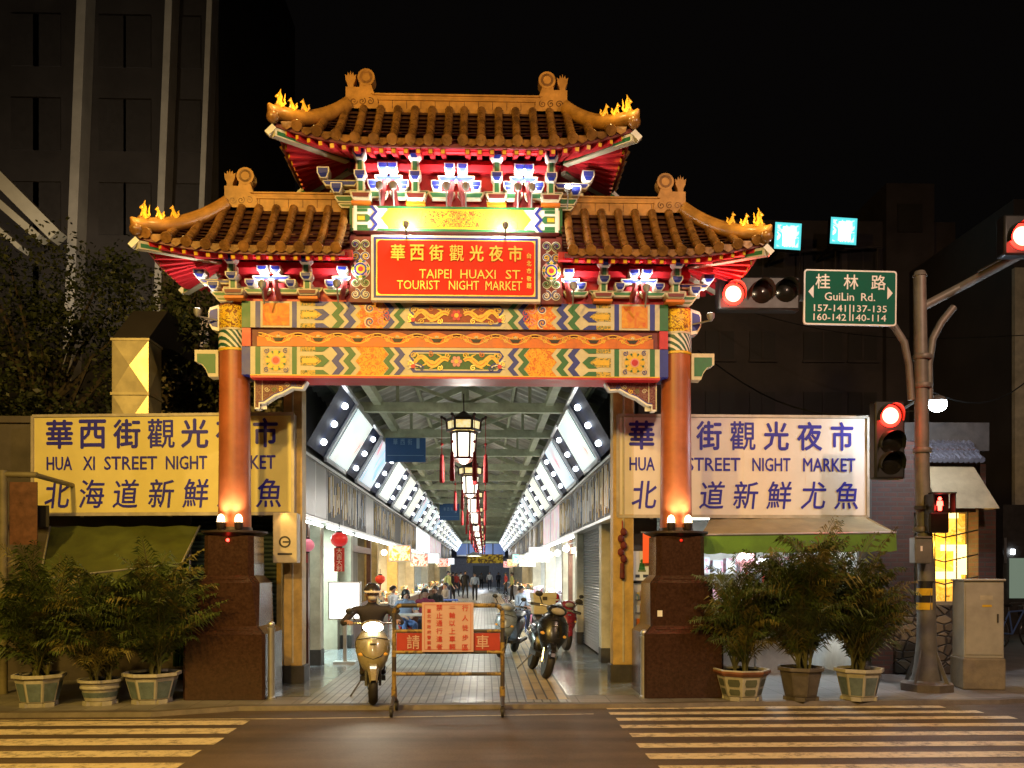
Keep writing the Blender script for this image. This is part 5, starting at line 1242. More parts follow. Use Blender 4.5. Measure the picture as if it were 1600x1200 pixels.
x0, z1 = W(990, 912, 13.6); x1, z0 = W(1016, 1010, 13.6)
po = thing('vending_cabinet', 'pale cabinet with small goods behind the right yellow post', 'cabinet', ((x0 + x1) / 2, 13.6, 0)); w = (x1 - x0) / 2
g = MB(); g.box(-w, w, 0, .5, 0, z1, 'shopwall'); g.build('case', po, smooth=False, bevel=.01); g = MB()
for k in range(4):
    g.rect(-w * .8, w * .8, z1 - .25 - .2 * k, z1 - .24 - .2 * k, -.004, 'shopdark')
    for q in range(3): g.box(-w * .7 + q * w * .5, -w * .7 + q * w * .5 + w * .35, -.05, -.002, z1 - .24 - .2 * k, z1 - .13 - .2 * k + .03 * (q % 2), ('goods', 'goods2', 'orange')[(q + k) % 3])
g.build('goods', po, smooth=False)
# ================================================================== signal pole with its heads and the street-name sign
M['pole'] = pm('grey_pole_paint', (.19, .185, .16), .5, var=.2, dirt=.35, metal=.2)
M['headblack'] = pm('signal_black', (.012, .013, .012), .45, var=.15)
M['visorgreen'] = pm('dark_green_visor', (.025, .032, .018), .4, var=.1)
M['lensdark'] = pm('unlit_lens', (.012, .011, .008), .15, var=.1)
M['redcore'] = em('red_signal_core', (1, .10, .06), 22); M['redrim'] = em('red_signal_rim', (1, .02, .012), 7)
PY = 12.3
def P3(px, py, y=PY): x, z = W(px, py, y); return (x, y, z)
bx_, by_ = G(1455, 1080); PBX = WX(1441, PY)
pole = thing('signal_pole', 'grey traffic signal pole with curved arms right of the palms', 'pole', (0, 0, 0))
g = MB(); top = P3(1437, 432)
g.lathe([(.27, 0), (.27, .10), (.20, .14), (.165, .35), (.13, .7), (.118, 1.45), (.115, 1.5)], 'pole', 16, c=(PBX + .06, PY, 0)); g.lathe([(.36, 0), (.36, .10), (.30, .12)], 'kerb', 8, c=(PBX + .06, PY, 0))
g.tube([(PBX + .06, PY, 1.45), (PBX, PY, 3.0), (WX(1437, PY), PY, top[2])], [.112, .10, .085], 'pole', 14); g.tube([top, (top[0], top[1], top[2] + .07)], [.10, .07], 'pole', 12)
for z in (2.2, 3.3, 4.2, 4.6): g.lathe([(.118, z), (.125, z + .01), (.125, z + .06), (.118, z + .07)], 'pole', 14, c=(PBX, PY, 0))
for q in range(4): a = q * PI / 2 + .6; g.bar((PBX + .06 + .30 * math.cos(a), PY + .30 * math.sin(a), .1), (PBX + .06 + .12 * math.cos(a), PY + .12 * math.sin(a), .55), .02, .05, 'pole')
g.build('shaft', pole)
g = MB(); g.tube([P3(1424, 625), P3(1420, 570), P3(1413, 535), P3(1397, 510), P3(1370, 490), P3(1330, 472), P3(1262, 466), P3(1200, 463)], .05, 'pole', 10)
g.tube([P3(1452, 625), P3(1451, 570), P3(1457, 530), P3(1470, 505), P3(1490, 480)], .052, 'pole', 10)
g.tube([P3(1437, 482), P3(1500, 449), P3(1600, 395, 11.6), (WX(1720, 10.8), 10.8, WZ(330, 10.8, 7))], .062, 'pole', 10); g.tube([P3(1530, 425), P3(1612, 382, 11.5)], .03, 'pole', 8)
g.build('arm', pole)
g = MB(); x, z = W(1441, 930, PY)
for k in range(4): g.lathe([(.124 - .001 * k, z - .2 + k * .1), (.124 - .001 * k, z - .2 + k * .1 + .098)], ('yellow', 'black')[k % 2], 14, c=(PBX + .05, PY, 0), cap=False)
g.build('hazard_band', pole)
def lens(g, c, r, kind, rot=None):
    x, y, z = c; R = Matrix.Translation(c) @ Matrix.Rotation(PI / 2, 4, 'X')
    g.M = R; 
    if kind == 'red': g.lathe([(.001, .035), (r * .55, .03), (r * .72, .024)], 'redcore', 20); g.lathe([(r * .72, .024), (r, .005)], 'redrim', 20, cap=False)
    else: g.lathe([(.001, .03), (r * .6, .022), (r, .0)], 'lensdark', 18)
    g.M = None
def visor(g, c, r, L_=.2):
    n = 16; a = []; b_ = []
    for i in range(n + 1):
        t = -.35 + (PI + .7) * i / n; a.append((c[0] + r * math.cos(t), c[1], c[2] + r * math.sin(t))); b_.append((c[0] + r * .98 * math.cos(t), c[1] - L_ * (.45 + .55 * math.sin(max(0, min(PI, t)))), c[2] + r * .98 * math.sin(t) - .02))
    k = n + 1; g.add(a + b_, [(i, i + 1, k + i + 1, k + i) for i in range(n)], 'visorgreen')
def head(name, lab, cs_, r, red, horizontal=True, group='traffic signal heads'):
    s = thing(name, lab, 'traffic light', cs_[red], group=group); o = Vector(cs_[red])
    loc = [Vector(c) - o for c in cs_]
    xs = [c.x for c in loc]; zs = [c.z for c in loc]
    g = MB(); g.box(min(xs) - r * 1.2, max(xs) + r * 1.2, .0, .2, min(zs) - r * 1.25, max(zs) + r * 1.25, 'headblack'); g.build('housing', s, bevel=.03)
    for i, c in enumerate(loc):
        g = MB(); lens(g, c + Vector((0, -.004, 0)), r * .92, 'red' if i == red else 'off'); g.build('lens', s)
        g = MB(); visor(g, c, r, .2); g.build('visor', s)
    lamp('red_signal_lamp', 'POINT', (0, -.3, -.03), 14, (1, .04, .02), .08, parent=s)
    return s
head('traffic_signal', 'horizontal signal head with its left lamp red beside the gateway', [P3(1145, 460, 12.1), P3(1190, 457, 12.1), P3(1228, 455, 12.1)], .165, 0)
head('traffic_signal', 'upright signal head, red on top, on the grey pole', [P3(1390, 650, 12.1), P3(1392, 692, 12.1), P3(1392, 724, 12.1)], .17, 0)
head('traffic_signal', 'red signal head at the right edge above the road', [P3(1596, 370, 11.5), P3(1640, 367, 11.5), P3(1682, 364, 11.5)], .19, 0)
s = thing('pedestrian_signal', 'pedestrian signal with a glowing red standing figure', 'pedestrian light', P3(1468, 802, 12.05)); k = 12.05 / F
g = MB(); g.box(-16 * k, 16 * k, 0, .2, -31 * k, 31 * k, 'headblack'); g.build('housing', s, bevel=.02)
g = MB(); g.rect(-14 * k, 14 * k, 2 * k, 28 * k, -.004, 'lensdark'); g.rect(-14 * k, 14 * k, -28 * k, -1 * k, -.004, 'lensdark'); g.build('window', s, smooth=False, recalc=False)
g = MB(); z = 15 * k; g.disc(0, z + 7.5 * k, 3.2 * k, -.01, 'redman', 10) if False else None
M['redman'] = em('red_figure_led', (1, .06, .04), 12)
g.disc(0, z + 8 * k, 3.2 * k, -.01, 'redman', 10); g.sheet([(-4.5 * k, z + 4.5 * k), (-5.5 * k, z - 3 * k), (-3.6 * k, z - 3 * k), (-3 * k, z - 11 * k), (3 * k, z - 11 * k), (3.6 * k, z - 3 * k), (5.5 * k, z - 3 * k), (4.5 * k, z + 4.5 * k)], -.01, 'redman'); g.build('red_figure', s, smooth=False, recalc=False)
g = MB(); g.box(-18 * k, 18 * k, -.16, .0, 30 * k, 32 * k, 'headblack'); g.box(-18 * k, -16.5 * k, -.14, 0, 0, 32 * k, 'headblack'); g.box(16.5 * k, 18 * k, -.14, 0, 0, 32 * k, 'headblack'); g.build('visor', s, smooth=False)
g = MB(); g.bar((-16 * k, .1, 10 * k), (-16 * k - .14, .15, 10 * k), .05, .05, 'headblack'); g.build('bracket', s, smooth=False); lamp('red_figure_lamp', 'POINT', (0, -.2, 10 * k), 3, (1, .04, .03), .05, parent=s)
x, z = W(1442, 860, 12.05)
s = thing('control_box', 'small grey control box strapped to the signal pole', 'box', (x, 12.1, z)); g = MB(); g.box(-.12, .12, -.08, .1, -.18, .18, 'pole'); g.build('case', s, smooth=False, bevel=.015); g = MB(); g.rect(-.05, -.02, -.01, .06, -.084, 'paperwhite'); g.box(-.125, .125, -.1, -.08, .17, .19, 'pole'); g.build('lid', s, smooth=False)
# street name sign
M['roadgreen'] = pm('road_sign_green', (.006, .125, .085), .65, var=.06, spec=.15); M['roadwhite'] = pm('road_sign_white', (.80, .82, .78), .4, var=.03)
y = 12.15; x0, z1 = W(1256, 422, y); x1, z0 = W(1401, 508, y); k = (x1 - x0) / 145
s = thing('street_name_sign', 'green street name sign with white lettering on the signal arm', 'sign', ((x0 + x1) / 2, y, (z0 + z1) / 2)); s.rotation_euler = (0, math.radians(.7), 0)
def rr(hw, hh, r): return rounded(hw, -hh, hh, r, 4)
hw, hh = 72.5 * k, 42.5 * k
g = MB(); g.plate(rr(hw, hh, .04), 0, .03, 'roadwhite'); g.build('plate', s, smooth=False); g = MB(); g.sheet(rr(hw - .02, hh - .02, .03), -.003, 'roadgreen'); g.build('green_field', s, smooth=False, recalc=False)
g = MB(); yy = -.007
for ch, px in (('桂', 1285), ('林', 1329), ('路', 1372)): g.text(ch, (px - 1328.5) * k, 24 * k, 23 * k, 23 * k, yy, 'roadwhite', bold=.012)
g.text('GuiLin', (1311 - 1328.5) * k, 1 * k, 46 * k, 12.5 * k, yy, 'roadwhite', bold=.012); g.text('Rd.', (1356 - 1328.5) * k, 1 * k, 22 * k, 12 * k, yy, 'roadwhite', bold=.012)
for t, px, py, w in (('157-141', 1296.5, 482, 50), ('137-135', 1359, 482, 53), ('160-142', 1296.5, 496, 51), ('140-114', 1358, 496, 53)): g.text(t, (px - 1328.5) * k, (465 - py) * k, w * k, 10.5 * k, yy, 'roadwhite', bold=.012)
g.rect(-1.5 * k, .2 * k, -36 * k, -11 * k, yy, 'roadwhite')
for d in (-1, 1): g.sheet([(d * 66 * k, 8 * k), (d * 57.5 * k, 18 * k), (d * 57.5 * k, -2 * k)], yy, 'roadwhite')
g.build('sign_lettering', s, smooth=False, recalc=False)
g = MB()
for dx in (-.35, .35): g.box(dx - .03, dx + .03, .03, .15, -.12, .0, 'pole')
g.build('clamp', s, smooth=False)
# utility cabinet
g_x0, g_y = G(1507, 1078); x1 = WX(1568, g_y); xm = (g_x0 + x1) / 2; w = (x1 - g_x0) / 2
s = thing('utility_cabinet', 'grey street cabinet on a stained concrete plinth right of the signal pole', 'cabinet', (xm, g_y, 0), -.16)
M['concrete'] = pm('stained_concrete', (.26, .225, .165), .75, var=.25, scale=4, dirt=.5, bump=.3); M['cabinet'] = pm('grey_cabinet_paint', (.40, .385, .33), .5, var=.1, dirt=.25)
zt = WZ(908, g_y, xm); zb = .44
g = MB(); g.box(-w * 1.02, w * 1.02, -.02, .5, 0, zb, 'concrete'); g.build('plinth', s, smooth=False, bevel=.02)
g = MB(); g.box(-w * .95, w * .95, 0, .46, zb, zt, 'cabinet'); g.box(-w * 1.02, w * 1.02, -.03, .49, zt, zt + .03, 'cabinet'); g.build('case', s, smooth=False, bevel=.01)
g = MB(); g.box(-w * .88, w * .88, -.012, 0, zb + .05, zt - .05, 'cabinet'); g.box(w * .6, w * .66, -.03, -.012, zb + .5, zb + .62, 'shopdark'); g.box(-w * .1, w * .35, -.015, -.012, zt - .36, zt - .33, 'yellow'); g.box(-w * .2, w * .4, -.014, -.012, zt - .26, zt - .2, 'pier'); g.build('door', s, smooth=False)
# bollards
for px, pyb, pyt, lab in ((424, 1092, 972, 'stainless bollard with a ball top beside the left pedestal'), (1006, 1090, 985, 'stainless bollard beside the right pedestal')):
    x, yb = G(px, pyb); h = WZ(pyt, yb, x); s = thing('bollard', lab, 'bollard', (x, yb, 0), group='steel bollards'); g = MB(); g.lathe([(.055, 0), (.055, .02), (.045, .03), (.045, h - .1), (.05, h - .09), (.05, h - .07)], 'alu', 16); g.build('shaft', s); g = MB(); g.ball((0, 0, h - .03), .045, 'alu', 12, 8); g.build('ball_top', s)
# frame at the far left
M['postgrey'] = pm('grey_yellow_pipe', (.20, .175, .10), .55, var=.2, dirt=.4)
s = thing('scaffold_frame', 'yellow grey pipe frame with dark sheets at the left edge', 'frame', (0, 0, 0)); fx = WX(5, 12.3)
g = MB(); z = WZ(735, 12.3, fx); g.tube([(fx, 12.3, 0), (fx, 12.3, z)], .055, 'postgrey', 12); g.tube([(fx - 1.5, 12.3, z - .03), (fx + .45, 12.3, z - .06)], .04, 'postgrey', 10); g.tube([(fx + .42, 12.3, z - .06), (fx + .42, 13.6, z - .1)], .035, 'postgrey', 10); g.build('pipe', s)
g = MB(); g.box(fx + .05, fx + .42, 12.36, 12.38, z - 1.0, z - .15, 'brown'); g.box(fx + .06, fx + .46, 12.6, 12.62, z - .75, z - .45, 'black'); g.build('sheet', s, smooth=False)
# ================================================================== palms in pots
M['frond'] = pm('palm_frond_green', (.066, .098, .022), .45, var=.45, scale=4)
M['frondold'] = pm('palm_frond_olive', (.15, .13, .032), .5, var=.4, scale=4)
M['stem'] = pm('palm_stem', (.10, .10, .035), .6, var=.3, scale=9)
M['soil'] = pm('soil', (.03, .022, .015), .9, var=.3)
M['potwhite'] = pm('weathered_white_pot', (.46, .45, .41), .55, var=.2, dirt=.3); M['potblue'] = pm('blue_grey_pot_panel', (.13, .18, .20), .5, var=.25, scale=10)
M['potred'] = pm('red_brown_pot', (.22, .09, .05), .45, var=.3, dirt=.3); M['potdark'] = pm('dark_grey_pot', (.12, .105, .095), .55, var=.3, dirt=.4); M['potolive'] = pm('olive_pot_panel', (.10, .115, .085), .5, var=.2)
def frond(q, g, base, az, length, lift, width, m, droop):
    n = 11; pts = []; d0 = Vector((math.cos(az), math.sin(az), 0))
    for i in range(n + 1):
        t = i / n; r = length * (t * math.cos(lift) * .9 + .35 * t * t); z = length * (math.sin(lift) * t - droop * t ** 2.4)
        pts.append(base + d0 * r * .75 + Vector((0, 0, z)))
    g.tube(pts, [.011 * (1 - .8 * i / n) + .002 for i in range(n + 1)], 'stem', 4, cap=False)
    side = Vector((-d0.y, d0.x, 0)); vs = []; fs = []
    nl = 26
    for i in range(3, nl + 1):
        t = i / nl; f = t * n; k = min(int(f), n - 1); p = pts[k].lerp(pts[k + 1], f - k); tan = (pts[k + 1] - pts[k]).normalized()
        L_ = width * math.sin(PI * (.12 + .80 * t)) * q.uniform(.8, 1.15)
        for sg in (-1, 1):
            a = (side * sg * q.uniform(.75, 1.0) + tan * q.uniform(.55, .9) + Vector((0, 0, q.uniform(.05, .4)))).normalized()
            w = .0125; b = len(vs); mid = p + a * L_ * .55; end = p + a * L_ + Vector((0, 0, -L_ * q.uniform(.25, .6)))
            vs += [p, mid + tan * w, end, mid - tan * w]; fs.append((b, b + 1, b + 2, b + 3))
    g.add(vs, fs, m)
def palm_foliage(seed, h, nf):
    q = random.Random(seed); g = MB(); st = MB()
    for k in range(6):
        a = q.uniform(0, 2 * PI); r = q.uniform(.03, .14); hh = h * q.uniform(.28, .5)
        p0 = Vector((r * math.cos(a), r * math.sin(a), .0)); p1 = p0 * 2 + Vector((0, 0, hh)); st.tube([p0, p0 * 1.4 + Vector((0, 0, hh * .5)), p1], [.02, .017, .014], 'stem', 6)
        for i in range(nf // 6):
            t = q.random() ** 1.3; az = q.uniform(0, 2 * PI)
            frond(q, g, p0.lerp(p1, t), az, h * q.uniform(.42, .80), q.uniform(.75, 1.5), h * q.uniform(.15, .23), 'frondold' if q.random() < .25 else 'frond', q.uniform(.12, .5))
    return g, st
def pot(root, kind, rt, h):
    n = 8 if kind != 'round' else 24; ph = PI / 8
    body = {'white': 'potwhite', 'round': 'potwhite', 'red': 'potwhite', 'dark': 'potdark', 'pale': 'potwhite'}[kind]
    rb = rt * .66
    g = MB(); g.lathe([(rb * .96, .0), (rb, .05), (rt * .70, .06), (rt * .92, h * .86), (rt * .93, h * .88), (rt * 1.03, h * .90), (rt * 1.03, h), (rt * .93, h), (rt * .90, h * .9)], body, n, ph=ph, cap=False)
    if kind == 'round':
        g.lathe([(rt * .88, h * .62), (rt * .92, h * .66), (rt * .92, h * .72), (rt * .90, h * .76)], 'potwhite', n, cap=False)
    g.build('pot_body', root, ang=25)
    g = MB(); g.lathe([(.001, h * .92), (rt * .9, h * .92)], 'soil', n, ph=ph); g.build('soil', root)
    g = MB()
    def pt(i, t, z, off=.006):
        a0 = 2 * PI * i / n + ph; a1 = 2 * PI * (i + 1) / n + ph; r = (rt * .70 + (rt * .92 - rt * .70) * (z - .06) / (h * .86 - .06)) + off
        x = r * ((1 - t) * math.cos(a0) + t * math.cos(a1)); y = r * ((1 - t) * math.sin(a0) + t * math.sin(a1)); return (x, y, z)
    if kind == 'round': g.lathe([(rt * .745, .10), (rt * .845, h * .52)], 'potblue', n, cap=False)
    else:
        pm_ = {'white': 'potblue', 'red': 'potolive', 'dark': 'potdark', 'pale': 'potblue'}[kind]
        for i in range(n):
            if kind == 'red':
                for z0, z1 in ((h * .18, h * .38), (h * .46, h * .70)):
                    g.face([pt(i, .16, z0 - .008, .004), pt(i, .84, z0 - .008, .004), pt(i, .90, (z0 + z1) / 2, .004), pt(i, .84, z1 + .008, .004), pt(i, .16, z1 + .008, .004), pt(i, .10, (z0 + z1) / 2, .004)], 'potwhite')
                    g.face([pt(i, .2, z0, .008), pt(i, .8, z0, .008), pt(i, .86, (z0 + z1) / 2, .008), pt(i, .8, z1, .008), pt(i, .2, z1, .008), pt(i, .14, (z0 + z1) / 2, .008)], pm_)
            else: g.face([pt(i, .12, h * .18), pt(i, .88, h * .18), pt(i, .90, h * .74), pt(i, .10, h * .74)], pm_)
    if kind == 'red': g.lathe([(rt * .945, h * .80), (rt * 1.036, h * .895), (rt * 1.036, h * .96)], 'potred', n, ph=ph, cap=False)
    g.build('pot_panel', root, smooth=False, recalc=False)
    g = MB()
    for i in range(4):
        a = PI / 4 + i * PI / 2; g.cbox((rb * .8 * math.cos(a), rb * .8 * math.sin(a), .025), (.12, .12, .05), body, Matrix.Rotation(a, 3, 'Z'))
    g.build('pot_foot', root, smooth=False)
protos = {}
def potted(px0, px1, pyb, pyt, kind, seed, h, nf, lab, rz=0.0):
    pc = (px0 + px1) / 2; x, y = G(pc, pyb); rt = (px1 - px0) / 2 / F * (y + .2) / 1.03; ht = max(.3, WZ(pyt, y + rt, x)); y += rt * .75 + .06
    r = thing('potted_palm', lab, 'potted palm', (x, y, 0), rz, 'potted palms by the gateway')
    pot(r, kind, rt, ht)
    key = (seed, h, nf)
    if key not in protos: protos[key] = palm_foliage(*key)
    for nm, g in (('frond', protos[key][0]), ('stem', protos[key][1])):
        o = g.build(nm, r, smooth=False, recalc=False); o.location = (0, 0, ht * .9); o.scale = (.86, .86, 1.04) if px0 > 800 else (.95, .95, 1)
    return r
potted(4, 82, 1108, 1052, 'white', 3, 1.75, 114, 'bushy palm in a white panelled pot at the far left', .2)
potted(110, 176, 1105, 1060, 'round', 5, 1.55, 96, 'lower palm in a small round banded pot, middle of the left trio', .0)
potted(178, 267, 1103, 1049, 'white', 8, 1.85, 132, 'full palm in a white panelled pot beside the left pedestal', .1)
potted(1126, 1215, 1098, 1044, 'red', 11, 1.55, 110, 'palm in a red brown pot with oval panels beside the right pedestal', .15)
potted(1226, 1302, 1098, 1041, 'dark', 14, 2.05, 132, 'tall palm in a dark grey pot, middle of the right trio', .4)
potted(1318, 1396, 1098, 1043, 'pale', 17, 1.72, 118, 'palm in a pale blue panelled pot beside the signal pole', .25)
# ================================================================== trees
M['leaf'] = pm('tree_leaf', (.045, .060, .022), .5, var=.5, scale=3); M['leaf2'] = pm('tree_leaf_pale', (.075, .085, .03), .5, var=.4, scale=3)
M['bark'] = pm('tree_bark', (.09, .07, .05), .85, var=.35, scale=8, bump=.5)
def tree(lab, x, y, zc, rx, ry, rz_, nleaf, seed, leaf=.11):
    q = random.Random(seed); r = thing('street_tree', lab, 'tree', (x, y, 0), 0, 'dark trees on the left')
    g = MB(); th = zc - rz_ * .5
    g.tube([(0, 0, 0), (.08, .02, th * .5), (.0, .0, th), (.1, 0, zc)], [.24, .19, .16, .07], 'bark', 10)
    cl = []
    for i in range(46):
        while True:
            v = Vector((q.uniform(-1, 1), q.uniform(-1, 1), q.uniform(-1, 1)))
            if .25 < v.length < 1: break
        cl.append(Vector((v.x * rx, v.y * ry, zc + v.z * rz_)))
    for c in cl[:16]: g.tube([(0, 0, th * q.uniform(.7, 1)), c * .5 + Vector((0, 0, zc * .42)), c], [.07, .045, .012], 'bark', 5, cap=False)
    g.build('trunk', r)
    vs = []; fs = [[], []]
    for i in range(nleaf):
        c = cl[i % len(cl)]; s_ = .34 * (rx + rz_) / 2 * q.uniform(.5, 1.1); d = Vector((q.gauss(0, 1), q.gauss(0, 1), q.gauss(0, .8))); d = d.normalized() * s_ * q.random() ** .5
        p = c + d; a = Vector((q.gauss(0, 1), q.gauss(0, 1), q.gauss(-.3, .6))).normalized(); u = a.cross(Vector((q.gauss(0, 1), q.gauss(0, 1), q.gauss(0, 1)))).normalized()
        L_ = leaf * q.uniform(.7, 1.4); b = len(vs); vs += [p, p + a * L_ * .5 + u * L_ * .28, p + a * L_, p + a * L_ * .5 - u * L_ * .28]; fs[(i % len(cl)) % 3 == 0].append((b, b + 1, b + 2, b + 3))
    g = MB(); g.add(vs, fs[0], 'leaf'); g.add([], [], 'leaf2'); b0 = g._m('leaf2'); g.f += fs[1]; g.mi += [b0] * len(fs[1])
    g.build('crown', r, smooth=False, recalc=False)
tree('large dark tree with a broad crown at the left edge', WX(70, 19.5), 19.5, 6.4, 2.6, 2.2, 2.5, 9000, 21)
tree('dark leafy tree left of the gateway roof, behind the vent duct', WX(285, 18.0), 18.0, 6.2, 1.7, 1.6, 2.0, 6000, 22)
tree('low dark tree behind the left market sign', WX(-20, 16.5), 16.5, 4.2, 2.0, 1.5, 1.5, 5000, 23)
# ================================================================== far buildings
M['towerwall'] = pm('dark_tower_wall', (.055, .046, .042), .7, var=.25, scale=.4); M['fin'] = pm('pale_concrete_fin', (.55, .50, .42), .65, var=.15, scale=1.0)
M['glassdark'] = pm('dark_window', (.047, .040, .037), .6, var=.1); M['farwall'] = pm('dark_far_wall', (.085, .068, .066), .75, var=.3, scale=.7, dirt=.4)
t = thing('tower_building', 'tall dark building with pale vertical fins at the upper left', 'building', (WX(150, 33), 33, 0))
x0 = t.location.x
g = MB(); g.box(WX(-260, 33) - x0, WX(334, 33) - x0, .6, 14, 0, 30, 'towerwall'); g.build('wall', t, smooth=False)
for px, w in ((110, .34), (247, .26), (311, .20)):
    g = MB(); xx = WX(px, 32.7) - x0; g.box(xx - w / 2, xx + w / 2, -.2, .6, 8.5, 30, 'fin'); f = g.build('fin', t, smooth=False, bevel=.02); f.rotation_euler = (0, math.radians(2.2), 0); f.location = (-math.tan(math.radians(2.2)) * 8.5 * 1.6, 0, 0)
for i, px in enumerate((-60, 20, 55, 160, 200, 280)):
    for j in range(6):
        g = MB(); xx = WX(px, 32.7) - x0; g.box(xx - .5, xx + .5, .55, .598, 11 + j * 3.1, 12.9 + j * 3.1, 'glassdark'); g.build('window', t, smooth=False)
lamp('facade_uplight', 'SPOT', (WX(120, 29), 26.0, 7.5), 1500, (1, .84, .62), .2, aim=(WX(130, 33), 33, 16), spot=75, blend=.8)
s = thing('sloping_canopy', 'lit pale sloping beams of an entrance canopy at the left edge', 'canopy', (0, 0, 0)); y = 24.0
g = MB()
for (a, b_), w in ((((-130, 150), (92, 372)), .34), (((-130, 205), (66, 375)), .18), (((-130, 245), (38, 392)), .12)):
    p = W(a[0], a[1], y); q_ = W(b_[0], b_[1], y); g.bar((p[0], y, p[1]), (q_[0], y, q_[1]), .5, w, 'fin')
g.build('beam', s, smooth=False)
g = MB(); p = W(60, 400, y); g.tube([(p[0] - 2, y + .2, 0), (p[0] - 2, y + .2, p[1] + 1.8)], .12, 'towerwall', 8); g.build('support', s)
lamp('canopy_lamp', 'SPOT', (WX(60, 21.5), 21.3, 9.1), 190, (1, .88, .62), .1, aim=(WX(20, 24), 24.0, 11.2), spot=120)
# vent duct
M['duct'] = pm('galvanised_duct', (.78, .68, .42), .36, metal=.3, var=.15, scale=3)
y = 15.0; x0, z1 = W(175, 532, y); x1, z0 = W(232, 640, y); xm = (x0 + x1) / 2; w = (x1 - x0) / 2
s = thing('vent_duct', 'square creased metal vent duct glowing gold above the left sign', 'duct', (xm, y, 0)); zs = WZ(616, y, xm)
def duct_part(name, za, zb):
    g = MB(); c = [(-w, 0), (w, 0), (w, 2 * w), (-w, 2 * w)]
    for i in range(4):
        (ax, ay), (bx, by) = c[i], c[(i + 1) % 4]; mx_, my_ = (ax + bx) / 2, (ay + by) / 2; nx, ny = (by - ay), -(bx - ax); l = math.hypot(nx, ny)
        m_ = (mx_ + nx / l * .045, my_ + ny / l * .045, za + (zb - za) * .52); P_ = [(ax, ay, za), (bx, by, za), (bx, by, zb), (ax, ay, zb)]
        for j in range(4): g.face([P_[j], P_[(j + 1) % 4], m_], 'duct')
    g.build(name, s, smooth=False, recalc=False)
duct_part('upper_section', zs + .02, z1); duct_part('lower_section', 3.6, zs)
g = MB(); g.box(-w - .02, w + .02, -.03, 2 * w + .02, zs - .015, zs + .03, 'duct'); g.box(-w - .02, w + .02, -.02, 2 * w + .02, z1, z1 + .04, 'duct'); g.build('flange', s, smooth=False)
g = MB(); g.loft([[(-w, 0, z1 + .04), (w, 0, z1 + .04), (w, 2 * w, z1 + .04), (-w, 2 * w, z1 + .04)], [(-w, .9, z1 + .75), (w, .9, z1 + .75), (w, 1.2, z1 + .15), (-w, 1.2, z1 + .15)], [(-w, 2.2, z1 + .75), (w, 2.2, z1 + .75), (w, 2.2, z1 + .15), (-w, 2.2, z1 + .15)]], 'towerwall'); g.build('elbow', s, smooth=False)
# small lit windows of a house between the trees
s = thing('lit_house', 'narrow house wall with faintly lit tall windows left of the gateway roof', 'building', (WX(295, 21), 21, 0)); k = 21 / F
g = MB(); g.box(-40 * k, 40 * k, .02, 2, 0, 9.0, 'farwall'); g.build('wall', s, smooth=False)
wl = em('faint_window', (.8, .62, .45), .16, sample=False)
for px in (270, 292, 318):
    g = MB(); xx = (px - 295) * k; g.rect(xx - 7 * k, xx + 7 * k, WZ(545, 21), WZ(498, 21), -.004, wl); g.box(xx - .01, xx + .01, -.02, -.006, WZ(545, 21), WZ(498, 21), 'black'); g.build('window', s, smooth=False, recalc=False)
# dark block on the right
YB_ = 30; t = thing('apartment_block', 'dark apartment block with shuttered windows behind the street name sign', 'building', (WX(1300, YB_), YB_, 0)); x0 = t.location.x; kb = YB_ / F
g = MB(); g.box(WX(1000, YB_) - x0, WX(1500, YB_) - x0, .3, 12, 0, WZ(338, YB_, 9), 'farwall'); g.box(WX(1385, YB_) - x0, WX(1460, YB_) - x0, .0, 8, 0, WZ(285, YB_, 12), 'farwall'); g.build('wall', t, smooth=False)
for r_, (pa, pb) in enumerate(((515, 560), (610, 660), (380, 440))):
    for px0, px1 in ((1105, 1150), (1175, 1215), (1260, 1320), (1330, 1375)):
        g = MB(); xa, xb = WX(px0, YB_) - x0, WX(px1, YB_) - x0; g.box(xa, xb, .24, .298, WZ(pb, YB_, 10), WZ(pa, YB_, 10), 'glassdark'); o = g.build('window', t, smooth=False)
        g = MB(); g.box(xa - .05, xb + .05, .16, .239, WZ(pb, YB_, 10) - .08, WZ(pb, YB_, 10), 'farwall'); g.box((xa + xb) / 2 - .03, (xa + xb) / 2 + .03, .2, .239, WZ(pb, YB_, 10), WZ(pa, YB_, 10), 'farwall'); g.build('sill', o, smooth=False)
g = MB(); g.box(WX(1402, YB_) - x0, WX(1440, YB_) - x0, -.06, -.004, WZ(362, YB_, 12), WZ(318, YB_, 12), 'glassdark'); g.build('window', t, smooth=False)
g = MB(); g.tube([(WX(1235, YB_) - x0, -.3, WZ(397, YB_, 10)), (WX(1372, YB_) - x0, -.3, WZ(388, YB_, 10))], .05, 'farwall', 6)
for px in (1245, 1300, 1365): g.tube([(WX(px, YB_) - x0, -.3, WZ(392, YB_, 10)), (WX(px, YB_) - x0, -.3, WZ(430, YB_, 10))], .03, 'farwall', 5)
g.build('balcony_rail', t)
M['cyan'] = pic('cyan_lit_face', [(.10, .75, .80), (.6, 1, 1), (.12, .80, .85), (.9, 1, 1), (.3, .95, .95)], 2.6, 1.5, hard=True, distort=1.0)
M['cyanrim'] = em('cyan_lit_rim', (.12, .80, .85), 1.0)
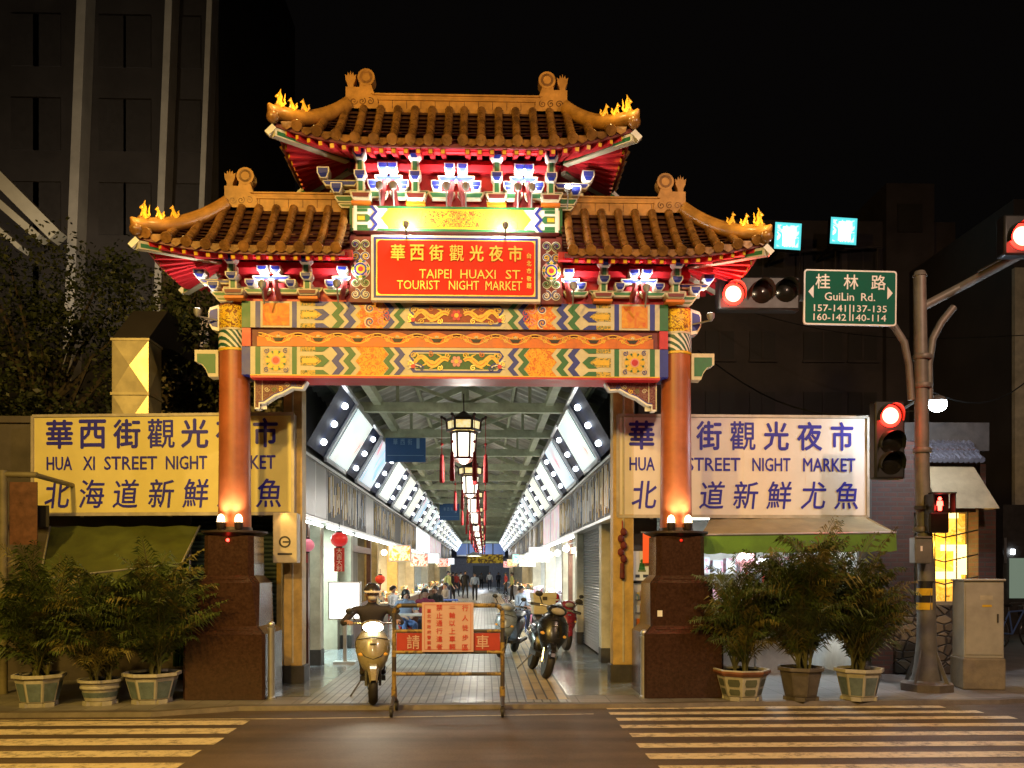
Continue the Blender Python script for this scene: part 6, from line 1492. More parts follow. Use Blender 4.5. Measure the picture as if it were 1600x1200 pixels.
for px, py, lab in ((1231, 369, 'cyan lit square sign nearer the gateway roof end'), (1318, 361, 'cyan lit square sign above the street name sign')):
    x, z = W(px, py, 28); s = thing('lit_square_sign', lab, 'lit sign', (x, 28, z), group='cyan signs on the dark block'); s.rotation_euler = (0, math.radians(3), .0); h = 21 * 28 / F
    g = MB(); g.box(-h, h, 0, .25, -h, h, 'headblack'); g.build('case', s, smooth=False); g = MB(); g.rect(-h, h, -h, h, -.004, 'cyanrim'); g.rect(-h * .82, h * .82, -h * .82, h * .82, -.008, 'cyan'); g.rect(-h * .4, h * .55, -h * .75, h * .7, -.012, em('cyan_white_core_' + str(px), (.85, 1, 1), 2.2)); g.build('lit_face', s, smooth=False, recalc=False)
    g = MB(); g.bar((0, .2, 0), (0, 2.2, -.2), .08, .08, 'headblack'); g.build('bracket', s)
t = thing('side_block', 'pale grey building edge at the right border behind the arm signal', 'building', (WX(1640, 24), 24, 0)); g = MB(); g.box(-1.0, 6, 0, 10, 0, WZ(310, 24, 13), 'towerwall'); g.build('wall', t, smooth=False)
g = MB(); g.box(-1.05, -.7, -.15, 0, 0, WZ(420, 24, 13), 'pier'); g.build('pilaster', t, smooth=False)
# brick corner house with a glowing niche
M['brick'] = mat_tiles('old_red_brick', (.085, .032, .022), (.055, .026, .02), (.05, .042, .036), .22, .075, .8, rot=0, ms=.012, bump=.5)
def mat_brick_xz(m):
    nt = m.node_tree; tc = [n for n in nt.nodes if n.type == 'TEX_COORD'][0]; mp = [n for n in nt.nodes if n.type == 'MAPPING'][0]; br = [n for n in nt.nodes if n.type == 'TEX_BRICK'][0]
    sp = nt.nodes.new('ShaderNodeSeparateXYZ'); cb = nt.nodes.new('ShaderNodeCombineXYZ'); nt.links.new(tc.outputs['Object'], sp.inputs[0])
    ad = nt.nodes.new('ShaderNodeMath'); nt.links.new(sp.outputs[0], ad.inputs[0]); nt.links.new(sp.outputs[1], ad.inputs[1])
    nt.links.new(ad.outputs[0], cb.inputs[0]); nt.links.new(sp.outputs[2], cb.inputs[1]); nt.links.new(cb.outputs[0], br.inputs['Vector'])
mat_brick_xz(M['brick'])
def mat_stone():
    m, nt, b = _nodes('rubble_stone'); N, L = nt.nodes.new, nt.links.new
    tc = N('ShaderNodeTexCoord'); v1 = N('ShaderNodeTexVoronoi'); v1.feature = 'DISTANCE_TO_EDGE'; v2 = N('ShaderNodeTexVoronoi'); v2.feature = 'F1'
    mp = N('ShaderNodeMapping'); mp.inputs['Scale'].default_value = (1, 1, 1.5); L(tc.outputs['Object'], mp.inputs[0])
    for v in (v1, v2): v.inputs['Scale'].default_value = 5.2; L(mp.outputs[0], v.inputs['Vector'])
    r = N('ShaderNodeValToRGB'); r.color_ramp.elements[0].position = .0; r.color_ramp.elements[1].position = .11; L(v1.outputs['Distance'], r.inputs[0])
    h = N('ShaderNodeSeparateColor'); L(v2.outputs['Color'], h.inputs[0]); r2 = N('ShaderNodeValToRGB'); r2.color_ramp.elements[0].color = (.05, .036, .022, 1); r2.color_ramp.elements[1].color = (.20, .15, .09, 1); L(h.outputs[0], r2.inputs[0])
    mx = N('ShaderNodeMixRGB'); mx.inputs[1].default_value = (.028, .021, .014, 1); L(r.outputs[0], mx.inputs[0]); L(r2.outputs[0], mx.inputs[2]); L(mx.outputs[0], b.inputs['Base Color']); b.inputs['Roughness'].default_value = .85
    bp = N('ShaderNodeBump'); bp.inputs['Strength'].default_value = .8; bp.inputs['Distance'].default_value = .04; L(r.outputs[0], bp.inputs['Height']); L(bp.outputs[0], b.inputs['Normal']); return m
M['stone'] = mat_stone()
M['niche'] = pic('niche_glow', [(.35, .16, .01), (1, .58, .08), (.75, .38, .03), (1, .70, .18), (1, .62, .1)], 4.2, .75, .8, distort=1.2); M['hood'] = pm('beige_hood', (.30, .24, .14), .6, var=.15, dirt=.2)
YC = 14.2; bh = thing('brick_house', 'old brick corner house with a glowing barred niche and rubble base', 'building', (WX(1455, YC), YC, 0)); x0 = bh.location.x; kc = YC / F
def bxp(g, pxa, pxb, pya, pyb, ya, yb, m): g.box(WX(pxa, YC) - x0, WX(pxb, YC) - x0, ya, yb, max(0, WZ(pyb, YC, 7)), WZ(pya, YC, 7), m)
g = MB(); bxp(g, 1360, 1428, 690, 1130, 0, .5, 'brick'); bxp(g, 1529, 1556, 795, 1130, 0, .5, 'brick'); bxp(g, 1428, 1529, 700, 800, .08, .5, 'brick'); bxp(g, 1553, 1562, 720, 1130, .4, 1, 'brick'); bxp(g, 1360, 1562, 655, 700, .3, 3, 'shopdark'); g.build('wall', bh, smooth=False)
g = MB(); bxp(g, 1396, 1529, 945, 1130, -.06, .45, 'stone'); g.build('rubble_base', bh, smooth=False, bevel=.03)
g = MB(); bxp(g, 1446, 1529, 795, 945, .40, .44, 'niche'); bxp(g, 1436, 1446, 795, 945, .0, .45, 'hood'); bxp(g, 1446, 1529, 940, 950, .0, .45, 'hood'); g.build('niche', bh, smooth=False)
g = MB()
for px in (1462, 1479, 1496, 1513): bxp(g, px - .8, px + .8, 800, 940, .02, .035, 'headblack')
for py in (832, 870, 905): g.tube([(WX(1446, YC) - x0, .03, WZ(py, YC, 7)), (WX(1475, YC) - x0, .0, WZ(py + 8, YC, 7)), (WX(1529, YC) - x0, .03, WZ(py - 4, YC, 7))], .012, 'headblack', 5)
g.build('grille', bh)
g = MB()
for k, (pa, pb, qa, qb) in enumerate(((1488, 1526, 850, 860), (1508, 1526, 860, 898), (1455, 1515, 893, 905), (1480, 1510, 796, 808))): bxp(g, pa, pb, qa, qb, .30 - .02 * k, .38 - .02 * k, em('niche_lamp_tube_' + str(k), (1, .72, .22), 3.5))
g.build('niche_lamp', bh, smooth=False)
g = MB(); a = [(WX(px, YC) - x0) for px in (1442, 1524, 1537, 1446)]; z1, z0 = WZ(728, YC, 7), WZ(797, YC, 7)
g.face([(a[0], .05, z1), (a[1], .05, z1), (a[2], -.45, z0), (a[3], -.45, z0)], 'hood'); g.face([(a[0], .05, z1), (a[3], -.45, z0), (a[3], .05, z0)], 'hood'); g.face([(a[1], .05, z1), (a[2], -.45, z0), (a[2], .05, z0)], 'hood'); g.build('hood', bh, smooth=False, recalc=False)
M['rooftile'] = pm('grey_roof_tile', (.10, .10, .12), .4, var=.3, dirt=.3)
g = MB()
for i in range(13):
    xx = WX(1432, YC) - x0 + i * .085
    for j in range(5): g.tube([(xx, -.1 + j * .16, WZ(722, YC, 7) + j * .14 + .02), (xx, .08 + j * .16, WZ(722, YC, 7) + j * .14 + .14)], [.05, .042], 'rooftile', 7)
g.build('tiled_eave', bh)
lamp('niche_light', 'POINT', (WX(1478, YC - .3), YC + .12, WZ(850, YC, 7)), 26, (1, .70, .22), .08)
# white street lamp above the tiles
x, z = W(1465, 632, 13.0); s = thing('street_lamp', 'brilliant blue white lamp on a short bracket above the tiled eave', 'street lamp', (x, 13.0, z))
g = MB(); g.ball((0, 0, 0), (.13, .13, .11), em('blue_white_lamp', (.75, .87, 1.0), 60), 14, 10); g.build('bulb', s); g = MB(); g.lathe([(.13, .05), (.10, .10), (.03, .14)], 'pole', 12); g.tube([(0, 0, .12), (0, .5, .2), (0, 1.4, .1)], .025, 'pole', 6); g.build('bracket', s)
lamp('street_lamp_light', 'POINT', (x, 12.9, z - .16), 160, (.72, .84, 1.0), .09)
# right border: lit shop window and the pavement beyond
s = thing('side_shop', 'dim greenish lit shop window at the right border', 'shop', (WX(1600, 23), 23, 0)); k = 23 / F
g = MB(); g.box(-32 * k, 60 * k, .05, 1, 0, 3.4, 'shopdark'); g.build('wall', s, smooth=False); g = MB(); g.rect(-24 * k, 50 * k, WZ(935, 23, 9), WZ(872, 23, 9), -.004, em('dim_green_window', (.45, .65, .52), .22, sample=False)); g.rect(-32 * k, -28 * k, WZ(880, 23, 9), WZ(840, 23, 9), -.003, 'alu'); g.build('window', s, smooth=False, recalc=False)
g = MB(); g.rect(-22 * k, -15 * k, WZ(866, 23, 9), WZ(858, 23, 9), -.01, 'led'); g.build('lamp', s, smooth=False)
# overhead wires on the right
for k, (a, b_) in enumerate((((1090, 548, 16), (1437, 640, 12.5)), ((1120, 470, 28), (1600, 520, 22)), ((1430, 600, 13), (1640, 560, 16)))):
    p = Vector((WX(a[0], a[2]), a[2], WZ(a[1], a[2], 5))); q_ = Vector((WX(b_[0], b_[2]), b_[2], WZ(b_[1], b_[2], 6))); s = thing('overhead_wire', ('thin sagging wire from behind the gateway to the signal pole', 'high thin wire before the dark apartment block', 'thin wire from the signal pole to the right border')[k], 'wire', tuple(p), 0, 'overhead wires')
    g = MB(); g.tube([(q_ - p) * (i / 12) + Vector((0, 0, -.5 * math.sin(PI * i / 12))) for i in range(13)], .012, 'headblack', 5); g.build('cable', s)
# ================================================================== barrier across the street
BY = 10.72; kb = BY / F
def bp(px, py): return (px - 701) * kb, WZ(py, BY) - RZ
bar_ = thing('street_barrier', 'worn yellow and black wheeled barrier with a red board across the street', 'barrier', (WX(701, BY), BY, RZ), math.radians(-1.2))
M['worn'] = pic('worn_yellow_black_paint', [(.06, .04, .02), (.26, .17, .04), (.34, .23, .06), (.09, .06, .03), (.24, .15, .03), (.14, .07, .03)], 9, 0, .5, detail=6, hard=False)
M['wornblack'] = pm('worn_black_paint', (.06, .05, .045), .5, var=.4, dirt=.3); M['boardred'] = pm('faded_red_board', (.42, .045, .03), .5, var=.15, scale=3, dirt=.2)
M['notice'] = pm('pinkish_notice_sheet', (.58, .37, .33), .5, var=.06); M['noticered'] = pm('red_notice_ink', (.55, .05, .04), .5, var=.0); M['boardtext'] = pm('faded_white_lettering', (.62, .40, .34), .5, var=.1)
def striped(name, pts, r):
    g = MB(); pts = [Vector(p) for p in pts]; i = 0
    for a, b_ in zip(pts, pts[1:]):
        n = max(1, int((b_ - a).length / .17))
        for k in range(n): g.tube([a.lerp(b_, k / n), a.lerp(b_, (k + 1) / n)], r, ('worn', 'worn', 'wornblack')[i % 3], 10, cap=False); i += 1
    return g.build(name, bar_)
x0, zt = bp(616, 946); x1, _ = bp(785, 946)
arc = lambda cx, cz, a0: [(cx + .09 * math.cos(a0 - PI / 2 * i / 5), 0, cz + .09 * math.sin(a0 - PI / 2 * i / 5)) for i in range(6)]
striped('frame', [(x0, 0, .16), (x0, 0, zt - .09)] + arc(x0 + .09, zt - .09, PI)[1:] + arc(x1 - .09, zt - .09, PI / 2) + [(x1, 0, .16)], .027)
for py in (986, 1019, 1053): z = bp(0, py)[1]; striped('cross_bar', [(x0, 0, z), (x1, 0, z)], .022)
z0, z1 = bp(0, 1017)[1], bp(0, 989)[1]
g = MB(); g.box(x0 + .03, x1 - .03, -.006, .006, z0, z1, 'boardred'); rb = g.build('red_board', bar_, smooth=False)
g = MB()
for ch, px in (('請', 646), ('車', 754)): g = MB(); g.text(ch, bp(px, 0)[0], (z0 + z1) / 2, 20 * kb, 22 * kb, -.011, 'boardtext', bold=.006); g.build('board_lettering', rb, smooth=False, recalc=False)
xa, za = bp(660, 941); xb, zb_ = bp(740, 1018)
g = MB(); g.box(xa, xb, -.045, -.035, zb_, za, 'notice'); nt_ = g.build('notice', bar_, smooth=False)
g = MB(); yy = -.049
for a, b_, c, d in ((xa + .03, xb - .03, za - .03, za - .026), (xa + .03, xb - .03, zb_ + .026, zb_ + .03), (xa + .03, xa + .034, zb_ + .03, za - .03), (xb - .034, xb - .03, zb_ + .03, za - .03)): g.rect(a, b_, c, d, yy, 'noticered')
for col, px, q0, q1, w in (('行人徒步區', 727, 950, 1011, 9.5), ('二輪以上車輛', 707, 949, 1010, 9.5), ('禁止通行違者', 687, 949, 1010, 9.5), ('臺北市政府警察局', 671, 954, 1012, 6)):
    for i, ch in enumerate(col): g.text(ch, bp(px, 0)[0], bp(0, q0 + (q1 - q0) * i / (len(col) - 1))[1], w * kb, (3 if ch == '二' else w * .98) * kb, yy, 'noticered', bold=.012)
g.build('notice_lettering', nt_, smooth=False, recalc=False)
M['rubber'] = pm('black_rubber', (.022, .02, .02), .6, var=.2)
for xx in (x0, x1):
    g = MB(); g.tube([(xx, -.26, .115), (xx, -.05, .2), (xx, .05, .2), (xx, .26, .115)], .022, 'wornblack', 8); g.tube([(xx, 0, .2), (xx, 0, .32)], .034, 'worn', 10)
    for y in (-.26, .26): g.bar((xx, y, .12), (xx, y, .06), .05, .05, 'wornblack')
    g.build('foot', bar_)
    for y in (-.26, .26):
        g = MB(Matrix.Translation((xx, y, .06)) @ Matrix.Rotation(PI / 2, 4, 'Y')); g.lathe([(.02, -.018), (.055, -.016), (.06, 0), (.055, .016), (.02, .018)], 'rubber', 14); g.build('caster_wheel', bar_)
# ================================================================== scooters
M['chrome'] = pm('chrome', (.6, .6, .6), .18, metal=.9, var=.05); M['seatblack'] = pm('black_vinyl', (.02, .019, .019), .42, var=.15)
def scooter(label, loc, rz, bodycol, lit=False, lean=0.0, group='scooters in the market street', name='motor_scooter'):
    r = thing(name, label, 'scooter', loc, rz, group); r.rotation_euler = (0, lean, rz)
    body = pm('scooter_paint_' + label.split()[0] + str(int(loc[0] * 100)), bodycol, .28, var=.12, coat=.4)
    def ell(cx, y, z, rx, rz_, n=14, flat=0.0): return [(cx + rx * math.cos(2 * PI * i / n), y, z + rz_ * math.sin(2 * PI * i / n)) for i in range(n)]
    def wheel(y):
        g = MB(Matrix.Translation((0, y, .235)) @ Matrix.Rotation(PI / 2, 4, 'Y'))
        g.lathe([(.13, -.05), (.20, -.055), (.228, -.03), (.235, 0), (.228, .03), (.20, .055), (.13, .05)], 'rubber', 28); w = g.build('wheel', r)
        g = MB(Matrix.Translation((0, y, .235)) @ Matrix.Rotation(PI / 2, 4, 'Y')); g.lathe([(.03, -.058), (.035, .058)], 'chrome', 10)
        for k in range(5): a = 2 * PI * k / 5; g.cbox((.085 * math.cos(a), .085 * math.sin(a), 0), (.12, .03, .05), 'chrome', Matrix.Rotation(a, 3, 'Z'))
        g.lathe([(.125, -.05), (.135, -.05), (.135, .05), (.125, .05)], 'chrome', 24, cap=False); g.build('rim', w)
    wheel(-.64); wheel(.60)
    g = MB(); n = 12; rows = []                                  # front mudguard
    for i in range(n + 1):
        a = math.radians(20 + 130 * i / n); w = .075 * (.55 + .45 * math.sin(PI * i / n)); rows.append([(-w, -.64 - .265 * math.cos(a), .235 + .265 * math.sin(a) - .03), (-w * .6, -.64 - .285 * math.cos(a), .235 + .285 * math.sin(a)), (w * .6, -.64 - .285 * math.cos(a), .235 + .285 * math.sin(a)), (w, -.64 - .265 * math.cos(a), .235 + .265 * math.sin(a) - .03)])
    for a, b_ in zip(rows, rows[1:]):
        for j in range(3): g.face([a[j], a[j + 1], b_[j + 1], b_[j]], body)
    g.build('mudguard', r, recalc=False)
    g = MB()                                                     # front apron: a shield that narrows downwards
    prof = [(.36, -.60, .07), (.44, -.66, .13), (.54, -.66, .18), (.66, -.63, .215), (.78, -.59, .21), (.88, -.55, .15), (.93, -.50, .10)]
    rings = []
    for z, y, w in prof:
        rings.append([(-w, y + .13, z), (-w * .88, y + .05, z), (-w * .45, y - .01, z + .01), (0, y - .035, z + .012), (w * .45, y - .01, z + .01), (w * .88, y + .05, z), (w, y + .13, z), (w * .5, y + .10, z), (-w * .5, y + .10, z)])
    g.loft(rings, body); ap = g.build('front_apron', r, ang=50)
    g = MB()
    for q in range(4): g.box(-.05 + .006 * q, .05 - .006 * q, -.712 + .012 * q, -.66, .50 - .022 * q, .508 - .022 * q, 'rubber')
    g.tube([(-.20, -.545, .70), (-.10, -.655, .60), (0, -.69, .565), (.10, -.655, .60), (.20, -.545, .70)], .006, 'rubber', 5); g.tube([(-.19, -.54, .80), (0, -.63, .835), (.19, -.54, .80)], .006, 'rubber', 5); g.cbox((0, -.645, .75), (.07, .012, .02), 'chrome'); g.build('panel_trim', ap)
    for d in (-1, 1):
        g = MB(); g.ball((d * .135, -.60, .62), (.05, .03, .025), em('turn_lens_' + str(d) + label[:6], (1, .5, .05), .25, base=(.6, .25, .03)), 10, 6); g.build('turn_signal', r)
    g = MB(); g.box(-.16, .16, -.42, .12, .27, .33, 'seatblack'); g.loft([ell(0, -.42, .40, .10, .10, 10), ell(0, -.36, .62, .09, .05, 10), ell(0, -.38, .86, .07, .05, 10)], 'seatblack'); g.build('floorboard', r)
    g = MB()
    secs = [(.08, .42, .13, .17), (.20, .48, .165, .22), (.45, .54, .175, .19), (.70, .60, .15, .13), (.92, .66, .08, .06)]
    g.loft([ell(0, y, z, rx, rz_, 16) for y, z, rx, rz_ in secs], body); g.build('rear_body', r, ang=60)
    g = MB(); g.loft([ell(0, y, z, rx, rz_, 14) for y, z, rx, rz_ in ((.02, .68, .08, .03), (.10, .715, .15, .06), (.34, .74, .165, .06), (.50, .775, .15, .06), (.80, .80, .13, .05), (.90, .80, .06, .03))], 'seatblack'); g.build('seat', r, ang=60)
    g = MB()
    g.tube([(0, -.64, .235), (0, -.60, .40)], .03, 'chrome', 8); g.tube([(.085, -.64, .235), (.085, -.58, .48)], .018, 'chrome', 8); g.tube([(-.085, -.64, .235), (-.085, -.58, .48)], .018, 'chrome', 8)
    g.tube([(.1, .60, .235), (.13, .4, .3), (.12, .1, .3)], .035, 'chrome', 8); g.tube([(.15, .25, .25), (.17, .75, .3)], [.03, .045], 'wornblack', 10); g.tube([(-.12, .1, .26), (-.28, .16, .0)], .012, 'chrome', 6); g.build('fork', r)
    g = MB(); g.loft([ell(0, y, z, rx, rz_, 14) for y, z, rx, rz_ in ((-.58, .93, .07, .05), (-.55, .955, .13, .075), (-.47, .975, .15, .07), (-.38, .985, .09, .05))], body)
    for d in (-1, 1):
        g.tube([(0, -.46, .98), (d * .18, -.44, 1.0), (d * .35, -.36, .99)], .015, 'chrome', 8); g.tube([(d * .235, -.415, .997), (d * .355, -.36, .99)], .021, 'rubber', 8)
        g.tube([(d * .2, -.47, .99), (d * .33, -.44, .985)], .007, 'chrome', 6)
    hb = g.build('handlebar', r, ang=60)
    for d in (-1, 1):
        g = MB(); g.tube([(d * .2, -.43, 1.0), (d * .27, -.45, 1.12)], .008, 'rubber', 6); g.ball((d * .285, -.45, 1.15), (.055, .014, .04), 'seatblack', 12, 8); g.build('mirror', r)
    g = MB(); g.ball((0, -.60, .955), (.125, .05, .065) if lit else (.095, .045, .052), M['headlit'] if lit else M['headoff'], 16, 10); g.build('headlight', r)
    g = MB(); g.box(-.08, .08, .94, .955, .50, .60, 'paperwhite'); g.ball((0, .95, .68), (.07, .03, .03), 'redpaper', 10, 6); g.build('number_plate', r)
    return r
M['headlit'] = em('lit_headlamp', (1, .93, .74), 22); M['headoff'] = pm('headlamp_glass', (.35, .32, .25), .1, var=.1)
fx_, fy_ = G(560, 1102); SRZ = .14; SX, SY = fx_ + .64 * math.sin(SRZ) * -1, fy_ + .55 * math.cos(SRZ)
sc1 = scooter('pale gold scooter with its headlamp on, ridden out of the arcade', (fx_ + .09, fy_ + .64, 0.004), .14, (.30, .26, .17), lit=True)
lamp('headlamp', 'SPOT', (0, -.68, .95), 45, (1, .92, .72), .05, aim=(0, -5, -.2), spot=70, parent=sc1)
bx_, by_ = G(834, 1061)
sc2 = scooter('black scooter leaning on its stand in the right half of the arcade', (bx_ + .10, by_ + .72, .004), .10, (.012, .012, .013), lean=.21); sc2.scale = (1.14, 1.1, 1.1)
sc3 = scooter('white and blue scooter parked behind the black scooter on its left', (bx_ - .30, by_ + 4.0, .004), -.25, (.22, .26, .32), lean=.12)
sc4 = scooter('red scooter parked close to the right shutters', (bx_ + .80, by_ + 5.4, .004), .2, (.26, .02, .03), lean=.1)
M['crate'] = pm('beige_carrier_box', (.58, .54, .42), .5, var=.06)
cb_ = thing('carrier_box', 'beige square carrier box on the rear of the black scooter', 'box', (bx_ + .24, by_ + 1.45, .93), .10); g = MB(); g.box(-.19, .19, -.17, .17, 0, .34, 'crate'); g.build('case', cb_, smooth=False, bevel=.02); g = MB(); g.box(-.2, .2, -.18, .18, .27, .36, 'crate'); g.box(-.04, .04, -.19, -.18, .24, .30, 'wornblack'); g.build('lid', cb_, smooth=False, bevel=.02)
he = thing('helmet', 'red open helmet on the handlebar of the red scooter', 'helmet', (bx_ + .68, by_ + 4.85, 1.10)); g = MB(); g.ball((0, 0, 0), (.125, .14, .12), pm('red_helmet_paint', (.55, .02, .04), .25, var=.05, coat=.4), 16, 10); g.build('shell', he); g = MB(); g.lathe([(.128, -.05), (.135, -.05), (.135, -.02), (.128, -.02)], 'paperwhite', 18, cap=False); g.build('rim_band', he)
# ================================================================== people
SKIN = pm('skin', (.46, .27, .19), .5, var=.06, scale=9); HAIR = pm('black_hair', (.012, .010, .009), .45, var=.2, scale=20); LIP = pm('lip', (.36, .12, .10), .5, var=0); EYEW = pm('eye_white', (.7, .68, .64), .3, var=0)
def person(label, J, cols, loc, rz, group, face=1, hair='short', sub=2, yaw=0.0, sleeves=True):
    o = thing('person', label, 'person', loc, rz, group)
    vs, rs, es, tg = [], [], [], []
    def nv(p, r, t): vs.append(Vector(p)); rs.append(r if isinstance(r, tuple) else (r, r)); tg.append(t); return len(vs) - 1
    def e(a, b_): es.append((a, b_))
    S, P_, K_ = 'shirt', 'pants', 'skin'
    pel, che, nek, hd = Vector(J['pelvis']), Vector(J['chest']), Vector(J['neck']), Vector(J['head'])
    a = nv(pel, (.145, .115), P_); b_ = nv(pel.lerp(che, .45), (.14, .105), S); c = nv(che, (.165, .11), S); n0 = nv(nek.lerp(che, .25), (.09, .08), S); n1 = nv(nek, .052, K_)
    ax = (hd - nek).normalized()
    h0 = nv(hd - ax * .065 + Vector((0, -.018, 0)), (.062, .07), K_); h1 = nv(hd, (.078, .092), K_); h2 = nv(hd + ax * .07 + Vector((0, .008, 0)), (.066, .078), K_)
    for q in ((a, b_), (b_, c), (c, n0), (n0, n1), (n1, h0), (h0, h1), (h1, h2)): e(*q)
    for sd_ in 'LR':
        sh, el, wr = (Vector(p) for p in J['arm' + sd_]); i0 = nv(che.lerp(sh, .62) + Vector((0, 0, .03)), .075, S); i1 = nv(sh, .058, S); i2 = nv(sh.lerp(el, .5), .05, S); i3 = nv(el, .042, S if sleeves else K_); i4 = nv(el.lerp(wr, .45), .038, S if sleeves else K_); i5 = nv(wr, .026, K_)
        for q in ((c, i0), (i0, i1), (i1, i2), (i2, i3), (i3, i4), (i4, i5)): e(*q)
        d = (wr - el).normalized(); gd = Vector(J.get('grip', d)).normalized(); pm_ = wr + d.lerp(gd, .35).normalized() * .075; ip = nv(pm_, (.036, .020), K_); e(i5, ip)
        side = d.cross(Vector((0, 0, 1))); side = side.normalized() if side.length > .1 else Vector((1, 0, 0)); cur = Vector((0, 0, -1)) if abs(d.z) < .8 else Vector((0, -1, 0))
        if sub > 1:
            for f in range(4):
                L_ = (.072, .082, .076, .060)[f]; p0 = pm_ + side * (f - 1.5) * .019 + d * .012; f0 = nv(p0 + d * L_ * .4, .0085, K_); f1 = nv(p0 + d * L_ * .7 + cur * L_ * .3, .008, K_); f2 = nv(p0 + d * L_ * .75 + cur * L_ * .65, .007, K_); e(ip, f0); e(f0, f1); e(f1, f2)
            t0_ = nv(pm_ - d * .03 + side * -.036 + cur * .012, .0105, K_); t1_ = nv(pm_ + d * .012 + side * -.05 + cur * .026, .0095, K_); e(ip, t0_); e(t0_, t1_)
        else:
            f0 = nv(pm_ + d * .07 + cur * .02, (.03, .014), K_); e(ip, f0)
        hp, kn, an, to = (Vector(p) for p in J['leg' + sd_]); j0 = nv(pel.lerp(hp, .8) + Vector((0, 0, -.02)), .10, P_); j1 = nv(hp.lerp(kn, .3), .088, P_); j2 = nv(kn, .064, P_); j3 = nv(kn.lerp(an, .4), .058, P_); j4 = nv(an, .04, P_); j5 = nv(an + Vector((0, 0, -.035)) + (to - an) * .25, (.045, .04), 'shoe'); j6 = nv(to, (.042, .03), 'shoe')
        for q in ((a, j0), (j0, j1), (j1, j2), (j2, j3), (j3, j4), (j4, j5), (j5, j6)): e(*q)
    me = bpy.data.meshes.new('body'); me.from_pydata(vs, es, []); t = bpy.data.objects.new('body', me); COL.objects.link(t)
    t.modifiers.new('skin', 'SKIN'); sm = t.modifiers.new('sub', 'SUBSURF'); sm.levels = sub; sm.render_levels = sub
    for i, d in enumerate(me.skin_vertices[0].data): d.radius = rs[i]; d.use_root = (i == 0)
    dg = bpy.context.evaluated_depsgraph_get(); dg.update(); em_ = bpy.data.meshes.new_from_object(t.evaluated_get(dg))
    V = [v.co.copy() for v in em_.vertices]; Fs = [tuple(p.vertices) for p in em_.polygons]; ctr = [p.center.copy() for p in em_.polygons]
    bpy.data.objects.remove(t); bpy.data.meshes.remove(em_)
    mats = {'shirt': cols[0], 'pants': cols[1], 'skin': SKIN, 'shoe': cols[2]}
    segs = [(vs[i], vs[j], tg[i], tg[j], (rs[i][0] + rs[j][0]) / 2) for i, j in es]
    def zone(p):
        best = (9, None)
        for A, B, ta, tb, r_ in segs:
            ab = B - A; k = max(0, min(1, (p - A).dot(ab) / max(ab.length_squared, 1e-9))); d = abs((p - (A + ab * k)).length - r_)
            d = (p - (A + ab * k)).length - r_ * .6
            if d < best[0]: best = (d, ta if k < .5 else tb)
        return best[1]
    g = MB(); b0 = 0
    g.v = [tuple(v) for v in V]
    for f, c_ in zip(Fs, ctr): g.f.append(f); g.mi.append(g._m(mats[zone(c_)]))
    R = Matrix.Translation(hd) @ Matrix.Rotation(yaw, 4, 'Z'); g.M = R
    if face:
        g.tube([(0, -.085, .02), (0, -.105, -.02)], [.008, .015], SKIN, 6); g.ball((0, -.092, -.052), (.024, .008, .007), LIP, 10, 6)
        for d in (-1, 1): g.ball((d * .032, -.082, .012), (.014, .008, .008), EYEW, 8, 6); g.ball((d * .032, -.089, .012), (.007, .004, .007), HAIR, 8, 6); g.ball((d * .032, -.084, .034), (.02, .007, .004), HAIR, 8, 5); g.ball((d * .08, .0, -.005), (.012, .022, .032), SKIN, 8, 6)
    g.M = None; g.build('body', o, ang=180, recalc=False)
    g = MB(R)
    if hair in ('short', 'bob', 'tail'):
        n, kk = 18, 9; top = []
        prof = []
        for i in range(kk + 1):
            ring = []
            for j in range(n):
                az = 2 * PI * j / n; front = max(0, -math.sin(az)); low = -.03 if hair == 'short' else -.10
                zlo = low + front * (.085 if hair == 'short' else .14); th = i / kk; z = .118 * math.cos(th * PI / 2) if False else .12 - (.12 - zlo) * th
                rr_ = math.sqrt(max(0.0, 1 - max(0, (z - .0) / .125) ** 2)); wob = 1 + .03 * math.sin(5 * az + i)
                ring.append((.096 * rr_ * math.cos(az) * wob, .112 * rr_ * math.sin(az) * wob + .006, z))
            prof.append(ring)
        g.loft(prof, HAIR, cap=True)
        g.build('hair', o)
    return o, R
def stand(h=1.65, stride=.12, arms=.08):
    k = h / 1.65
    J = dict(pelvis=(0, 0, .90), chest=(0, -.01, 1.22), neck=(0, 0, 1.41), head=(0, -.01, 1.52), armL=((.18, 0, 1.35), (.24, .03, 1.08), (.23, -.08 - arms, .86)), armR=((-.18, 0, 1.35), (-.24, .05, 1.08), (-.23, arms, .85)),
             legL=((.09, 0, .86), (.10, -stride * .6, .47), (.10, -stride * .7, .09), (.11, -stride * .7 - .15, .035)), legR=((-.09, 0, .86), (-.10, stride * .3, .47), (-.10, stride * 1.2, .10), (-.11, stride * 1.2 - .14, .035)))
    return {a: (tuple(c * k for c in b_) if not isinstance(b_[0], tuple) else tuple(tuple(c * k for c in p) for p in b_)) for a, b_ in J.items()}
def sit():
    return dict(pelvis=(0, 0, .52), chest=(0, -.03, .84), neck=(0, -.03, 1.03), head=(0, -.05, 1.14), armL=((.18, -.02, .97), (.25, -.08, .72), (.10, -.30, .68)), armR=((-.18, -.02, .97), (-.26, -.06, .72), (-.12, -.30, .66)),
                legL=((.09, 0, .49), (.12, -.40, .50), (.13, -.38, .09), (.14, -.54, .035)), legR=((-.09, 0, .49), (-.12, -.40, .50), (-.11, -.34, .09), (-.12, -.50, .035)))
def cl(n, c, v=.15): return pm(n, c, .8, var=v, scale=12)
SHOE = cl('dark_shoe', (.03, .025, .02)); NAVY = cl('navy_cloth', (.03, .035, .06)); BLK = cl('black_cloth', (.015, .015, .017)); 
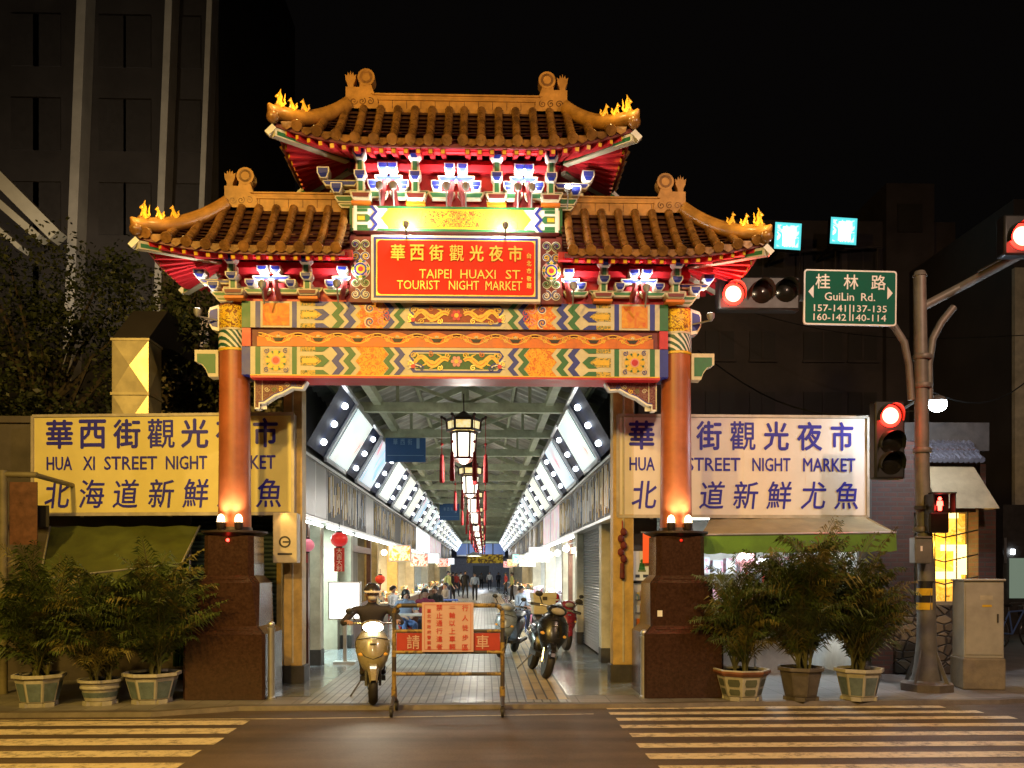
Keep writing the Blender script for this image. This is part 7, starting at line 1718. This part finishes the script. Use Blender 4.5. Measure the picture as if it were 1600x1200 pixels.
# the rider
J = dict(pelvis=(0, .28, .80), chest=(0, .13, 1.04), neck=(0, .09, 1.23), head=(0, .05, 1.35), armL=((.22, .10, 1.15), (.38, -.08, .98), (.31, -.31, 1.01)), armR=((-.22, .10, 1.15), (-.38, -.08, .98), (-.31, -.31, 1.01)), grip=(0, -1, -.25),
         legL=((.09, .25, .78), (.17, -.16, .72), (.12, -.20, .42), (.13, -.34, .36)), legR=((-.09, .25, .78), (-.17, -.16, .72), (-.12, -.20, .42), (-.13, -.34, .36)))
rider, R = person('scooter rider in a dark jacket, cap helmet and pale face mask', J, (cl('dark_jacket', (.042, .036, .044)), BLK, SHOE), (fx_ + .09, fy_ + .64, .004), .14, 'people in the market street', hair='none', yaw=.1)
g = MB(R); n, kk = 20, 8; rings = []
for i in range(kk + 1):
    z = .15 - .13 * i / kk; rr_ = math.sqrt(max(0, 1 - (max(0, z) / .155) ** 2)); rings.append([(.118 * rr_ * math.cos(2 * PI * j / n), .132 * rr_ * math.sin(2 * PI * j / n) + .01, z + (.02 if i == kk else 0) * -math.sin(2 * PI * j / n)) for j in range(n)])
g.loft(rings, pm('dark_helmet_paint', (.03, .03, .035), .25, var=.05, coat=.5)); g.build('helmet', rider)
g = MB(R); g.loft([[(.115 * math.cos(t), -.125 * math.sin(t) + .0, .045) for t in [PI * i / 10 for i in range(11)]], [(.10 * math.cos(t), -.125 - .06 * math.sin(t), .022) for t in [PI * i / 10 for i in range(11)]]], 'paperwhite', cap=False); g.build('helmet_peak', rider, recalc=False)
g = MB(R); g.ball((0, -.062, -.042), (.062, .05, .042), cl('pale_mask', (.55, .5, .42), .05), 12, 8); g.build('face_mask', rider)
GP = 'people in the market street'
def at(px, py): return G(px, py)
x, y = at(633, 1008); w1, R = person('woman with a black bob in a blue grey dress seated behind the barrier', sit(), (cl('blue_grey_dress', (.16, .20, .30)), cl('blue_skirt', (.10, .16, .36)), SHOE), (x, y, 0), .35, GP, hair='bob', sub=2, sleeves=False)
x2, y2 = at(664, 1003); w2, R = person('man in a maroon shirt seated beside the woman in blue', sit(), (cl('maroon_shirt', (.22, .025, .06)), NAVY, SHOE), (x2, y2, 0), .1, GP, sub=2, sleeves=False)
x3, y3 = at(681, 985); w3, R = person('person in dark clothes seated behind the maroon shirt', sit(), (BLK, NAVY, SHOE), (x3, y3, 0), -.4, GP, sub=1, sleeves=False)
M['plastic'] = pm('plastic_stool_red', (.45, .03, .03), .4, var=.1); M['plasticb'] = pm('plastic_stool_blue', (.05, .10, .35), .4, var=.1)
def stool(m):
    r = thing('plastic_stool', 'x', 'stool'); g = MB(); g.lathe([(.001, .45), (.15, .45), (.165, .43), (.165, .40)], m, 14, cap=False); g.build('seat', r)
    for i in range(4):
        a = PI / 4 + i * PI / 2; g = MB(); g.tube([(.14 * math.cos(a), .14 * math.sin(a), .42), (.19 * math.cos(a), .19 * math.sin(a), 0)], [.026, .02], m, 6); g.build('leg', r)
    return r
st_r, st_b = stool('plastic'), stool('plasticb'); GS = 'plastic stools at the stalls'
for i, (o, px, py, lab) in enumerate(((st_r, 633, 1008, 'red stool under the seated woman in blue'), (st_b, 664, 1003, 'blue stool under the man in maroon'), (st_r, 681, 985, 'red stool under the seated person in dark clothes'), (st_b, 803, 992, 'blue stool left of the parked scooters'), (st_b, 815, 978, 'blue stool behind the one left of the scooters'), (st_r, 705, 962, 'red stool deeper by the left stalls'))):
    xx, yy = at(px, py); 
    if i < 2: o.location = (xx, yy, .004); o['label'] = lab; o['group'] = GS
    else: dup(o, lab, (xx, yy, .004), .4 * i, GS)
def table(px, py, lab, m):
    xx, yy = at(px, py); r = thing('folding_table', lab, 'table', (xx, yy, .004), .05, 'folding tables at the stalls'); g = MB(); g.box(-.45, .45, -.3, .3, .70, .74, m); g.build('table_top', r, smooth=False, bevel=.008)
    for a in (-.4, .4):
        for b_ in (-.25, .25): g = MB(); g.tube([(a, b_, .7), (a * 1.02, b_ * 1.05, 0)], .016, 'alu', 6); g.build('leg', r)
    return xx, yy
tx, ty = table(650, 1013, 'steel topped folding table before the seated pair', 'alu'); tx2, ty2 = table(694, 972, 'blue topped folding table deeper on the left', 'plasticb'); tx3, ty3 = table(822, 975, 'white folding table with a lilac cloth left of the scooters', 'white')
def clutter(label, x, y, z, m, w=.22, h=.3):
    r = thing('market_crate', label, 'crate', (x, y, z), rnd.uniform(-.3, .3), 'crates at the stalls'); g = MB(); g.box(-w, w, -w * .7, w * .7, 0, .03, m)
    for a in (-1, 1): g.box(a * w - .012, a * w + .012, -w * .7, w * .7, .03, h, m); g.box(-w, w, a * w * .7 - .012, a * w * .7 + .012, .03, h, m)
    g.build('crate_body', r, smooth=False); g = MB()
    for k in range(9): g.ball((rnd.uniform(-w * .7, w * .7), rnd.uniform(-w * .4, w * .4), h * .9), (.06, .06, .06), ('goods', 'goods2')[k % 2], 8, 6)
    g.build('contents', r)
M['lilac'] = pm('lilac_cloth', (.50, .48, .66), .7, var=.2); M['pinkcloth'] = pm('pink_cloth', (.72, .28, .42), .7, var=.3)
clutter('lilac crate on the white folding table', tx3, ty3, .75, 'lilac'); clutter('pink crate on the ground behind the white folding table', tx3 + .5, ty3 + 1.2, .004, 'pinkcloth', .3, .5)
clutter('pink crate stacked at the white right stall', tx3 + .8, ty3 + 2.4, .004, 'pinkcloth', .35, .9); clutter('pale blue crate by the left stalls', tx2 - .6, ty2 + 1.0, .004, 'signmark', .3, .6); clutter('brown crate beside the left orange stall', x3 - .6, y3 + .4, .004, 'brown', .3, .55)
LB = cl('pale_blue_shirt', (.42, .52, .66)); WT = cl('white_shirt', (.62, .62, .62)); GRY = cl('grey_shirt', (.2, .2, .22)); RD = cl('red_shirt', (.35, .04, .04)); YG = cl('yellow_green_shirt', (.42, .44, .16))
for px, py, cols, lab, rz in ((742, 938, (LB, BLK, SHOE), 'walker in a pale blue shirt and dark trousers in mid aisle', 0), (727, 935, (BLK, BLK, SHOE), 'walker all in black beside the pale blue shirt', .3), (765, 923, (WT, NAVY, SHOE), 'walker in a white top far down the aisle', 0), (752, 920, (GRY, BLK, SHOE), 'walker in grey left of the white top', .2), (713, 932, (RD, NAVY, SHOE), 'walker in red near the left stalls', .6), (779, 921, (NAVY, BLK, SHOE), 'walker in navy right of the white top', -.3), (700, 945, (YG, NAVY, SHOE), 'walker in a yellow green top by the left stalls', 1.0), (790, 928, (RD, BLK, SHOE), 'walker in red by the right stalls', -1.2), (735, 914, (BLK, NAVY, SHOE), 'distant dark walker near the yellow banner', 0)):
    xx, yy = at(px, py); person(lab, stand(1.55 + rnd.random() * .15, .12 + .08 * rnd.random()), cols, (xx, yy, .004), rz, GP, face=0, sub=1)
# bicycles at the right border
M['bikeblue'] = pm('blue_bicycle_paint', (.10, .18, .42), .3, var=.1)
def bicycle(label, x, y, rz):
    r = thing('bicycle', label, 'bicycle', (x, y, 0), rz, 'bicycles at the right border')
    for c in (-.52, .52):
        g = MB(Matrix.Translation((c, 0, .33)) @ Matrix.Rotation(PI / 2, 4, 'X')); n = 28
        g.tube([(.32 * math.cos(2 * PI * i / n), .32 * math.sin(2 * PI * i / n), 0) for i in range(n + 1)], .018, 'rubber', 6, cap=False); g.tube([(.295 * math.cos(2 * PI * i / n), .295 * math.sin(2 * PI * i / n), 0) for i in range(n + 1)], .01, 'chrome', 5, cap=False)
        for i in range(12): g.tube([(0, 0, 0), (.29 * math.cos(2 * PI * i / 12), .29 * math.sin(2 * PI * i / 12), 0)], .003, 'chrome', 3, cap=False)
        g.build('wheel', r)
    g = MB(); bb, hd, st, fw, rw = (-.08, 0, .30), (.36, 0, .80), (-.2, 0, .78), (.52, 0, .33), (-.52, 0, .33)
    for p, q in ((bb, hd), (st, hd), (bb, st), (hd, fw), (bb, rw), (st, rw)): g.tube([p, q], .018, 'bikeblue', 8)
    g.build('frame', r); g = MB(); g.tube([hd, (.32, 0, .95)], .014, 'chrome', 6); g.tube([(.26, -.26, .95), (.34, 0, .97), (.26, .26, .95)], .012, 'chrome', 6); g.build('handlebar', r)
    g = MB(); g.tube([st, (-.22, 0, .90)], .014, 'chrome', 6); g.ball((-.24, 0, .92), (.13, .07, .03), 'seatblack', 10, 6); g.build('saddle', r)
    g = MB(); g.box(.36, .66, -.13, .13, .68, .70, 'chrome')
    for a in (-.13, .13): g.box(.36, .66, a - .006, a + .006, .70, .90, 'chrome')
    for a in (.36, .66): g.box(a - .006, a + .006, -.13, .13, .70, .90, 'chrome')
    g.build('basket', r, smooth=False)
xx, yy = G(1585, 1012); bicycle('blue bicycle with a wire basket nearest the right border', xx, yy, .5); bicycle('second blue bicycle behind the nearest one at the right border', xx - .3, yy + 1.0, .7)
# more people and seats at the left and right stalls
for px, py, cols, lab, rz, st_ in ((612, 985, (WT, NAVY, SHOE), 'person in white seated at the edge of the left orange stall', 1.2, 's'), (698, 965, (GRY, BLK, SHOE), 'person in grey seated by the blue topped table', -1.0, 's'), (812, 985, (LB, NAVY, SHOE), 'person in pale blue seated left of the parked scooters', .9, 's'), (707, 940, (BLK, BLK, SHOE), 'shopper in black at the left stalls', 1.4, 'w'), (800, 940, (YG, BLK, SHOE), 'shopper in yellow green at the right stalls', -1.4, 'w'), (720, 922, (WT, BLK, SHOE), 'distant walker in white at the left', .2, 'w'), (758, 912, (RD, NAVY, SHOE), 'very distant walker in red below the yellow banner', .1, 'w'), (772, 913, (BLK, BLK, SHOE), 'very distant dark walker right of the red one', .1, 'w')):
    xx, yy = at(px, py); person(lab, sit() if st_ == 's' else stand(1.62), cols, (xx, yy, .004), rz, GP, face=0, sub=1)
    if st_ == 's': dup(st_r if px < 750 else st_b, ('red' if px < 750 else 'blue') + ' stool under the ' + lab.split(' seated')[0], (xx, yy, .004), .3, GS)
